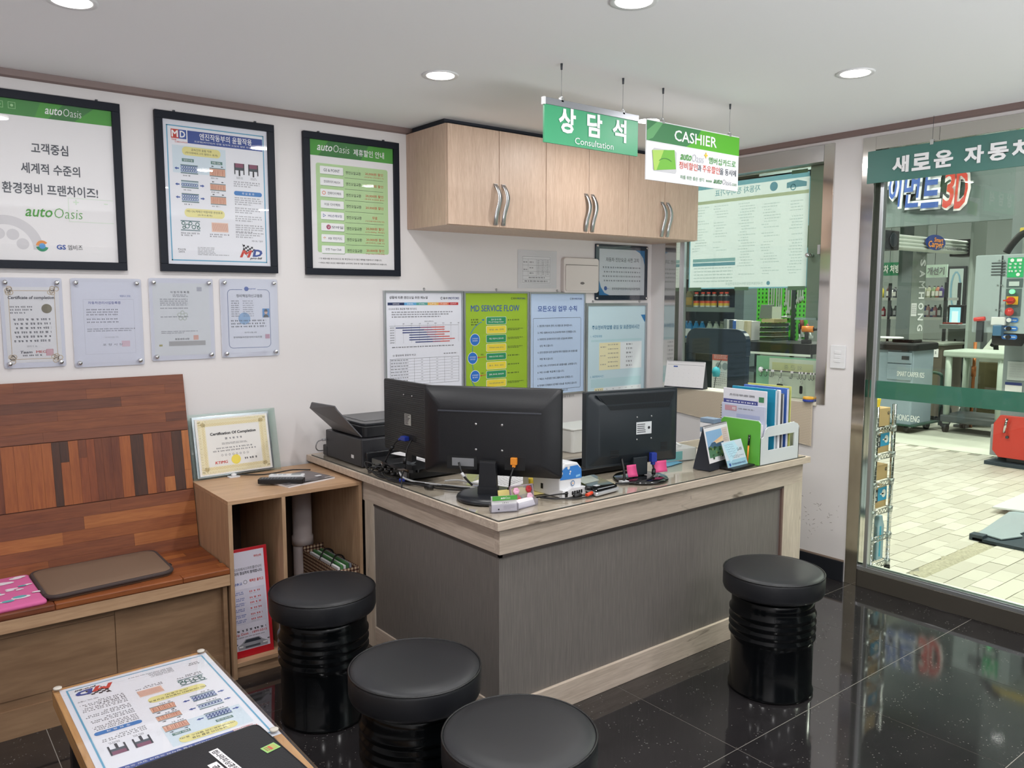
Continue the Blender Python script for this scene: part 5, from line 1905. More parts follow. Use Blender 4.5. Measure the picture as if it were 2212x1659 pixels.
for i in range(5):
    b.box(.048 + i * .012, -.006, .006, .057 + i * .012, -.003, .020, BLACKM)
obj('socket_shelf', b, t, bevel=.002)
b = B().box(-.001, .10, .020, 0, .112, .040, BLACKM)
obj('side_switch', b, t)
t = thing('cable_tangle', 'black leads with a red plug in front of the label printer', 'cable')
for c in ([(1.885, 2.235, .772), (1.92, 2.19, .770), (1.98, 2.165, .770), (2.02, 2.165, .772), (2.03, 2.185, .780)],
          [(1.90, 2.24, .770), (1.95, 2.172, .769), (2.0, 2.15, .769), (2.06, 2.14, .769)],
          [(1.995, 2.182, .785), (2.02, 2.160, .775), (2.07, 2.150, .771), (2.105, 2.168, .774), (2.095, 2.19, .785)],
          [(1.88, 2.25, .770), (1.94, 2.20, .782), (1.975, 2.18, .785)]):
    obj('cable', B().tube(c, .0028, CBL), t)
obj('red_plug', B().cyl((2.035, 2.145, .775), (2.068, 2.150, .779), .0065, mat('red_orange_plastic', (226, 72, 40), .4)), t)
obj('black_plug', B().cyl((2.070, 2.185, .79), (2.095, 2.180, .785), .0085, CBL).cyl((1.985, 2.160, .775), (2.02, 2.158, .776), .007, CBL), t)
# marker pen upright behind
t = thing('marker_pen', 'black marker with yellow cap standing behind the flower case', 'pen', (1.90, 2.30, ZD))
obj('barrel', B().cyl((0, 0, 0), (-.004, 0, .045), .008, BLACKM), t)
obj('cap', B().cyl((-.004, 0, .045), (-.006, 0, .066), .009, mat('yellow_cap', (226, 196, 50), .4)), t)

# --- card terminal
t = thing('card_terminal', 'black and silver card terminal with pale display on the desk', 'card terminal', (2.068, 2.128, ZD), rz=4)
c4 = [(0, 0), (.135, .012), (.265, .235), (.155, .245)]
c4 = rquad([(0, 0), (.145, .008), (.225, .215), (.095, .225)], .014, 4)
b = B().prism(c4, .002, .014, mat('silver_plastic', (196, 198, 202), .3, .4))
obj('base', b, t, bevel=.003)
b = B().prism(rquad([(.006, .008), (.140, .014), (.218, .208), (.098, .217)], .012, 4), .014, .022, BLACKG)
obj('top_shell', b, t, bevel=.003)
b = B().prism([(.058, .112), (.148, .116), (.185, .198), (.096, .204)], .0221, .0232, mat('pale_display', (170, 176, 164), .3))
b.box(.062, .055, .0221, .084, .072, .0228, mat('card_icon', (200, 202, 206), .4))
b.box(.03, .018, .0221, .125, .0215, .0228, mat('card_icon', (200, 202, 206), .4))
obj('display', b, t)
# long black bar behind
t = thing('barcode_tray', 'long black plastic tray behind the card terminal and right monitor', 'tray', (2.12, 2.44, ZD), rz=-4)
b = B().box(0, 0, 0, .50, .09, .022, BLACKP)
b.box(.0, .075, .022, .50, .09, .055, BLACKG)
obj('tray', b, t, bevel=.004)

# --- calendar on the desk
DKN = mat('dark_navy_card', (34, 38, 48), .6)


def calendar(label, x, y, rz, W, H, D, fn, z=ZD, foot=.03):
    t = thing('desk_calendar', label, 'calendar', (x, y, z), rz=rz)
    a = math.atan2(D / 2, H)
    b = B()
    b.add([(0, 0, 0), (W, 0, 0), (W, D / 2, H), (0, D / 2, H), (0, D, 0), (W, D, 0)], [(0, 1, 2, 3), (5, 4, 3, 2), (0, 4, 5, 1)], DKN)
    vs = [(0, .0, 0), (0, D, 0), (0, D / 2, H)]
    b.add(vs, [(0, 1, 2)], DKN)
    b.add([(W, p[1], p[2]) for p in vs], [(0, 2, 1)], DKN)
    obj('stand', b, t)
    sh = S(W, H)
    fn(sh, W, H)
    L = math.hypot(H, D / 2)
    obj('page', sh, t, loc=(0, D / 2 - .001, H + .001), rot=(-math.atan2(D / 2, H), 0, 0))
    rg_ = B()
    n = 34
    for i in range(n):
        u = W * (.04 + .92 * i / (n - 1))
        pts = [(u, D / 2 + .005 * cos(q), H - .001 + .006 * sin(q)) for q in [j * pi / 4 for j in range(9)]]
        rg_.tube(pts, .0007, mat('spiral_wire', (120, 122, 128), .3, .8), n=4, sub=1)
    o = obj('spiral_binding', rg_, t)
    o['kind'] = 'stuff'
    return t


def page1(s, W, H):
    hh = H * .86
    s.rect(0, 0, W, hh, PAPER, 1)
    s.rect(.012, .022, W * .71, hh - .022, ink('photo_sky', (140, 178, 214)), 2)
    s.poly([(W * .25, H * .40), (W * .71, H * .28), (W * .71, H * .44)], ink('photo_sunset', (238, 196, 150)), 3)
    s.poly([(W * .40, H * .42), (W * .71, H * .33), (W * .71, H * .46), (W * .30, H * .46)], ink('photo_glow', (240, 208, 172)), 4)
    s.poly([(.012, H * .48), (.03, H * .46), (W * .22, H * .40), (W * .35, H * .39), (W * .40, H * .44), (W * .71, H * .42), (W * .71, H * .52), (.012, H * .52)], ink('photo_hill', (70, 100, 128)), 5)
    s.rect(.012, H * .485, W * .71, hh - .022, ink('photo_field', (86, 128, 96)), 4)
    random.seed(31)
    for i in range(22):
        v = random.uniform(.5, .76)
        s.circ(.02 + random.random() * (W * .68 - .02), H * v, random.uniform(.004, .013), ink('photo_bush', (52, 84, 56)) if i % 3 else ink('photo_leaf', (112, 140, 84)), 6, 9, ry=random.uniform(.003, .007))
    s.rect(W * .72, .02, W * .97, H * .62, ink('page_rose', (216, 200, 196)), 2)
    s.greek(W * .74, .03, W * .93, .085, 6, ink('rose_text', (190, 150, 140)), .35)
    s.rect(W * .45, hh - .018, W * .62, hh - .003, ink('page_mauve', (196, 188, 196)), 2)


calendar('standing desk calendar with green landscape photo at the desk edge', 2.772, 2.155, 10, .215, .185, .085, page1)


def page2(s, W, H):
    s.rect(0, 0, W, H - .004, PAPER, 1)
    s.rect(.008, .022, W - .01, .0235, KL, 2)
    s.rect(.05, .030, .078, .039, ink('blue_tick', (84, 106, 170)), 2)
    for i in range(7):
        for j in range(5):
            s.rect(.02 + i * .034, .05 + j * .024, .022 + i * .034, .052 + j * .024, KLL, 2)


calendar('white desk calendar with blank month page standing on the window sill', 3.90, 3.41, -76, .262, .165, .07, page2, z=.9455)

# --- acrylic card stand
t = thing('card_stand', 'small slanted notice stand with handwritten note leaning on calendar', 'sign', (2.855, 2.118, ZD), rz=4)
W, H = .155, .115
M_ = Matrix.Rotation(-.35, 4, 'X')
obj('foot', B().box(0, -.02, 0, W + .01, .055, .008, BLACKP), t, bevel=.001)
sh = S(W, H)
sh.rect(0, 0, W, H, ink('note_ice', (206, 218, 228)), 1)
sh.rect(0, H * .72, W, H, ink('note_sky', (156, 196, 214)), 2)
sh.poly([(.008, .008), (.095, .002), (.118, .040), (.028, .095)], ink('memo_blue', (186, 222, 236)), 3)
random.seed(8)
for i in range(6):
    u, v = .018 + i * .004, .016 + i * .010
    for q in range(7):
        sh.line(u + q * .009, v + random.uniform(-.002, .002), u + q * .009 + .007, v + random.uniform(-.004, .003), .0008, DBL, 4)
sh.text('입니다', .120, .042, .040, .014, K, .02, k=3)
sh.greek(.05, .068, .145, .080, 2, KL, .5)
sh.text('한국자동차전문정비사업조합', .088, .102, .105, .009, DBL, .01)
sh.circ(.020, .102, .007, BLU, 3)
obj('notice', sh, t, loc=(0, .008 + .115 * sin(.35), .006 + .115 * cos(.35)), rot=(-.35, 0, 0))
obj('plate', B().box(0, .0005, 0, W, .003, H, CLR, M=Matrix.Translation((0, .008, .006)) @ M_), t)

# --- file organiser
OW = mat('organiser_white', (206, 210, 212), .45)
t = thing('file_organiser', 'white and green desktop file organiser with handle slots on desk', 'organiser', (3.040, 2.098, ZD), rz=0)
Wd, Dp = .300, .205


def slotted(y):
    b = B()
    h = .145
    z0, z1, x0, x1 = .060, .122, .060, Wd - .038
    outer = [(0, 0), (Wd, 0), (Wd, .145), (Wd - .012, .170), (Wd - .04, .178), (.07, .170), (.04, .155), (.028, .125), (.014, .118), (0, .122)]
    # build as strips around the hole
    b.prism([(0, 0), (Wd, 0), (Wd, z0), (0, z0)], y, y + .006, OW, 'y')
    b.prism([(0, z0), (x0, z0), (x0, z1), (x0, .166), (.04, .155), (.028, .125), (.014, .118), (0, .122)], y, y + .006, OW, 'y')
    b.prism([(x1, z0), (Wd, z0), (Wd, .135), (Wd - .010, .160), (x1, .170)], y, y + .006, OW, 'y')
    b.prism([(x0, z1), (x1, z1), (x1, .172), (x0, .166)], y, y + .006, OW, 'y')
    return b


obj('front_panel', slotted(0), t)
obj('rear_panel', slotted(Dp), t)
obj('base', B().box(0, .006, 0, Wd, Dp, .006, OW), t)
gp = B()
gp.prism([(-.0, 0), (Dp + .004, 0), (Dp + .004, .185), (Dp - .01, .196), (.012, .196), (0, .186)], -.004, 0, mat('lime_panel', (96, 176, 62), .5), 'x')
gp.prism([(-.0, 0), (Dp + .006, 0), (Dp + .006, .186), (Dp - .01, .199), (.012, .199), (0, .188)], 0, .004, OW, 'x')
obj('green_side_panel', gp, t)
obj('side_panel', B().prism([(0, 0), (Dp, 0), (Dp, .19), (Dp - .012, .20), (.0, .15)], Wd - .004, Wd, OW, 'x'), t)
files = [('white printed document folder, frontmost of the files, with navy title bar', .022, .006, (222, 222, 230), .045, .318, 'doc'),
         ('spiral notebook with pale cover standing low in the file organiser', .012, .006, (196, 200, 220), .02, .250, 'note'),
         ('teal plastic folder standing in the file organiser', .088, .012, (36, 142, 176), 0, .322, ''),
         ('white folder of papers between the teal and the blue folder', .115, .016, (220, 220, 224), 0, .318, ''),
         ('grey ring file in the organiser between white papers', .148, .009, (110, 112, 116), 0, .300, ''),
         ('blue plastic folder, right of the teal one in the organiser', .178, .015, (72, 110, 190), 0, .322, ''),
         ('yellow-green folder, last in the file organiser', .208, .005, (200, 202, 110), 0, .328, '')]
for lab, xo, th, col, yo, hh, kd in files:
    f_ = thing('file_folder', lab, 'folder', (3.040 + xo + .03, 2.098 + .010, ZD + .0065), group='files in the white organiser')
    b = B().box(0, 0, 0, th, .235, hh, mat('folder_%d_%d' % (col[0], col[2]), col, .35))
    obj('cover', b, f_, bevel=.002)
    if th > .008:
        pg_ = B()
        for q in range(int(th / .003)):
            pg_.box(.001 + q * .003, -.001, .004, .002 + q * .003, .230, hh - .004, PAPER)
        o_ = obj('pages', pg_, f_)
        o_['kind'] = 'stuff'
    if kd == 'doc':
        sh = S(.235, hh)
        sh.text('(주) 모든오일 자동차 윤활유 교환방법', .105, .030, .135, .012, K, .01, k=3)
        sh.rect(.004, .050, .19, .072, ink('indigo', (70, 76, 140)), 2)
        sh.greek(.02, .057, .18, .066, 1, WH, .7, last=1)
        sh.rect(.195, .028, .222, .052, ink('logo_green', (70, 130, 90)), 2)
        obj('title_print', sh, f_, loc=(-.0005, .235, hh), rot=(0, 0, -pi / 2))
    if kd == 'note':
        sh = S(.235, hh)
        sh.rect(.02, .010, .085, .034, ink('rose_tab', (196, 150, 160)), 2)
        sh.text('02', .070, .022, .018, .012, WH, .02)
        sh.greek(.095, .018, .18, .026, 1, KL, .7, last=1)
        sh.rect(.085, .045, .21, .14, ink('photo_lilac', (172, 180, 212)), 2)
        for q in range(6):
            u = .03 + q * .035
            sh.poly([(u, .21), (u + .004, .15 + .01 * (q % 3)), (u + .008, .21)], DBL, 3)
        obj('cover_print', sh, f_, loc=(-.0005, .235, hh), rot=(0, 0, -pi / 2))
        sp = B()
        for q in range(14):
            sp.tube([(.006 * cos(j * pi / 3) + .002, .236 + .004 * sin(j * pi / 3), hh - .015 - q * .012) for j in range(7)], .0008, K, n=4, sub=1)
        o_ = obj('spiral_binding', sp, f_)
        o_['kind'] = 'stuff'
t = thing('pen', 'ballpoint pen with orange barrel leaning on the green panel', 'pen', (3.022, 2.150, ZD))
obj('barrel', B().cyl((0, 0, 0), (.006, .0, .085), .004, mat('orange_barrel', (232, 140, 50), .35), n=6), t)
obj('cap', B().cyl((.006, 0, .085), (.010, 0, .132), .0048, BLACKG), t)
t = thing('business_card_pile', 'white paper slips tucked behind the green organiser panel', 'paper', (3.060, 2.125, ZD + .08))
obj('slips', B().box(0, -.01, 0, .05, .004, .095, PAPER).box(.004, .006, .0, .052, .008, .10, mat('slip_blue', (196, 204, 226), .6)), t)
t = thing('magazine_file', 'blue-grey stack of folded papers behind the green organiser panel', 'paper', (3.012, 2.33, ZD), rz=0)
for q in range(8):
    obj('folded_sheet', B().box(0, 0, q * .023, .06 - q * .001, .08, q * .023 + .021, mat('blue_grey_paper', (126, 146, 168), .6) if q % 2 else PAPER), t, bevel=.002)

# --- white tissue / cup basket behind
t = thing('carton_tray', 'white carton tray with teal print and open top behind calendar', 'box', (2.735, 2.40, ZD), rz=-10)
TEALP = mat('teal_carton', (126, 190, 190), .5)
W, D, H = .20, .13, .055
b = B()
for bx in ((0, 0, 0, W, D, .003), (0, 0, 0, W, .003, H), (0, D - .003, 0, W, D, H), (0, 0, 0, .003, D, H), (W - .003, 0, 0, W, D, H)):
    b.box(*bx, mat('carton_white', (220, 222, 220), .5))
obj('tray', b, t)
obj('teal_print', B().box(.02, -.001, .006, .12, 0, .045, TEALP), t)
b = B()
b.add([(W + .001, .01, .01), (W + .001, .06, .05), (W + .001, .01, .05)], [(0, 1, 2)], TEALP)
obj('teal_print', b, t)
b = B().box(.02, .02, .004, .09, .09, .075, mat('carton_white', (220, 222, 220), .5)).box(.03, .0195, .02, .05, .02, .06, TEALP)
b.lathe([(.006, 0), (.006, .001)], BLACKM, M=Matrix.Translation((.07, .0195, .05)) @ Matrix.Rotation(pi / 2, 4, 'X'), n=12)
obj('small_carton', b, t)
obj('curved_band', B().tube([(.01, .1, .05), (.06, .11, .085), (.12, .11, .085), (.18, .08, .05)], .006, mat('carton_white', (220, 222, 220), .5)), t)
t = thing('leaflet', 'blue and white leaflet lying on the desk below the white tray', 'paper', (2.70, 2.33, ZD + .0005), rz=10)
obj('sheet', B().box(0, 0, 0, .13, .06, .001, mat('leaflet_blue', (96, 150, 176), .5)), t)

# --- white box on the staff side
t = thing('plastic_bin', 'white plastic box standing on the inner worktop by the wall', 'box', (2.80, 3.06, .7005), rz=0)
obj('box', B().prism(rrect(.30, .20, .02, 4, .15, .10), 0, .120, mat('bin_white', (212, 212, 208), .4)), t, bevel=.006)
obj('lid', B().prism(rrect(.31, .21, .02, 4, .15, .10), .120, .128, mat('bin_white', (212, 212, 208), .4)), t, bevel=.002)

# ================================================================== ON THE OPEN SHELF
ZS = .7225
t = thing('magazine', 'grey magazine lying open-side forward on the shelf under the remotes', 'magazine', (1.300, 3.150, ZS), rz=12)
obj('pages', B().box(0, 0, 0, .235, .19, .006, PAPER), t)
sh = S(.235, .19)
sh.rect(0, 0, .235, .19, ink('cover_grey', (150, 142, 140)), 1)
random.seed(6)
for i in range(16):
    sh.rr(random.uniform(0, .17), random.uniform(0, .15), random.uniform(.18, .235), random.uniform(.155, .19), .01, ink('cover_tone_%d' % (i % 3), [(120, 112, 112), (176, 168, 166), (96, 90, 92)][i % 3]), 2 + i)
sh.rr(.17, .13, .20, .15, .006, PAPER, 24)
obj('cover', sh, t, loc=(0, .19, .0065), rot=(-pi / 2, 0, 0))
t = thing('remote_control', 'long black remote control with many buttons on the magazine', 'remote', (1.225, 3.285, ZS + .0072), rot=(0, 0, radians(-36)))
obj('body', B().prism(rrect(.190, .046, .008, 3, .095, 0), 0, .020, BLACKP), t, bevel=.003)
b = B()
for i in range(12):
    for j in range(3):
        b.box(.014 + i * .0125, -.015 + j * .011, .020, .022 + i * .0125, -.008 + j * .011, .0215, mat('grey_button', (104, 106, 112), .5))
o_ = obj('buttons', b, t)
t = thing('remote_control', 'white remote control lying behind the black one', 'remote', (1.290, 3.335, ZS + .0072), rot=(0, 0, radians(-34)))
obj('body', B().prism(rrect(.150, .044, .010, 3, .075, 0), 0, .018, WHITEP), t, bevel=.003)
b = B().box(.095, -.014, .018, .135, .014, .0192, mat('lcd_grey', (150, 156, 158), .3))
for i in range(3):
    b.box(.02 + i * .02, -.008, .018, .032 + i * .02, .008, .0195, mat('light_button', (186, 188, 194), .5))
obj('display_and_buttons', b, t)
t = thing('cable_clip', 'white cable clip holding a thin black cord on the shelf', 'cable', (1.195, 3.50, ZS))
obj('clip', B().prism(rrect(.05, .035, .008, 3), 0, .004, WHITEP).lathe([(.010, .004), (.012, .012), (.006, .016), (.0001, .017)], WHITEP, n=16), t)
cdp = [(.01, 0, .010), (.05, -.02, .006), (.11, -.06, .006), (.17, -.085, .012), (.23, -.10, .018), (.30, -.13, .014)]
obj('cord', B().tube(cdp, .003, CBL), t)
# framed certificate leaning on the wall
t = thing('certificate_frame', 'glass framed Certification Of Completion with gold border leaning on the shelf', 'certificate', (1.045, 3.520, ZS), rz=2)
W, H = .345, .272
lean = -.20
M_ = Matrix.Rotation(lean, 4, 'X')
fr = obj('glass_plate', B().box(-.012, .0, 0, W + .035, .004, H + .012, glass('thick_glass', (238, 246, 243), 1.5, haze=.08, hazecol=(214, 222, 220)), M=M_), t)
obj('mirror_frame', B().box(0, -.010, .006, W, -.001, H, mat('silver_frame', (196, 206, 210), .12, .8), M=M_), t, bevel=.002)
obj('backing', B().box(.01, .005, .004, W - .01, .012, H - .01, mat('dark_backing', (50, 60, 66), .5), M=M_), t)
sh = S(W - .02, H - .024)
w_, h_ = W - .02, H - .024
sh.rect(0, 0, w_, h_, ink('cert_white', (228, 226, 222)), 1)
GD = ink('cert_gold', (228, 218, 182))
for (a, b_, c, d) in ((.012, .010, w_ - .012, .036), (.012, h_ - .036, w_ - .012, h_ - .010), (.012, .010, .042, h_ - .010), (w_ - .042, .010, w_ - .012, h_ - .010)):
    sh.rect(a, b_, c, d, GD, 2)
random.seed(2)
GD2 = ink('cert_gold_deep', (212, 190, 130))
for i in range(26):
    u = .016 + (w_ - .032) * i / 25
    for v in (.013, h_ - .013):
        sh.circ(u, v, .0075, GD, 3, 10)
    for v in (.028, h_ - .028):
        sh.ring(u, v, .005, .0014, GD2, 4, n=8)
for i in range(19):
    v = .02 + (h_ - .04) * i / 18
    for u in (.016, w_ - .016):
        sh.circ(u, v, .0075, GD, 3, 10)
    for u in (.032, w_ - .032):
        sh.ring(u, v, .005, .0014, GD2, 4, n=8)
sh.text('Certification Of Completion', w_ * .50, .072, .205, .016, K, .03)
sh.greek(w_ * .38, .090, w_ * .62, .099, 1, KL, .9, last=1, word=(.008, .014))
sh.greek(w_ * .33, .112, w_ * .68, .122, 2, KL, .6, last=1)
sh.greek(w_ * .25, .132, w_ * .76, .139, 1, KL, .8, last=1)
sh.greek(w_ * .20, .144, w_ * .80, .151, 1, KL, .8, last=1)
for i in range(8):
    sh.ring(w_ * (.32 + .05 * i), .166, .0045, .0014, KL, 3, n=10)
sh.circ(w_ * .50, .190, .021, ink('sun_seal', (236, 216, 92)), 3)
sh.text('KTIMG', w_ * .30, .196, .055, .012, RED, .03, .2)
sh.greek(w_ * .62, .186, w_ * .80, .196, 1, K, .8, last=1)
obj('certificate_sheet', sh, t, loc=(.01, -.0108 + (H - .006) * .19 - .0, .006 + (H - .012) * cos(lean) - .002), rot=(lean, 0, 0))

# ---- inside the shelf: red framed notice
t = thing('notice_stand', 'tall red-framed help desk notice leaning inside the open shelf', 'notice', (1.044, 3.118, .0665), rz=0)
lean = -.12
W, H = .160, .435
M_ = Matrix.Rotation(lean, 4, 'X')
RD = mat('red_acrylic', (190, 30, 42), .3)
obj('frame', B().box(-.0, 0, 0, W, .006, H, RD, M=M_), t, bevel=.001)
sh = S(W - .014, H - .04)
w_, h_ = W - .014, H - .04
sh.rect(0, 0, w_, h_, ink('notice_lilac', (214, 210, 224)), 1)
sh.text('마이스터', w_ * .82, .026, .030, .010, RED, .03)
sh.text('마이스터에서스마트클리닉이', w_ * .48, .070, .125, .013, KL, .01)
sh.text('엄마의 점심까지 함께합니다.', w_ * .50, .086, .125, .013, K, .02)
sh.text('낮추고', w_ * .22, .128, .035, .011, BLU, .02)
sh.ring(w_ * .43, .124, .008, .002, KL, 3, n=14)
sh.text('체력은 올리고', w_ * .74, .122, .058, .012, RED, .02)
sh.rect(0, .150, w_ * .96, .292, ink('notice_inner', (202, 198, 214)), 2)
for i, v in enumerate((.160, .185, .205, .228, .252, .272)):
    sh.greek(.004, v, w_ * .40, v + .014, 2, BLU, .6, last=.9)
    sh.greek(w_ * .52, v + .002, w_ * .93, v + .010, 1, RED, .8, last=.8)
    sh.greek(w_ * .52, v + .012, w_ * .80, v + .017, 1, KLL, .8, last=.9)
sh.greek(w_ * .1, .312, w_ * .92, .322, 1, K, .8, last=1)
sh.text('Help Desk : 1899-0315', w_ * .46, .331, .138, .012, RED, .006)
sh.greek(w_ * .05, .341, w_ * .88, .347, 1, KL, .6, last=1)
# car front
CR1, CR2, CR3 = ink('car_silver', (150, 150, 158)), ink('car_glass', (48, 52, 62)), ink('car_dark', (70, 72, 80))
sh.poly([(w_ * .12, .392), (w_ * .10, .376), (w_ * .22, .366), (w_ * .32, .352), (w_ * .70, .352), (w_ * .80, .366), (w_ * .93, .376), (w_ * .93, .392)], CR1, 3)
sh.poly([(w_ * .26, .367), (w_ * .34, .355), (w_ * .68, .355), (w_ * .76, .367)], CR2, 4)
sh.rect(w_ * .30, .380, w_ * .72, .388, CR3, 4)
sh.rect(w_ * .13, .377, w_ * .24, .382, PAPER, 4)
sh.rect(w_ * .80, .377, w_ * .92, .382, PAPER, 4)
sh.rect(w_ * .04, .366, w_ * .10, .370, CR3, 4)
sh.rect(w_ * .93, .366, w_ * .99, .370, CR3, 4)
obj('printed_sheet', sh, t, loc=(.0, -.0006 - .012 + (H - .006) * sin(.12) - .0 + .012, (H - .012) * cos(lean) - .0), rot=(lean, 0, 0))

# ---- gingham basket
t = thing('gingham_basket', 'brown gingham fabric basket of papers inside the open shelf', 'basket', (1.478, 3.085, .0665), rz=0)
m = bpy.data.materials.new('brown_gingham')
m.use_nodes = True
nt = m.node_tree
b_ = nt.nodes['Principled BSDF']
b_.inputs['Roughness'].default_value = .85
tc = nt.nodes.new('ShaderNodeTexCoord')
sx = nt.nodes.new('ShaderNodeSeparateXYZ')
nt.links.new(tc.outputs['Object'], sx.inputs[0])


def stripe(sock):
    a = nt.nodes.new('ShaderNodeMath')
    a.operation = 'MULTIPLY'
    a.inputs[1].default_value = 62
    c = nt.nodes.new('ShaderNodeMath')
    c.operation = 'FRACT'
    d = nt.nodes.new('ShaderNodeMath')
    d.operation = 'GREATER_THAN'
    d.inputs[1].default_value = .5
    nt.links.new(sock, a.inputs[0])
    nt.links.new(a.outputs[0], c.inputs[0])
    nt.links.new(c.outputs[0], d.inputs[0])
    return d.outputs[0]


ad = nt.nodes.new('ShaderNodeMath')
ad.operation = 'ADD'
nt.links.new(sx.outputs[0], ad.inputs[0])
nt.links.new(sx.outputs[1], ad.inputs[1])
h1, h2 = stripe(ad.outputs[0]), stripe(sx.outputs[2])
sm = nt.nodes.new('ShaderNodeMath')
sm.operation = 'ADD'
nt.links.new(h1, sm.inputs[0])
nt.links.new(h2, sm.inputs[1])
dv = nt.nodes.new('ShaderNodeMath')
dv.operation = 'DIVIDE'
dv.inputs[1].default_value = 2
nt.links.new(sm.outputs[0], dv.inputs[0])
rp = nt.nodes.new('ShaderNodeValToRGB')
rp.color_ramp.interpolation = 'CONSTANT'
rp.color_ramp.elements[0].color = lin((214, 196, 168)) + (1,)
rp.color_ramp.elements[1].position = .9
rp.color_ramp.elements[1].color = lin((50, 26, 20)) + (1,)
e_ = rp.color_ramp.elements.new(.4)
e_.color = lin((130, 92, 72)) + (1,)
nt.links.new(dv.outputs[0], rp.inputs[0])
nt.links.new(rp.outputs[0], b_.inputs['Base Color'])
GING = m
bw, bd_, bh = .101, .355, .284
b = B()
for bx in ((0, 0, 0, bw, .004, bh), (0, bd_ - .004, 0, bw, bd_, bh + .02), (0, 0, 0, .004, bd_, bh), (bw - .004, 0, 0, bw, bd_, bh), (0, 0, 0, bw, bd_, .004)):
    b.box(*bx, GING)
obj('fabric_body', b, t, bevel=.002)
for i in range(5):
    obj('booklet', B().box(.012 + i * .016, .02 + i * .005, .02, .022 + i * .016, bd_ - .05, bh + .004 + .006 * (i % 2), [PAPER, mat('booklet_green', (82, 136, 82), .5), PAPER, mat('booklet_green', (82, 136, 82), .5), mat('booklet_grey', (150, 156, 166), .5)][i]), t)
for y0 in (.09, .20):
    obj('strap', B().tube([(.006, y0, bh - .03), (.02, y0, bh + .012), (.05, y0 + .02, bh + .03), (.085, y0 + .03, bh + .015), (.10, y0 + .03, bh - .03)], .004, mat('black_strap', (26, 22, 22), .6)), t)
obj('orange_tag', B().add([(.03, -.001, bh - .06), (.075, -.001, bh - .06), (.07, -.001, bh - .03), (.052, -.001, bh - .012), (.035, -.001, bh - .03)], [(0, 1, 2, 3, 4)], mat('orange_tag', (226, 150, 40), .5)), t)

# ================================================================== LOW TABLE
PINE = wood('pine_edge', (206, 160, 104), (176, 128, 78), 'y', 8, .4, 10)
PINX = wood('pine_edge_cross', (206, 160, 104), (176, 128, 78), 'x', 8, .4, 10)
tx0, tx1, ty0, ty1, tz = .318, .730, 1.02, 2.462, .425
t = thing('low_table', 'low pine-edged table with dark inset and glass top, bottom left', 'table', (0, 0, 0))
b = B()
obj('edge_rail', B().box(tx0, ty1 - .022, tz - .045, tx1, ty1, tz, PINX), t, bevel=.002)
obj('edge_rail', B().box(tx0, ty0, tz - .045, tx1, ty0 + .022, tz, PINX), t, bevel=.002)
obj('edge_rail', B().box(tx0, ty0 + .022, tz - .045, tx0 + .022, ty1 - .022, tz, PINE), t, bevel=.002)
obj('edge_rail', B().box(tx1 - .022, ty0 + .022, tz - .045, tx1, ty1 - .022, tz, PINE), t, bevel=.002)
obj('inset_top', B().box(tx0 + .022, ty0 + .022, tz - .03, tx1 - .022, ty1 - .022, tz - .001, mat('dark_brown_inset', (66, 50, 44), .4)), t)
for (a, c) in ((tx0 + .03, ty1 - .06), (tx1 - .06, ty1 - .06), (tx0 + .03, ty0 + .03), (tx1 - .06, ty0 + .03)):
    obj('leg', B().box(a, c, 0, a + .03, c + .03, tz - .03, mat('dark_leg', (40, 34, 34), .5)), t, bevel=.002)
obj('glass_top', B().prism(rrect(tx1 - tx0 + .004, ty1 - ty0 + .004, .01, 3, (tx0 + tx1) / 2, (ty0 + ty1) / 2), tz + .002, tz + .007, CGLASS), t)
for (a, c) in ((tx0 + .012, ty1 - .014), (tx1 - .014, ty1 - .014), (tx1 - .014, 1.872)):
    obj('glass_bumper', B().lathe([(.011, 0), (.011, .003), (.009, .004), (.0001, .004)], mat('clear_rubber', (206, 200, 190), .2), c=(a, c, tz + .007), n=20), t)
t = thing('table_poster', 'engine oil poster lying upside down under the table glass', 'poster', (tx0 + .012 + .398, 2.446 - .59, tz + .0004), rz=180)
sh = S(.395, .59)
sh.rect(0, 0, .395, .59, ink('cool_paper', (224, 226, 236)), 0)
poster_md(sh, .395, .59)
obj('poster_sheet', sh, t, rot=(-pi / 2, 0, 0))
# folder
t = thing('portfolio', 'black leather portfolio with white labels on the low table', 'folder', (0, 0, 0))
ZP = tz + .0075
pq = rquad([(.300, 1.30), (.700, 1.665), (.682, 1.897), (.30, 1.880)], .02, 4)
pq = rquad([(.30, 1.42), (.715, 1.42), (.682, 1.897), (.31, 1.875)], .02, 4)
LEA = mat('black_leather', (22, 22, 26), .32, bump=((1, 1, 1), 260, .2))
obj('lower_cover', B().prism(pq, ZP, ZP + .004, LEA), t, bevel=.001)
obj('papers', B().prism([(p[0] * .985 + .007, p[1] * .985 + .02) for p in pq], ZP + .004, ZP + .012, PAPER), t)
obj('upper_cover', B().prism(pq, ZP + .012, ZP + .017, LEA), t, bevel=.002)
obj('stitching', B().tube([(p[0], p[1], ZP + .016) for p in pq + pq[:1]], .0022, LEA, sub=1), t)
ZL = ZP + .0176


def lab(x, y, rz, W, H, fn, name):
    s = S(W, H)
    fn(s)
    obj(name, s, t, loc=(x, y, ZL), rot=(-pi / 2, 0, radians(rz)))


def l1(s):
    s.rect(0, 0, .15, .022, PAPER, 1)
    s.text('컴나라피싱공임상담', .075, .011, .14, .015, K, .02, k=2)


lab(.568, 1.844, -82, .15, .022, l1, 'long_label')


def l2(s):
    s.rect(0, 0, .06, .022, PAPER, 1)
    s.text('공임', .03, .011, .035, .015, K, .02, k=2)


lab(.548, 1.790, -82, .06, .022, l2, 'short_label')


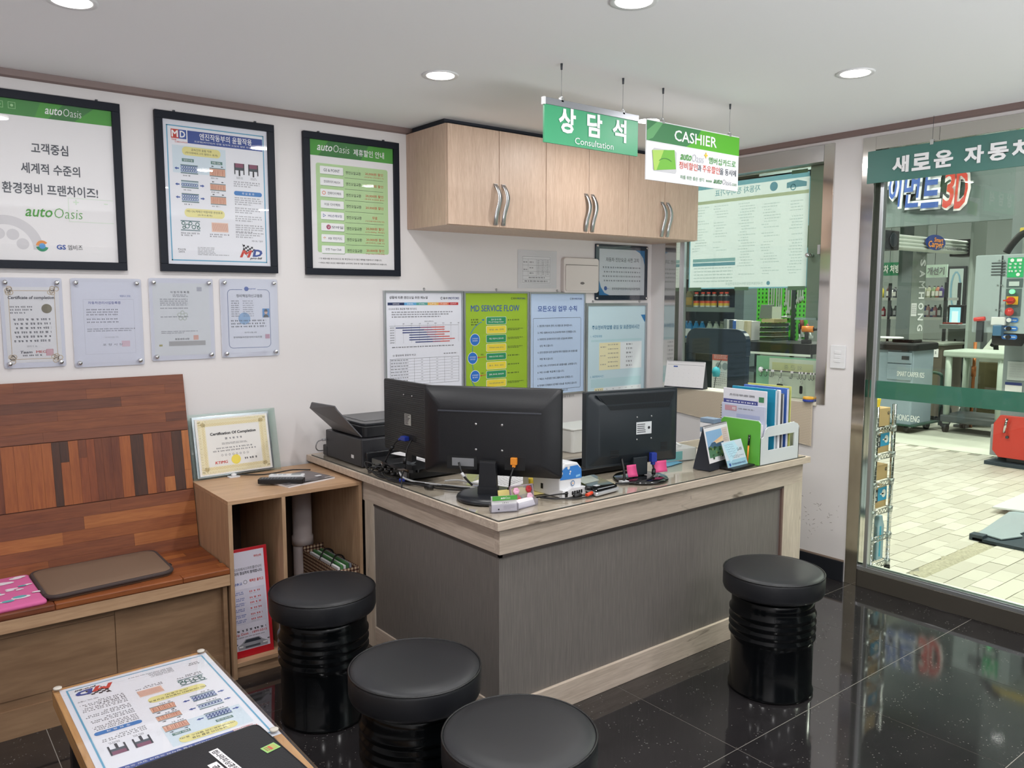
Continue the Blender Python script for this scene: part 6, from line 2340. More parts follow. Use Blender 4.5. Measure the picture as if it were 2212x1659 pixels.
def l3(s):
    s.rect(0, 0, .036, .030, ink('sticker_green', (150, 200, 120)), 1)
    s.rect(.004, .004, .032, .026, ink('sticker_olive', (176, 176, 104)), 2)
    s.rect(.014, .006, .020, .024, ink('sticker_red', (200, 96, 80)), 3)
    s.greek(.005, .006, .013, .024, 4, K, .6, last=1, word=(.002, .004))


lab(.646, 1.780, 12, .036, .030, l3, 'green_sticker')

# ================================================================== AT THE WINDOW
t = thing('perforated_mat', 'beige perforated mat hung under the window', 'mat', (XW - .013, 3.395, .938), rz=-90)
W, H = .985, .235
mm_ = mat('beige_mat', (206, 192, 172), .7)
b = B()
obj('sheet', B().add([(0, 0, 0), (W, 0, 0), (W, 0, -H), (0, 0, -H + .09)], [(0, 1, 2, 3)], mm_), t)
b = B()
HOL = mat('mat_holes', (158, 142, 122), .8)
for i in range(150):
    for j in range(26):
        u, v = .004 + i * .0065 + (.00325 if j % 2 else 0), -.003 - j * .009
        if v < -H + .09 * (1 - u / W) + .004 or (14 > i > -1 and False):
            continue
        b.add([(u, -.0008, v + .0022), (u + .0018, -.0008, v), (u, -.0008, v - .0022), (u - .0018, -.0008, v)], [(0, 1, 2, 3)], HOL)
o_ = obj('perforations', b, t)
o_['kind'] = 'stuff'
# green panel and note behind the glass
t = thing('green_panel', 'pale green plastic panel standing behind the lower window glass', 'panel', (4.055, 2.842, .945), rz=-90)
obj('sheet', B().box(0, 0, 0, .41, .004, .225, mat('mint_panel', (150, 200, 178), .5)), t)
t = thing('paper_notice', 'white paper with mirrored Korean letters taped on the green panel', 'notice', (4.050, 2.752, 1.162), rz=-90)
sh = S(.300, .215)
sh.rect(0, 0, .300, .215, PAPER, 1)
sh.rect(.02, .024, .28, .072, ink('cream_strip', (226, 218, 186)), 2)
sh.text('외 근 중', .155, .048, .115, .026, ink('faded', (176, 172, 168)), .0, mirror=True)
obj('sheet', sh, t)
t = thing('hook_rail', 'white suction hook rail with key rings on the window', 'hook rail', (4.028, 2.795, 1.092), rz=-90)
obj('rail', B().cyl((0, 0, 0), (.375, 0, -.002), .003, mat('rail_dark', (84, 84, 88), .4)), t)
for u in (0, .375):
    obj('suction_cup', B().lathe([(.017, -.006), (.012, .004), (.006, .010), (.0001, .010)], WHITEP, n=18, M=Matrix.Translation((u, 0, 0)) @ Matrix.Rotation(pi / 2, 4, 'X')), t)
for u in (.012, .045, .078, .088, .14, .205, .212, .255, .272, .295, .325, .343):
    b = B().box(u - .004, -.005, -.008, u + .004, .004, .004, WHITEP)
    b.tube([(u, -.004, -.008), (u, -.004, -.03), (u - .006, -.006, -.038), (u - .012, -.008, -.030)], .0014, DGREY, n=5)
    obj('hook', b, t)
for (u, s_) in ((.14, 1), (.272, .6)):
    k_ = thing('key_ring', 'car keys on a ring hanging from the hook rail, %s' % ('larger bunch' if s_ == 1 else 'small single key at the right'), 'keys', (4.028, 2.795 - u, 1.052), rz=-90)
    obj('ring', B().tube([(.014 * s_ * cos(a), -.006, -.014 + .016 * s_ * sin(a)) for a in [i * pi / 6 for i in range(13)]], .0013, CHROME, n=5, sub=1), k_)
    for q in range(3 if s_ == 1 else 1):
        obj('key_fob', B().prism(rrect(.018, .045, .006, 3, (q - 1) * .013 if s_ == 1 else 0, -.055), -.012 - q * .003, -.006 - q * .003, BLACKP, 'y'), k_, bevel=.002)
t = thing('tape_roll', 'yellow and blue tape measure on the sill corner', 'tape measure', (3.955, 2.435, .9455))
obj('case', B().lathe([(.028, 0), (.030, .003), (.030, .010), (.028, .013)], mat('tape_blue', (50, 70, 160), .4), n=24), t)
obj('cover', B().lathe([(.028, .013), (.030, .016), (.028, .026), (.0001, .028)], mat('tape_yellow', (228, 168, 50), .4), n=24), t)
# poster taped outside the glass, seen from its back
t = thing('window_poster', 'large printed price sheet seen reversed through the window glass', 'poster', (4.062, 3.366, 2.200), rz=-90)
W, H = .830, .640
sh = S(W, H)
m_ = translucent(mat('backlit_paper', (208, 216, 222), .8), (208, 216, 222))
for q_, c_q in (('poster_blue', (150, 200, 216)), ('ghost_text', (168, 186, 186)), ('ghost_blue', (140, 186, 198)), ('ghost_blue2', (128, 176, 196)), ('ghost_blue3', (130, 176, 192)), ('ghost_yellow', (208, 212, 182)), ('ghost_teal', (164, 200, 204))):
    translucent(ink(q_, c_q), c_q)
sh.rect(0, 0, W, H, m_, 0)
BB = ink('poster_blue', (110, 178, 200))
FT = ink('ghost_text', (140, 168, 164))
sh.box_(0, 0, W, H, .008, BB, 1)
sh.rect(.0, .0, W, .035, BB, 1)
sh.text('자동차 정비수가표', W * .42, .065, .32, .040, ink('ghost_blue', (120, 176, 186)), .01, k=2, mirror=True)
sh.circ(W * .72, .066, .026, ink('ghost_blue2', (104, 164, 188)), 2)
sh.poly([(W * .82, .085), (W * .82, .055), (W * .90, .045), (W * .97, .06), (W * .97, .085)], ink('ghost_blue3', (92, 150, 172)), 2)
sh.ring(W * .87, .083, .018, .006, ink('ghost_blue', (120, 176, 186)), 3, n=16)
sh.rect(.01, .105, W - .01, .124, ink('ghost_yellow', (196, 208, 160)), 2)
random.seed(44)
for (u0, u1) in ((.02, .16), (.18, .30), (.36, .50), (.52, .66), (.70, .80)):
    for i in range(26 if u0 > .3 else 17):
        if random.random() < .82:
            a = u0 + random.random() * .03
            sh.greek(a, .140 + i * .0165, min(u1, a + random.uniform(.05, .14)), .146 + i * .0165, 1, FT, .8, last=.9)
sh.rect(.03, H - .185, W * .42, H - .165, ink('ghost_teal', (140, 190, 190)), 2)
sh.rect(.03, H - .160, W * .42, H - .140, ink('ghost_blue3', (92, 150, 172)), 2)
for i in range(5):
    sh.greek(.04 + .0, H - .13 + i * .02, W * .40, H - .122 + i * .02, 1, FT, .8, last=1, word=(.015, .03))
sh.text('한국자동차전문정비사업조합연합회', W * .50, H - .030, .26, .016, FT, 0, k=2, mirror=True)
sh.circ(W * .70, H - .030, .012, ink('ghost_blue2', (104, 164, 188)), 2)
obj('sheet', sh, t)
for (u, v, a, c) in ((.0, H - .01, .10, .022), (W * .42, H - .01, .10, .02), (W - .12, H - .01, .11, .022), (W - .008, .30, .018, .12), (W - .12, -.008, .10, .02)):
    obj('clear_tape', B().add([(u, -.0012, -v), (u + a, -.0012, -v), (u + a, -.0012, -v - c), (u, -.0012, -v - c)], [(0, 1, 2, 3)], mat('tape_olive', (112, 142, 122), .4)), t)

# ================================================================== THE GARAGE BEYOND THE GLASS
GW = mat('garage_wall', (122, 130, 128), .8)
GX0, GX1, GY0, GY1, GZ = XW + .17, 14.0, -4.5, 11.5, 4.2
gf = struct(obj('floor_garage', B().box(XW + .12, GY0, -.08, GX1, GY1, -.006, mat('joint_sand', (146, 142, 132), .9))))
# far part: plain concrete with the paver pattern in the material
m = mat('garage_concrete', (196, 196, 184), .6, bump=((1, 1, 1), 1.3, .1, .10))
struct(obj('floor_concrete', B().box(8.35, GY0, -.006, GX1, GY1, .001, m)))
struct(obj('wall_garage_far', B().box(GX1, GY0, 0, GX1 + .1, GY1, GZ, GW)))
struct(obj('wall_garage_left', B().box(XW + .12, GY1, 0, GX1, GY1 + .1, GZ, GW)))
struct(obj('wall_garage_right', B().box(XW + .12, GY0 - .1, 0, GX1, GY0, GZ, GW)))
struct(obj('wall_garage_near', B().box(XW + .0, YW + .1, 0, XW + .12, GY1, GZ, GW).box(XW + .0, GY0, 0, XW + .12, -1.8, GZ, GW).box(XW + .0, -1.8, CEIL + .08, XW + .12, YW + .1, GZ, GW)))
struct(obj('ceiling_garage', B().box(XW, GY0, GZ, GX1, GY1, GZ + .1, mat('garage_ceiling', (96, 106, 104), .9))))
for i, (x, y) in enumerate(GAR):
    t = thing('tube_light', 'long white tube light under the garage ceiling', 'ceiling light', (x, y, 3.78), group='garage tube lights')
    obj('housing', B().box(-.14, -.67, 0, .14, .67, .06, WHITEP), t)
    obj('hanger', B().cyl((0, -.5, .06), (0, -.5, GZ - 3.78), .01, ALU).cyl((0, .5, .06), (0, .5, GZ - 3.78), .01, ALU), t)

# pavers: 20 x 10 cm in running bond; those nearest the glass one by one
random.seed(77)
PV = [mat('paver_%s' % n, c, .55, bump=((1, 1, 1), 40, .12)) for n, c in (('pale', (208, 201, 190)), ('sand', (203, 195, 183)), ('light', (213, 206, 196)), ('dull', (197, 189, 178)))]
pv_mesh = {}
cells = []
for r in range(-60, 95):
    y0 = 1.76 + .1 * r
    for c in range(0, 22):
        x0 = 4.14 + .2 * c + (.1 if r % 2 else 0) - .0
        if x0 + .2 > 8.36:
            continue
        cx, cy = x0 + .1, y0 + .05
        if 4.30 < cx < 5.28 and 1.955 < cy < 2.055 + (cx - 4.3) * .05:
            continue
        cells.append((x0, y0, cx, cy))


def seen(cx, cy):
    # strip of floor that the glass front lets one see from the room
    return 0.315 * cx < cy < .575 * cx + .02 and cy < 3.9


near = sorted([c for c in cells if seen(c[2], c[3])], key=lambda c: c[2] ** 2 + c[3] ** 2)[:300]
ns = set(id(c) for c in near)
for x0, y0, cx, cy in near:
    k = random.randrange(4)
    if k not in pv_mesh:
        pv_mesh[k] = obj('paver', B().box(.0018, .0018, -.03, .1982, .0982, 0, PV[k]), gf, loc=(x0, y0, 0), bevel=0)
    else:
        o = pv_mesh[k].copy()
        COL.objects.link(o)
        o.location = (x0, y0, random.uniform(-.0012, .0012))
rest = B()
for c in cells:
    if id(c) not in ns and -.5 < c[3] < 6.5:
        rest.box(c[0] + .0018, c[1] + .0018, -.02, c[0] + .1982, c[1] + .0982, 0, PV[random.randrange(4)])
o = obj('paver_field', rest, gf)
o['kind'] = 'stuff'
# broken strip filled with mortar
b = B()
N = 26
vs = []
for i in range(N + 1):
    f_ = i / N
    x = 4.36 + .90 * f_
    lo = 1.958 + random.uniform(-.003, .004)
    hi = 2.045 + .04 * f_ + random.uniform(-.022, .022)
    for j in range(5):
        vs.append((x, lo + (hi - lo) * j / 4, .0015 + (random.uniform(0, .006) if 0 < j < 4 else -.006)))
b.add(vs, [(i * 5 + j, i * 5 + 5 + j, i * 5 + 6 + j, i * 5 + 1 + j) for i in range(N) for j in range(4)], mat('mortar', (178, 170, 150), .9, bump=((1, 1, 1), 60, .6, .2)))
obj('mortar_strip', b, gf)


def fx(x0, y0, x1, y1, X):
    a, c = P(x0, y0, x=X), P(x1, y1, x=X)
    return max(a.y, c.y), min(a.y, c.y), min(a.z, c.z), max(a.z, c.z)


def on_x(X):
    """sheet placement: faces -X, origin at its top-left corner as seen from the room"""
    return dict(rot=(0, 0, -pi / 2))


# ---- wire rack just outside the glass
t = thing('wire_rack', 'chrome wire shelving rack outside the glass front, left edge', 'rack', (0, 0, 0))
RXA, RXB, RYA, RYB = 4.150, 4.335, 2.150, 2.75
for (x, y) in ((RXB, RYA), (RXA, RYA), (RXB, RYB), (RXA, RYB)):
    b = B().cyl((x, y, .02), (x, y, .93), .011, CHROME, n=12)
    for i in range(34):
        b.lathe([(.0119, 0), (.0119, .002)], ALU, c=(x, y, .04 + i * .026), n=10)
    b.cyl((x, y, 0), (x, y, .03), .016, BLACKM, n=12)
    obj('post', b, t)
WCH = mat('zinc_wire', (206, 208, 204), .25, .9)
for z in (.80, .655, .505, .350, .200, .050):
    b = B()
    for y in (RYA, RYB):
        b.cyl((RXA, y, z + .012), (RXB, y, z + .012), .003, WCH, n=6)
        b.cyl((RXA, y, z - .014), (RXB, y, z - .014), .003, WCH, n=6)
        n = 6
        for i in range(n):
            x0, x1 = RXA + (RXB - RXA) * i / n, RXA + (RXB - RXA) * (i + .5) / n
            b.cyl((x0, y, z - .014), (x1, y, z + .012), .002, WCH, n=5)
            b.cyl((x1, y, z + .012), (x0 + (RXB - RXA) / n, y, z - .014), .002, WCH, n=5)
    for x in (RXA, RXB):
        b.cyl((x, RYA, z + .012), (x, RYB, z + .012), .003, WCH, n=6)
    for i in range(12):
        y = RYA + (RYB - RYA) * (i + .5) / 12
        b.cyl((RXA, y, z + .014), (RXB, y, z + .014), .0018, WCH, n=4)
    for x in (RXA, RXB):
        b.lathe([(.014, -.016), (.016, .016)], ALU, c=(x, RYA, z), n=12)
    obj('wire_shelf', b, t)
CARD = mat('brown_cardboard', (198, 166, 120), .75)


def carton(label, z, h, x1, fn=None, lab_=True, opened=False):
    t = thing('cardboard_box', label, 'box', (4.158, 2.166, z), group='cardboard boxes on the wire rack')
    W = x1 - 4.158
    obj('carton', B().box(0, 0, 0, W, .42, h, CARD), t, bevel=.002)
    if opened:
        obj('flap', B().add([(0, 0, h), (W, 0, h), (W + .0, -.0, h + .001), (0, .09, h + .04)], [(0, 1, 2, 3)], CARD), t)
    sh = S(W, h, step=.0006)
    if fn:
        fn(sh, W, h)
        obj('box_print', sh, t, loc=(0, -.0004, h))


def cp_(sh, W, h):
    sh.rect(.0, h * .12, W * .42, h * .72, ink('box_black', (50, 54, 62)), 1)
    sh.rect(W * .42, h * .06, W, h * .68, ink('box_cyan', (36, 160, 214)), 1)
    sh.text('엔진오일', W * .2, h * .32, W * .34, h * .2, WH, .03, k=2)
    sh.text('세트', W * .2, h * .56, W * .30, h * .16, WH, .03, k=2)
    sh.circ(W * .80, h * .36, h * .19, WH, 2)
    sh.rect(W * .56, h * .33, W * .80, h * .40, WH, 2)


def cd_(sh, W, h):
    sh.circ(W * .88, h * .30, .010, ink('box_black', (50, 54, 62)), 1)
    sh.circ(W * .88, h * .27, .004, CARD, 2)
    sh.rect(W * .85, h * .34, W * .91, h * .36, CARD, 2)


carton('plain brown cardboard box on the top shelf of the wire rack', .815, .098, 4.322, cd_)
carton('brown box with cyan label on the second shelf of the wire rack', .670, .112, 4.322, cp_)
carton('open brown cardboard box on the third shelf of the wire rack', .520, .078, 4.322, cd_, opened=True)
carton('brown box with cyan label on the fourth shelf of the wire rack', .365, .118, 4.322, cp_)
t = thing('tray', 'yellow plastic tray corner standing on the top cardboard box', 'tray', (4.20, 2.20, .914))
obj('tray', B().prism([(0, 0), (.07, 0), (.085, .045), (.02, .045)], 0, .12, mat('yellow_tray', (236, 204, 44), .4), 'y'), t, bevel=.002)
for i, (lab_, x, col) in enumerate((('dark jug with blue stripe on the lowest rack shelf', 4.165, (52, 82, 88)), ('clear bag of blue bottles on the lowest rack shelf, right', 4.255, (170, 200, 220)))):
    t = thing('jug', lab_, 'jug', (x, 2.17, .064), group='jugs on the lowest rack shelf')
    mj = mat('jug_%d' % i, col, .3)
    b = B().prism([(0, 0), (.07, 0), (.072, .19), (.055, .225), (.05, .25), (.02, .25), (.015, .225), (0, .19)], 0, .22, mj, 'y')
    obj('body', b, t, bevel=.006)
    obj('stripe', B().box(.02, -.001, .02, .036, 0, .19, mat('cyan_stripe', (60, 180, 220), .4)), t)
    obj('cap', B().cyl((.035, .05, .25), (.035, .05, .272), .016, mat('jug_cap_%d' % i, (220, 220, 220) if i else (40, 50, 56), .4)), t)

# ---- plates of the floor lift
t = thing('lift_platform', 'pale grey steel lift platform lying on the paved garage floor', 'platform', (0, 0, 0))
PLT = mat('pale_steel_paint', (176, 188, 196), .35, .2)
obj('base', B().prism([(5.27, .4), (8.2, .4), (8.2, 1.82), (5.27, 1.80)], .001, .012, mat('green_grey_edge', (116, 136, 130), .5)), t)
obj('base_frame', B().prism([(5.30, .4), (7.9, .4), (7.9, 1.98), (5.30, 2.10)], .002, .020, mat('dark_base', (48, 60, 72), .5)), t)
obj('deck_plate', B().prism([(5.40, 2.105), (5.36, 1.955), (5.53, 1.90), (5.58, 1.935), (6.4, 1.90), (6.4, 2.03), (6.1, 2.19)], .024, .032, PLT), t, bevel=.001)
obj('deck_plate', B().prism([(5.55, 1.89), (5.40, 1.80), (5.42, .6), (7.6, .6), (7.6, 1.87)], .024, .032, PLT), t, bevel=.001)
obj('stop_block', B().box(5.30, 2.04, .002, 5.37, 2.12, .04, mat('dark_base', (48, 60, 72), .5)), t, bevel=.003)
obj('white_plate', B().prism([(6.10, 2.30), (6.16, 2.10), (7.4, 2.05), (7.4, 2.35)], .034, .045, mat('white_plate', (226, 224, 226), .4)), t)

# ---- wheel aligner console
X = 9.0
ya, yb, za, zb = fx(1890, 912, 1974, 752, X)
t = thing('service_console', 'pale grey wheeled console with black tray top behind the wire rack', 'machine', (0, 0, 0))
GP = mat('console_grey', (150, 166, 180), .4)
obj('body', B().box(X, yb, za, X + .5, ya, zb - .02, GP), t, bevel=.02)
ys_ = P(1917, 800, x=X).y
obj('drawer', B().box(X - .02, yb + .01, za + (zb - za) * .80, X, ys_, zb - .05, GP), t, bevel=.008)
obj('drawer', B().box(X - .02, yb + .01, P(1950, 821, x=X).z, X, ys_, za + (zb - za) * .79, GP), t, bevel=.008)
for py in (755, 773):
    c = P(1958, py, x=X)
    obj('drawer_pull', B().box(X - .028, c.y - .04, c.z - .02, X - .018, c.y + .04, c.z + .02, DGREY), t)
sh = S(.5, .5, step=.003)
sh.text('SMART CARPER 825', .25, .03, .30, .055, WH, .02)
c = P(1941, 812 - 7, x=X)
obj('name_lettering', sh, t, loc=(X - .022, P(1941, 806, x=X).y + .10, P(1941, 812, x=X).z + .06), rot=(0, 0, -pi / 2))
sh = S(.6, .2, step=.003)
sh.text('SAMHONG ENG', .25, .05, .36, .07, WH, .03)
obj('maker_lettering', sh, t, loc=(X - .003, P(1935, 900, x=X).y + .16, P(1935, 900, x=X).z + .05), rot=(0, 0, -pi / 2))
obj('tray_top', B().prism(rrect(.60, ya - yb + .10, .08, 5, X + .24, (ya + yb) / 2), zb - .03, zb + .05, BLACKM), t, bevel=.02)
obj('keyboard', B().box(X + .1, yb + .06, zb + .05, X + .32, ya - .1, zb + .085, BLACKG), t, bevel=.01)
obj('steering_ring', B().tube([(X + .1 + .10 * cos(a), (ya + yb) / 2 + .12 + .14 * sin(a), zb + .10) for a in [i * pi / 6 for i in range(13)]], .012, WHITEP, sub=1), t)
obj('base', B().box(X - .03, yb - .05, .10, X + .6, ya + .05, za, mat('dark_green_steel', (40, 74, 62), .5)), t)
for (dx, yy) in ((.05, yb + .05), (.05, ya - .05), (.5, yb + .05), (.5, ya - .05)):
    obj('castor', B().cyl((X + dx, yy - .02, .052), (X + dx, yy + .02, .052), .05, BLACKM).box(X + dx - .02, yy - .03, .06, X + dx + .02, yy + .03, .12, ALU), t)
t = thing('hand_truck', 'small dark green hand truck with wheels behind the console', 'trolley', (9.78, 4.45, 0))
b = B().tube([(0, 0, .02), (0, 0, .5), (.02, .02, .62), (0, -.12, .62), (0, -.14, .5), (0, -.14, .02)], .02, mat('dark_green_steel', (40, 74, 62), .5))
obj('frame', b, t)
for y in (-.2, .06):
    obj('wheel', B().lathe([(.06, -.02), (.13, -.02), (.13, .02), (.06, .02)], BLACKM, M=Matrix.Translation((0, y, .13)) @ Matrix.Rotation(pi / 2, 4, 'X'), n=20), t)

# ---- lift post with vertical lettering
PG, PD = mat('post_grey', (142, 150, 144), .5), mat('post_dark', (88, 96, 98), .5)
c = P(1969, 640, x=10)
ptop = P(1969, 462, x=10).z
t = thing('lift_post', 'tall grey lift post with white letters running down its side', 'post', (0, 0, 0))
c = P(1968, 640, x=10)
t.location = (c.x, c.y, 0)
t.rotation_euler = (0, 0, radians(-19))
obj('column', B().box(0, 0, .02, .22, .22, ptop, PG), t, bevel=.004)
obj('dark_face_plate', B().box(-.004, .002, .022, 0, .218, ptop - .002, PD), t)
sh = S(.22, 2.0, step=.004)
z_ = .13
for i, ch in enumerate('SAMHONG ENG'):
    if ch != ' ':
        sh.text(ch, .155, z_ + i * .132, .085, .085, WH, .03, k=1, rot=pi / 2)
sh.rect(.005, .62, .09, .78, PAPER, 1)
sh.greek(.01, .64, .085, .76, 5, KL, .4, last=1, word=(.02, .03))
obj('side_lettering', sh, t, loc=(0, -.003, P(1982, 545, x=10.1).z))
obj('base_plate', B().box(-.1, -.1, 0, .32, .32, .02, PD), t)

# ---- aligner beam (runs away from the glass)
Yb = 4.28
a, c = P(1930, 520, y=Yb), P(2097, 530, y=Yb)
t = thing('camera_beam', 'long ribbed silver camera beam with oval blue badge overhead', 'machine', (0, 0, 0))
zc1, hb = a.z, .075
RB = mat('ribbed_silver', (196, 202, 196), .4, .3)
prof = []
nb = 4
pr = []
for i in range(nb * 4 + 1):
    f_ = i / (nb * 4)
    pr.append((Yb + .02 - .02 * abs(sin(pi * nb * f_)), zc1 - hb + 2 * hb * f_))
pr = [(Yb + .16, zc1 - hb)] + pr + [(Yb + .16, zc1 + hb)]
obj('beam', B().prism(pr, a.x, c.x, RB, 'x'), t)
for xx in (a.x - .25, c.x - .05):
    b = B().box(xx, Yb - .04, zc1 - .10, xx + .3, Yb + .22, zc1 + .10, BLACKM)
    b.lathe([(.0001, 0), (.07, 0), (.08, .02)], mat('lens_dark', (40, 44, 50), .2), M=Matrix.Translation((xx + .14, Yb - .045, zc1)) @ Matrix.Rotation(pi / 2, 4, 'X'), n=20)
    obj('camera_head', b, t, bevel=.02)
bd_ = P(2018, 524, y=Yb)
sh = S(1, 1, step=.006)
sh.circ(.5, .5, .24, ink('badge_blue', (38, 58, 120)), 1, 28, ry=.085)
sh.text('Smart', .56, .47, .22, .05, ORG, .02, .2, 2)
sh.text('Carper', .50, .53, .36, .09, ORG, .02, .2, 2)
obj('oval_badge', sh, t, loc=(bd_.x - .5, Yb - .01, bd_.z + .5))
sh = S(1, .2, step=.004)
sh.text('SMART CARPER 8500', .5, .05, .6, .035, KL, .02)
obj('beam_lettering', sh, t, loc=(P(2048, 537, y=Yb).x - .5, Yb - .005, P(2048, 537, y=Yb).z + .05))
b = B().box(10.05, Yb + .16, zc1 - .05, 10.2, P(1968, 640, x=10).y - .01, zc1 + .05, PD)
obj('wall_bracket', b, t)

# ---- large raised letters
X = 9.6
t = thing('wall_lettering', 'large blue and red raised letters ending in 3D, high in the garage', 'sign', (0, 0, 0))
ya, yb, za, zb = fx(1900, 440, 2092, 380, X)
for s_, px, w_, col in (('얼', 1868, .18, BLU), ('라', 1904, .18, BLU), ('이', 1938, .16, BLU), ('먼', 1974, .19, BLU), ('트', 2013, .20, BLU), ('3', 2053, .13, RED), ('D', 2080, .14, RED)):
    c = P(px, 408, x=X)
    ed_ = S(.5, .5, step=.01)
    ed_.text(s_, .25, .25, w_ + .035, .47, WH, .07, .12, 1)
    ed_.text(s_, .25, .25, w_, .43, col, .02, .12, 4)
    obj('raised_letter', ed_, t, loc=(X, c.y + .25, c.z + .25), rot=(0, 0, -pi / 2))
obj('fascia', B().box(X + .03, 2.2, 2.35, X + .12, 6.8, GZ - .01, mat('fascia_grey', (104, 116, 116), .6)), t)
for px in (1900, 1925, 1950):
    pass
# ---- back rack with bottles
X = 12.0
y0_, y1_, z0_, z1_ = fx(1886, 760, 2044, 610, X)
t = thing('bottle_rack', 'dark steel rack of bottles at the far end of the garage', 'shelf', (0, 0, 0))
RK = mat('rack_steel', (62, 66, 70), .4, .5)
shz = [P(2000, 643, x=X).z, P(2000, 685, x=X).z, P(2000, 735, x=X).z]
for z in shz:
    obj('shelf_board', B().box(X, y1_, z - .04, X + .45, y0_, z, mat('shelf_grey', (168, 172, 170), .4)), t)
for yy in (y0_, (y0_ + y1_) / 2 + .3, y1_):
    for xx in (X, X + .42):
        obj('upright', B().box(xx, yy - .02, 0, xx + .03, yy + .02, z1_, RK), t)
random.seed(88)


def bottle(label, x, y, z, h, r, col, cap=(60, 60, 64), lab_=None, grp='bottles on the far rack', shape='round'):
    t = thing('bottle', label, 'bottle', (x, y, z), group=grp)
    mb = mat('bottle_%d_%d_%d' % col, col, .3)
    if shape == 'round':
        b = B().lathe([(r * .9, 0), (r, .01 * h), (r, .68 * h), (r * .45, .84 * h), (r * .4, .9 * h)], mb, n=14)
    else:
        b = B()
        b.prism([(-r, 0), (r, 0), (r, .62 * h), (r * .45, .80 * h), (r * .40, .9 * h), (-r * .25, .9 * h), (-r * .8, .70 * h), (-r, .6 * h)], -r * .55, r * .55, mb, 'x')
    obj('body', b, t, bevel=0 if shape == 'round' else .004)
    obj('cap', B().lathe([(r * .42, .9 * h), (r * .42, h)], mat('cap_%d_%d_%d' % cap, cap, .4), n=12), t)
    if lab_:
        obj('label', B().box(-r - .002 if shape != 'round' else -r * 1.01, -r * .6, .15 * h, -r * .62, r * .6, .55 * h, mat('label_%d_%d_%d' % lab_, lab_, .5)) if shape == 'round' else B().box(-r * .55 - .004, -r * .8, .12 * h, -r * .55 - .001, r * .8, .55 * h, mat('label_%d_%d_%d' % lab_, lab_, .5)), t)
    return t


bt = [(1903, 0, 26, (226, 208, 60), 'yellow'), (1918, 0, 27, (90, 60, 60), 'dark red'), (1919.5, .1, 20, (220, 220, 220), 'white'), (1932, 0, 24, (60, 64, 70), 'dark'), (1941, 0, 24, (190, 190, 184), 'pale grey'),
      (1996, 0, 25, (150, 156, 132), 'pale olive'), (2005, 0, 26, (158, 160, 136), 'tall pale olive'), (2016, 0, 26, (120, 140, 104), 'green'), (2024, 0, 26, (170, 110, 90), 'rust coloured'), (2032, 0, 26, (70, 58, 110), 'purple')]
for px, dx, hp, col, nm in bt:
    c = P(px, 641, x=X + .08)
    bottle('%s bottle on the upper board of the far rack, %s' % (nm, 'left part' if px < 1950 else 'right part'), X + .10 + dx, c.y, shz[0] + .001, hp * .0066, .034, col, lab_=(214, 212, 206))
bt = [(1907, 22, (170, 34, 52), 'red'), (1922, 24, (70, 84, 84), 'dark green'), (1932, 24, (76, 84, 80), 'grey green'), (1997, 25, (60, 80, 140), 'blue'), (2003, 27, (196, 150, 150), 'pink'), (2012, 22, (48, 58, 130), 'dark blue'), (2018, 26, (190, 120, 130), 'rose'), (2028, 28, (50, 66, 58), 'black green')]
for px, hp, col, nm in bt:
    c = P(px, 683, x=X + .08)
    bottle('%s bottle on the lower board of the far rack' % nm, X + .10, c.y, shz[1] + .001, hp * .0066, .031, col, lab_=(206, 206, 214))
# signs above
for lab_, px0, px1, py0, py1, col, tx, tc, nm in (('green sign with white Korean letters above the far rack', 1893, 1950, 566, 596, (44, 128, 92), '동차 처방', WH, 'sign'),
                                         ('white sign with grey Korean letters above the far rack', 1990, 2047, 571, 600, (206, 226, 216), '· 개선기', KL, 'sign')):
    a, c, z0, z1 = fx(px0, py1, px1, py0, X - .1)
    t = thing('garage_sign', lab_, 'sign', (X - .1, a, z1), rz=-90)
    obj('board', B().box(0, 0, -(z1 - z0), a - c, .02, 0, mat('signboard_%d' % col[0], col, .5)), t)
    sh = S(a - c, z1 - z0, step=.004)
    sh.text(tx, (a - c) * .5, (z1 - z0) * .5, (a - c) * .8, (z1 - z0) * .62, tc, .03, k=1)
    obj('lettering', sh, t)
    obj('hanging_wire', B().cyl(((a - c) * .5, .01, 0), ((a - c) * .5, .01, GZ - z1), .004, DGREY, n=6), t)
# whiteboard with a drawing
a, c, z0, z1 = fx(2047, 662, 2082, 580, 13.95)
t = thing('whiteboard', 'pale whiteboard with blue drawing on the far garage wall', 'board', (13.975, a, z1), rz=-90)
obj('frame', B().box(-.04, -.02, -(z1 - z0) - .04, a - c + .04, .02, .04, RK), t)
sh = S(a - c, z1 - z0, step=.004)
sh.rect(0, 0, a - c, z1 - z0, ink('board_grey', (176, 190, 190)), 6)
sh.ring((a - c) * .5, (z1 - z0) * .55, .09, .03, ink('drawing_blue', (120, 160, 180)), 7, n=14, ry=.3)
obj('board_face', sh, t)
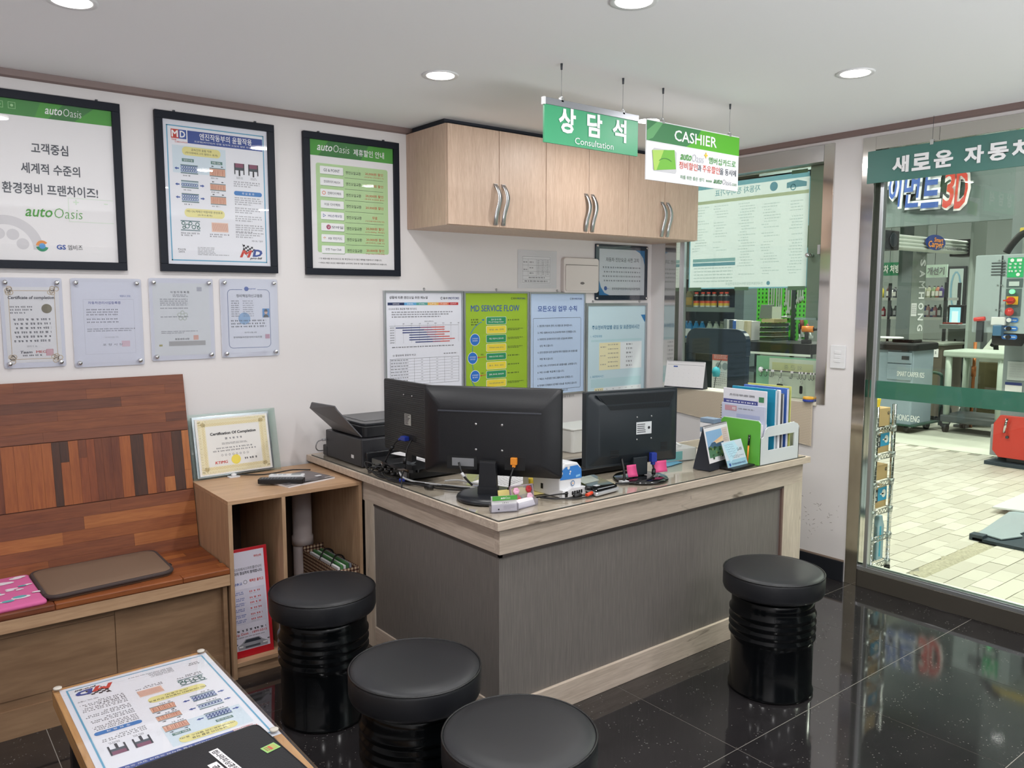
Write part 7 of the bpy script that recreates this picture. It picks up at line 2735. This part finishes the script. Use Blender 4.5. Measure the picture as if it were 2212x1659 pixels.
# pc console with lit screen
X = 11.0
a, c, z0, z1 = fx(2040, 840, 2092, 700, X)
t = thing('test_console', 'dark grey test console with lit blue screen, mid garage', 'machine', (0, 0, 0))
obj('cabinet', B().box(X, c, .1, X + .6, a, z1 - .06, mat('console_dark', (104, 112, 114), .5)), t, bevel=.01)
obj('keyboard_shelf', B().box(X - .25, c, z1 - .06, X + .5, a, z1, mat('console_shelf', (150, 160, 160), .5)), t, bevel=.01)
obj('red_panel', B().box(X - .22, a - .22, z1, X - .1, a - .03, z1 + .02, mat('console_red', (170, 60, 44), .5)), t)
a2, c2, z2, z3 = fx(2052, 704, 2078, 664, X + .1)
obj('monitor_case', B().box(X + .08, c2 - .03, z1, X + .3, a2 + .03, z3 + .03, BLACKM), t, bevel=.01)
sh = S(a2 - c2, z3 - z2, step=.004)
sh.rect(0, 0, a2 - c2, z3 - z2, mat('lit_screen', (150, 206, 226), .4, emit=1.2), 1)
sh.rect(.03, .05, a2 - c2 - .03, z3 - z2 - .03, mat('lit_screen_pale', (214, 236, 240), .4, emit=1.2), 2)
obj('screen', sh, t, loc=(X + .075, a2, z3), rot=(0, 0, -pi / 2))
b = B()
for i in range(3):
    b.tube([(X - .01, a - .1 - i * .12, z1 - .2), (X - .06, a - .08 - i * .12, z1 - .5), (X - .05, a - .15 - i * .1, z1 - .8), (X - .02, a - .2, .25)], .012, CBL)
obj('hoses', b, t)
for yy in (a - .05, c + .05):
    obj('castor', B().cyl((X + .1, yy - .02, .05), (X + .1, yy + .02, .05), .05, BLACKM), t)
# steel cabinet
X = 10.05
a, c, z0, z1 = fx(1996, 838, 2036, 747, X)
t = thing('steel_cabinet', 'brown and steel floor cabinet with white label between the machines', 'machine', (0, 0, 0))
obj('body', B().box(X, c, .08, X + .55, a, z1, mat('bronze_steel', (128, 118, 108), .35, .6)), t, bevel=.008)
obj('lid', B().box(X - .03, c - .03, z1, X + .58, a + .03, z1 + .03, mat('lid_steel', (150, 156, 146), .35, .4)), t, bevel=.008)
sh = S(.5, .5, step=.004)
sh.rect(.02, .02, .28, .12, PAPER, 1)
sh.greek(.04, .05, .26, .09, 1, KL, .8, last=1, word=(.03, .06))
sh.text('TCS', .12, .26, .20, .10, RED, .03)
obj('label', sh, t, loc=(X - .003, c + .32, z1 - .02), rot=(0, 0, -pi / 2))
for yy in (a - .06, c + .06):
    obj('castor', B().cyl((X + .1, yy - .02, .04), (X + .1, yy + .02, .04), .04, BLACKM), t)
# plastic work table
X = 9.4
a, c, z0, z1 = fx(2036, 778, 2172, 763, X)
t = thing('service_cart', 'pale green plastic service cart with shelf and castors', 'cart', (0, 0, 0))
CP = mat('cart_plastic', (176, 188, 176), .5)
obj('top_tray', B().box(X, c, z1 - .07, X + .55, a, z1, CP), t, bevel=.015)
obj('lower_tray', B().box(X, c, .12, X + .55, a, .20, mat('cart_dark', (70, 76, 78), .5)), t, bevel=.015)
for yy in (a - .05, c + .05):
    for xx in (X + .05, X + .5):
        obj('leg', B().cyl((xx, yy, .1), (xx, yy, z1 - .06), .035, CP, n=12), t)
        obj('castor', B().cyl((xx, yy - .02, .05), (xx, yy + .02, .05), .05, BLACKM), t)
# column, pipe, sink
a, c, z0, z1 = fx(2078, 760, 2100, 500, 9.9)
t = thing('pillar', 'pale grey square pillar behind the service cart', 'pillar', (0, 0, 0))
obj('shaft', B().box(9.95, c, 0, 10.3, a, GZ - .02, mat('pillar_grey', (150, 160, 156), .5)), t, bevel=.005)
obj('base', B().box(9.9, c - .05, 0, 10.35, a + .05, .03, PD), t)
t = thing('copper_pipe', 'thin upright copper pipe between pillar and lift column', 'pipe', (10.02, P(2104, 790, x=10.02).y, 0))
obj('pipe', B().cyl((0, 0, 0), (0, 0, 1.0), .018, mat('copper', (186, 112, 62), .4, .3), n=12), t)
obj('coupling', B().cyl((0, 0, .6), (0, 0, .72), .026, mat('copper', (186, 112, 62), .4, .3), n=12), t)
a, c, z0, z1 = fx(2110, 850, 2176, 733, 10.4)
t = thing('parts_washer', 'steel parts washer with sloping hood in the garage', 'machine', (0, 0, 0))
obj('tub', B().box(10.4, c, .1, 11.0, a, .75, mat('olive_metal', (98, 92, 66), .4, .4)), t, bevel=.01)
obj('hood', B().prism([(10.4, .75), (11.0, .75), (11.0, z1), (10.75, z1), (10.4, .85)], c, a, mat('washer_steel', (170, 176, 164), .4, .4), 'y'), t)
obj('faucet', B().tube([(10.5, (a + c) / 2, .86), (10.45, (a + c) / 2, 1.0), (10.38, (a + c) / 2, .95)], .03, BLACKM), t)
# right lift column with control cabinet
X = 8.0
yR = P(2212, 800, x=X).y - .25
t = thing('lift_column', 'thick grey lift column with stickers at the right edge', 'post', (0, 0, 0))
yl = P(2166, 800, x=X + .1).y
CG = mat('column_grey', (140, 150, 154), .45)
obj('column', B().box(X + .1, yR, .04, X + .4, yl, 3.4, CG), t, bevel=.006)
sh = S(.4, .6, step=.004)
sh.rect(.05, .02, .24, .19, ink('sticker_grey', (186, 192, 194)), 1)
sh.greek(.07, .04, .22, .17, 6, KLL, .4, last=1, word=(.03, .06))
sh.rect(.04, .21, .18, .30, PAPER, 1)
sh.rect(.04, .21, .18, .235, DBL, 2)
obj('stickers', sh, t, loc=(X + .095, P(2178, 780, x=X + .1).y + .05, P(2178, 780, x=X + .1).z + .02), rot=(0, 0, -pi / 2))
obj('base_plate', B().box(X - .12, yR - .1, 0, X + .6, P(2137, 995, x=X).y, .035, mat('dark_base', (48, 60, 72), .5)), t, bevel=.004)
t = thing('lift_carriage', 'red steel lift carriage guard at the foot of the column', 'lift', (0, 0, 0))
a, c, z0, z1 = fx(2142, 985, 2212, 902, X - .1)
RP = [(c - .3, z0), (a - .05, z0), (a, z0 + .06), (a, z1 - .08), (a - .05, z1), (c - .3, z1)]
obj('red_guard', B().prism(RP, X - .10, X - .06, mat('lift_red', (206, 62, 52), .4), 'x'), t, bevel=.003)
obj('grey_frame', B().box(X - .05, c - .3, z0 - .0, X + .095, a + .04, z1 - .1, mat('frame_grey', (160, 166, 172), .4)).box(X - .04, c - .3, .036, X + .09, a - .1, z0, DGREY), t, bevel=.003)
obj('bolt', B().cyl((X - .12, (a + c) / 2, (z0 + z1) / 2), (X - .10, (a + c) / 2, (z0 + z1) / 2), .012, DGREY), t)
obj('pin', B().cyl((X - .13, a - .12, z1 - .02), (X - .13, a - .10, z1 - .15), .012, CHROME), t)
# control cabinet
X = 7.6
a, c, z0, z1 = fx(2100, 718, 2212, 548, X)
c -= .1
t = thing('control_cabinet', 'pale grey lift control cabinet with red and green buttons', 'control box', (X, a, z1), rz=-90)
W, H = a - c, z1 - z0
obj('cabinet', B().box(0, 0, -H, W, .28, 0, mat('cabinet_paint', (168, 180, 184), .4)), t, bevel=.006)
u_ = (P(2163, 600, x=X).y)
ud = a - u_
obj('door_edge', B().box(ud, -.006, -H + .01, ud + .006, 0, -.01, DGREY).box(.0, -.008, -H + .004, ud - .004, -.001, -.006, mat('cabinet_paint', (168, 180, 184), .4)), t)
for i in range(5):
    obj('louvre', B().box(.13, -.014, -.075 - i * .025, .24, -.006, -.067 - i * .025, DGREY), t)
for v in (.05, .26, .47, .66):
    for du in (-.02, .012):
        obj('screw', B().cyl((ud + du, -.008, -v), (ud + du, -.016, -v), .007, CHROME, n=10), t)
s0 = ud + .045
sh = S(W, H, step=.0035)
sh.rect(s0, .03, s0 + .125, .195, ink('panel_green', (40, 178, 110)), 1)
for i in range(3):
    sh.greek(s0 + .012, .075 + i * .03, s0 + .115, .092 + i * .03, 1, WH, .9, last=1, word=(.02, .04))
sh.circ(s0 + .035, .052, .015, WH, 2)
sh.rect(s0 + .07, .04, s0 + .11, .064, WH, 2)
sh.circ(s0 + .085, .172, .015, WH, 2)
sh.rect(s0, .205, s0 + .125, .28, ink('panel_slate', (84, 98, 102)), 1)
sh.rect(s0 + .02, .23, s0 + .10, .268, ink('plate_pale', (196, 206, 206)), 2)
sh.rect(s0, .29, s0 + .12, .52, ink('panel_slate', (84, 98, 102)), 1)
sh.rect(s0 + .01, .355, s0 + .10, .425, mat('switch_yellow', (230, 180, 40), .4), 3)
for i in range(3):
    sh.rr(s0 - .012, .535 + i * .072, s0 + .11, .575 + i * .072, .018, ink('arrow_blue', (44, 116, 200)), 2)
    sh.rect(s0 + .065, .552 + i * .072, s0 + .098, .558 + i * .072, WH, 3)
    sh.poly([(s0 - .0, .555 + i * .072), (s0 + .02, .543 + i * .072), (s0 + .02, .567 + i * .072)], WH, 3)
obj('panel_print', sh, t, loc=(0, -.001, 0))
obj('green_lamp', B().cyl((s0 + .055, -.01, -.315), (s0 + .055, -.035, -.315), .020, mat('lamp_green_lit', (120, 230, 160), .3, emit=1.5)), t)
obj('rotary_switch', B().cyl((s0 + .05, -.012, -.39), (s0 + .05, -.04, -.39), .030, mat('switch_red', (206, 50, 36), .4)).box(s0 + .0, -.055, -.396, s0 + .08, -.04, -.384, mat('switch_red', (206, 50, 36), .4)), t)
obj('stop_button', B().lathe([(.02, 0), (.02, .02), (.034, .025), (.034, .04), (.0001, .05)], mat('stop_red', (214, 60, 56), .35), M=Matrix.Translation((s0 + .05, -.01, -.485)) @ Matrix.Rotation(pi / 2, 4, 'X'), n=20), t)
for i in range(3):
    obj('push_button', B().cyl((s0 + .045, -.01, -.555 - i * .072), (s0 + .045, -.035, -.555 - i * .072), .018, WHITEP if i == 0 else BLACKM), t)
obj('power_socket', B().box(.165, -.05, -.60, .275, -.008, -.53, WHITEP).box(.19, -.07, -.69, .26, -.008, -.60, mat('socket_blue', (70, 112, 150), .4)), t, bevel=.006)
obj('lever', B().box(.05, -.05, -.75, .10, -.008, -.57, DGREY).cyl((.03, -.05, -.555), (.12, -.05, -.545), .018, mat('stop_red', (214, 60, 56), .35)), t, bevel=.004)
obj('motor', B().cyl((.15, .1, -H - .04), (.36, .1, -H - .04), .07, BLACKM, n=20), t)
obj('bracket', B().box(.5, .28, -H * .6, .65, .5, -H * .4, PD), t)
# corner of a yellow work lamp above the cabinet
t = thing('work_lamp', 'yellow topped lamp with black hose above the control cabinet', 'lamp', (0, 0, 0))
c1 = P(2206, 497, x=7.8)
obj('lamp_head', B().box(7.90, c1.y - .25, c1.z - .03, 8.08, c1.y + .05, c1.z + .03, mat('lamp_yellow', (236, 206, 90), .4)), t, bevel=.01)
obj('lamp_body', B().box(7.92, c1.y - .25, c1.z - .22, 8.06, c1.y + .03, c1.z - .03, mat('pillar_grey', (150, 160, 156), .5)), t, bevel=.01)
obj('hose', B().tube([tuple(P(2174, 546, x=7.75)), tuple(P(2186, 528, x=7.75)), tuple(P(2205, 508, x=7.75)), tuple(P(2225, 500, x=7.75))], .03, BLACKM), t)

# ================================================================== SEEN THROUGH THE WINDOW
X = 8.75
y0_, y1_, z0_, z1_ = fx(1462, 760, 1590, 590, X)
t = thing('oil_shelf', 'dark grey shelf of oil cans seen through the window', 'shelf', (0, 0, 0))
zs = [P(1530, 664, x=X).z, P(1530, 733, x=X).z]
SD = mat('shelf_dark', (56, 66, 70), .5)
for z in zs + [z1_]:
    obj('shelf_board', B().box(X, y1_, z - .06, X + .4, y0_, z, mat('shelf_board_grey', (108, 122, 118), .5)), t)
obj('side_panel', B().box(X - .01, y1_ - .14, 0, X + .42, y1_, z1_ + .1, mat('shelf_side_grey', (92, 106, 108), .5)), t)
obj('side_panel', B().box(X - .01, y0_, 0, X + .42, y0_ + .05, z1_ + .1, SD), t)
obj('back_panel', B().box(X + .4, y1_, 0, X + .42, y0_, z1_, SD), t)
for i in range(6):
    px = [1502, 1516, 1528, 1540, 1556, 1567][i]
    c = P(px, 663, x=X + .06)
    tt = thing('oil_can', 'tall can with red cap and black, red and yellow bands, %s of six' % ['first', 'second', 'third', 'fourth', 'fifth', 'last'][i], 'can', (X + .08, c.y, zs[0] + .001), group='red-capped oil cans on the shelf')
    h = .20
    obj('body', B().lathe([(.040, 0), (.042, .01), (.042, .155)], mat('can_white', (206, 210, 208), .35), n=18), tt)
    obj('band', B().lathe([(.0425, .085), (.0425, .150)], mat('can_black', (38, 48, 54), .35), n=18, caps=False), tt)
    obj('band', B().lathe([(.0428, .055), (.0428, .085)], mat('can_red', (214, 84, 50), .35), n=18, caps=False), tt)
    obj('band', B().lathe([(.0426, .022), (.0426, .055)], mat('can_yellow', (214, 180, 60), .35), n=18, caps=False), tt)
    obj('neck', B().lathe([(.042, .155), (.024, .172), (.022, .180)], mat('can_silver', (170, 176, 176), .3, .6), n=18), tt)
    obj('cap', B().lathe([(.027, .180), (.027, .202)], mat('can_cap_red', (232, 84, 66), .4), n=16), tt)
c = P(1487, 663, x=X + .06)
bottle('gold-striped grey oil canister at the left of the upper shelf', X + .1, c.y, zs[0] + .001, .24, .075, (126, 124, 92), cap=(150, 150, 140), lab_=(178, 150, 74), grp='oil bottles on the window shelf', shape='flat')
bb = [(1478, (40, 130, 190), (220, 230, 236), 'leftmost blue'), (1486, (40, 130, 190), (220, 230, 236), 'second blue'), (1499, (40, 130, 190), (226, 230, 236), 'third blue'), (1512, (40, 130, 190), (226, 230, 236), 'rightmost blue'), (1528, (168, 182, 172), (196, 120, 150), 'pale grey'), (1542, (168, 182, 172), (196, 120, 150), 'second pale grey'), (1555, (120, 134, 118), (214, 206, 190), 'olive grey'), (1568, (120, 134, 118), (214, 206, 190), 'last olive grey')]
for px, col, lb, nm in bb:
    c = P(px, 733, x=X + .06)
    bottle('%s oil bottle on the lower shelf behind the window' % nm, X + .1, c.y, zs[1] + .001, .235, .042, col, cap=(60, 130, 180) if col[0] == 40 else (110, 120, 110), lab_=lb, grp='oil bottles on the window shelf', shape='flat')
obj('paper_box', B().box(X + .25, P(1575, 700, x=X).y, zs[1], X + .38, P(1530, 700, x=X).y, zs[1] + .24, mat('box_pale', (196, 204, 192), .5)), t)
# green pegboard with spanners
X = 8.66
y0_, y1_, z0_, z1_ = fx(1632, 752, 1748, 560, X)
t = thing('pegboard', 'bright green pegboard hung with tools seen through the window', 'tool board', (X, y0_, z1_), rz=-90)
W, H = y0_ - y1_, z1_ - z0_
PGm = mat('pegboard_green', (96, 214, 70), .5)
obj('board', B().box(0, 0, -H, W, .02, 0, PGm), t)
b = B()
nx, nz = int(W / .052), int(H / .052)
for i in range(nx):
    for j in range(nz):
        u, v = .03 + i * .052, -.03 - j * .052
        b.add([(u - .009, -.002, v - .013), (u + .009, -.002, v - .013), (u + .009, -.002, v + .013), (u - .009, -.002, v + .013)], [(0, 1, 2, 3)], mat('peg_hole', (34, 70, 34), .7))
o_ = obj('peg_holes', b, t)
o_['kind'] = 'stuff'
obj('frame_post', B().box(W * .74, -.05, -H - .15, W * .80, -.02, .1, SD), t)
STL = mat('tool_steel', (200, 206, 204), .35, .25)


def spanner(px, py0, py1, i, big=1.0):
    p_, q_ = P(px, py0, x=X - .03), P(px, py1, x=X - .03)
    tt = thing('spanner', 'steel spanner on the green pegboard, %s of the thirteen from the left' % ['first', 'second', 'third', 'fourth', 'fifth', 'sixth', 'seventh', 'eighth', 'ninth', 'tenth', 'eleventh', 'twelfth', 'last'][i], 'spanner', (X - .016, p_.y, q_.z), rz=-90, group='spanners on the green pegboard')
    L = p_.z - q_.z
    w0 = .010 * big
    obj('shaft', B().box(-w0, -.02, .02, w0, -.008, L - .02, STL), tt, bevel=.002)
    obj('jaw', B().prism([(-w0 * 2, .03), (-w0 * 2.3, 0), (-w0 * 1.2, -.022), (-w0 * .8, .0), (w0 * .8, .0), (w0 * 1.2, -.022), (w0 * 2.3, 0), (w0 * 2, .03)], -.021, -.007, STL, 'y'), tt)
    b = B()
    b.lathe([(w0 * 1.1, 0), (w0 * 2, 0), (w0 * 2, .012), (w0 * 1.1, .012)], STL, M=Matrix.Translation((0, -.008, L)) @ Matrix.Rotation(pi / 2, 4, 'X'), n=14)
    obj('ring', b, tt)


for i, (px, y0, y1, bg) in enumerate(((1662, 610, 674, .8), (1668, 610, 674, .8), (1673, 610, 674, .8), (1679, 610, 672, .8), (1684, 610, 668, .8), (1689, 610, 664, .7), (1700, 600, 658, 1.1), (1705, 600, 676, 1.3), (1712, 600, 668, 1.3), (1717, 600, 664, 1.2), (1725, 600, 652, .9), (1730, 600, 648, .8), (1735, 600, 645, .7))):
    spanner(px, y0, y1, i, bg)
for k, (px0, py0, px1, py1, r, col, nm) in enumerate(((1664, 686, 1704, 684, .016, STL, 'steel'), (1662, 692, 1686, 692, .012, DGREY, 'dark'), (1690, 728, 1702, 700, .014, mat('grip_red', (130, 44, 40), .5), 'red-handled'), (1680, 738, 1684, 712, .02, mat('grip_yellow', (206, 196, 50), .5), 'yellow-handled'), (1732, 690, 1733, 725, .022, mat('grip_darkred', (110, 40, 34), .5), 'dark red'), (1727, 700, 1728, 735, .016, BLACKM, 'black'), (1744, 700, 1752, 728, .014, mat('grip_red', (130, 44, 40), .5), 'red air'))):
    p_, q_ = P(px0, py0, x=X - .06), P(px1, py1, x=X - .06)
    tt = thing('hand_tool', '%s hand tool hanging low on the green pegboard' % nm, 'tool', tuple(p_), group='tools on the green pegboard')
    d = q_ - p_
    obj('handle', B().cyl((0, 0, 0), tuple(d * .6), r, col, n=10), tt)
    obj('head', B().cyl(tuple(d * .6), tuple(d), r * .7, STL, n=8, r2=r * .9).box(d.x - .015, d.y - .02, d.z - .015, d.x + .015, d.y + .02, d.z + .015, STL), tt)
# drill, bench, trays, binders
X = 8.0
y0_, y1_, zb_, zt_ = fx(1570, 752, 1752, 744, X)
t = thing('workbench', 'black workbench with white edge under the green pegboard', 'bench', (0, 0, 0))
obj('top', B().box(X, y1_, zb_ - .02, X + .6, y0_, zt_ - .0, BLACKM), t, bevel=.004)
obj('edge_strip', B().box(X - .006, y1_, zb_ - .045, X, y0_, zb_ - .02, mat('edge_white', (206, 214, 210), .4)), t)
for yy in (y0_ - .05, y1_ + .05):
    for xx in (X + .03, X + .52):
        obj('leg', B().box(xx, yy - .025, 0, xx + .05, yy + .025, zb_ - .02, SD), t)
obj('lower_shelf', B().box(X + .02, y1_ + .03, zb_ - .26, X + .55, y0_ - .03, zb_ - .24, SD), t)
for i, (px, w_, h_, col) in enumerate(((1655, .09, .06, (206, 212, 206)), (1690, .10, .09, (190, 196, 186)), (1704, .10, .05, (176, 110, 50)), (1670, .05, .04, (60, 80, 140)), (1722, .13, .05, (196, 130, 56)))):
    c = P(px, 775, x=X + .1)
    tt = thing('parts_box', ['white', 'pale', 'rust brown', 'blue', 'orange'][i] + ' parts box on the lower shelf of the workbench', 'box', (X + .1, c.y, zb_ - .2395), group='parts boxes under the workbench')
    obj('box', B().box(0, -w_ / 2, 0, .12, w_ / 2, h_, mat('parts_%d' % i, col, .5)), tt, bevel=.004)
    obj('lid', B().box(-.004, -w_ / 2 - .004, h_, .124, w_ / 2 + .004, h_ + .008, mat('parts_%d' % i, col, .5)), tt)
TB = zt_
for i, (px, h_, w_, col) in enumerate(((1569, 56, .05, (110, 120, 118)), (1575, 55, .04, (196, 200, 198)), (1581, 55, .06, (70, 80, 86)), (1588, 52, .05, (60, 104, 180)), (1595, 54, .045, (206, 210, 204)), (1603, 54, .07, (222, 222, 214)), (1613, 53, .05, (190, 182, 150)), (1620, 53, .05, (206, 196, 170)))):
    c = P(px * .7 + 1592 * .3 + 0, 740, x=X + .15) if False else P(px, 740, x=X + .15)
    tt = thing('binder', '%s binder standing on the bench, %s' % (['grey', 'pale grey', 'dark grey', 'blue', 'white', 'wide white', 'tan', 'cream'][i], ['farthest left', 'second from the left', 'third from the left', 'beside the white one', 'left of the wide white one', 'with red foot', 'right of the wide white', 'farthest right'][i]), 'binder', (X + .12, c.y, TB + .001), group='binders on the workbench')
    obj('spine', B().box(0, -w_ / 2 + .002, 0, .02, w_ / 2 - .002, h_ * .0044, mat('binder_%d' % i, col, .5)), tt, bevel=.003)
    obj('pages', B().box(.02, -w_ / 2 + .006, .004, .2, w_ / 2 - .006, h_ * .0044 - .006, PAPER), tt)
    if i == 5:
        obj('red_label', B().box(-.003, -w_ / 2 + .006, .02, 0, w_ / 2 - .006, .07, mat('label_red', (196, 70, 56), .5)), tt)
c0, c1 = P(1638, 740, x=X + .1), P(1670, 740, x=X + .1)
t = thing('tray_stack', 'stack of dark document trays with pale edges on the workbench', 'tray', (X + .1, c1.y, TB + .001))
W = c0.y - c1.y
for i in range(4):
    obj('tray', B().box(0, 0, i * .055, .3, W, i * .055 + .008, mat('tray_pale', (150, 160, 154), .4)).box(.02, 0, i * .055 + .008, .3, W, i * .055 + .045, mat('tray_dark', (52, 60, 60), .5)), t)
obj('papers', B().box(.02, .01, .22, .28, W - .02, .26, mat('tan_paper', (176, 166, 130), .7)), t)
c0 = P(1652, 690, x=X + .15)
t = thing('calculator_stand', 'grey plastic device leaning on top of the document trays', 'device', (X + .15, c0.y, TB + .265))
obj('case', B().prism([(0, 0), (.10, 0), (.06, .16), (.03, .16)], -.08, .08, mat('device_grey', (110, 118, 116), .5), 'y'), t, bevel=.004)
obj('pale_panel', B().box(.02, -.20, .0, .03, -.02 - .06, .14, mat('box_pale', (196, 204, 192), .5)), t)
# drill
c0 = P(1733, 738, x=X + .02)
t = thing('power_drill', 'orange and black cordless drill standing on the bench end', 'drill', (X + .1, c0.y, TB + .001), rz=-70)
OR_ = mat('drill_orange', (206, 120, 40), .45)
obj('battery', B().box(-.05, -.035, 0, .05, .035, .045, BLACKM), t, bevel=.006)
obj('grip', B().box(-.02, -.018, .045, .02, .018, .13, BLACKM), t, bevel=.008)
obj('motor_body', B().cyl((-.05, 0, .16), (.07, 0, .16), .035, OR_, n=18), t)
obj('chuck', B().cyl((.07, 0, .16), (.12, 0, .16), .022, BLACKM, n=14, r2=.012), t)
c0 = P(1734, 682, x=X - .1)
t = thing('tape_ring', 'white tape roll with blue core hanging by the pegboard', 'tape', (8.640, c0.y, c0.z), rz=-90)
obj('hook', B().cyl((0, -.034, .024), (0, .022, .024), .006, STL, n=8).box(-.03, .0, .0, .03, .021, .03, PGm), t)
obj('roll', B().lathe([(.03, 0), (.06, 0), (.06, .03), (.03, .03)], mat('tape_white', (214, 218, 200), .5), n=22, M=Matrix.Rotation(pi / 2, 4, 'X')), t)
obj('core', B().lathe([(.0001, 0), (.032, 0), (.032, .028)], mat('tape_core_blue', (60, 96, 170), .5), n=20, M=Matrix.Rotation(pi / 2, 4, 'X')), t)

# chair-like frame right outside the window
X = 4.75
a, c, z0, z1 = fx(1484, 855, 1618, 712, X)
t = thing('tall_chair_back', 'dark navy high chair back with rectangular cut-out behind the window', 'chair', (X, a, 0), rz=-90)
W = a - c
NV = mat('navy_vinyl', (28, 42, 58), .3)
zc_ = P(1550, 765, x=X).z
top_ = rrect(W, z1 - zc_ + .10, .09, 6, W / 2, (z1 + zc_ - .10) / 2)
top_ = [(x, max(z, zc_)) for x, z in top_]
obj('backrest', B().prism(top_, -.025, .025, NV, 'y'), t, bevel=.008)
for (x0, x1) in ((.0, .055), (W - .16, W)):
    obj('side_frame', B().box(x0, -.022, .72, x1, .022, zc_ + .002, NV), t, bevel=.008)
zr = P(1560, 846, x=X).z
obj('cross_bar', B().box(.05, -.012, zr - .014, W - .15, .012, zr + .010, mat('navy_bar', (34, 50, 60), .3)), t, bevel=.003)
obj('seat', B().prism(rrect(W, .40, .05, 4, W / 2, .18), .66, .72, NV), t, bevel=.01)
for (x, y) in ((.03, 0), (W - .03, 0), (.03, .34), (W - .03, .34)):
    obj('leg', B().cyl((x, y, 0), (x, y, .67), .014, DGREY, n=10), t)
# leaflet holder with blue can behind the chair
c0 = P(1568, 850, x=5.45)
t = thing('leaflet_stand', 'red and white price leaflets on a thin wire stand outside', 'leaflet', (5.45, P(1537, 850, x=5.45).y, 0), rz=-90)
zt, zbm = P(1550, 764, x=5.45).z, P(1550, 845, x=5.45).z
W = P(1537, 800, x=5.45).y - P(1572, 800, x=5.45).y
sh = S(W, zt - zbm + .1, step=.001)
sh.rect(0, 0, W, zt - zbm + .1, PAPER, 1)
sh.rect(0, 0, W, .055, ink('leaflet_red', (206, 100, 84)), 2)
sh.greek(.02, .01, W - .01, .045, 3, WH, .5, last=1)
sh.circ(W * .4, .10, .03, ink('leaflet_grey', (150, 158, 160)), 2)
sh.circ(W * .8, .10, .03, ink('leaflet_grey', (150, 158, 160)), 2)
sh.greek(.02, .15, W - .01, .27, 7, KL, .4)
obj('leaflet', sh, t, loc=(0, 0, zt))
b = B().cyl((W * .5, .02, 0), (W * .5, .02, zt - .02), .006, CHROME, n=8).box(-.02, 0.01, zbm - .12, W + .02, .05, zbm - .10, DGREY)
obj('wire_stand', b, t)
obj('foot', B().lathe([(.14, 0), (.14, .01), (.02, .02)], DGREY, c=(W * .5, .02, 0), n=24), t)
t = thing('brush', 'small turquoise brush hanging in front of the leaflets', 'brush', (5.38, P(1547, 800, x=5.38).y, P(1547, 800, x=5.38).z))
obj('handle', B().cyl((0, 0, .0), (0, -.05, .09), .003, DGREY, n=6), t)
obj('bristles', B().lathe([(.010, -.045), (.028, -.05), (.034, -.01), (.026, .02), (.006, .03)], mat('turquoise', (60, 170, 190), .6), n=12), t)
obj('hook_wire', B().cyl((0, 0, -.05), (.0, .02, -.16), .003, DGREY, n=6), t)
# yellow van far left
X = 9.5
a, c, z0, z1 = fx(1430, 800, 1475, 636, X)
t = thing('yellow_van', 'yellow van rear side with dark window, far left through the window', 'van', (0, 0, 0))
VY = mat('van_yellow', (222, 190, 110), .35)
z1 = P(1460, 636, x=X).z
side = [(c, .35), (a + 1.6, .35), (a + 1.6, z1 - .5), (a + 1.2, z1 - .05), (a + 1.0, z1), (c + .1, z1), (c, z1 - .06)]
obj('body', B().prism(side, X, X + 1.6, VY, 'x'), t, bevel=.02)
zw0, zw1 = P(1460, 695, x=X).z, P(1460, 658, x=X).z
obj('side_window', B().box(X - .006, c + .10, zw0, X, a + .3, zw1, mat('van_glass', (90, 104, 116), .15)), t)
obj('door_seam', B().box(X - .004, c + .04, .4, X, c + .05, z1 - .1, DGREY).box(X - .004, c, P(1460, 648, x=X).z, X, a + 1.2, P(1460, 647, x=X).z, DGREY), t)
sh = S(1.2, 1.0, step=.008)
sh.text('로0자', .35, .05, .42, .12, ink('van_red', (196, 84, 60)), .03)
obj('side_lettering', sh, t, loc=(X - .008, a + .25, P(1460, 709, x=X).z + .05), rot=(0, 0, -pi / 2))
sh = S(1.2, 1.0, step=.008)
sh.text('알이오', .1, .12, .22, .08, WH, .02, rot=pi / 2)
obj('window_lettering', sh, t, loc=(X - .010, P(1452, 676, x=X).y + .1, P(1452, 676, x=X).z + .12), rot=(0, 0, -pi / 2))
for yy in (c + .45, a + 1.2):
    obj('wheel', B().lathe([(.15, 0), (.33, 0), (.34, .1), (.33, .2), (.15, .2)], BLACKM, M=Matrix.Translation((X - .02, yy, .34)) @ Matrix.Rotation(pi / 2, 4, 'Y'), n=28), t)
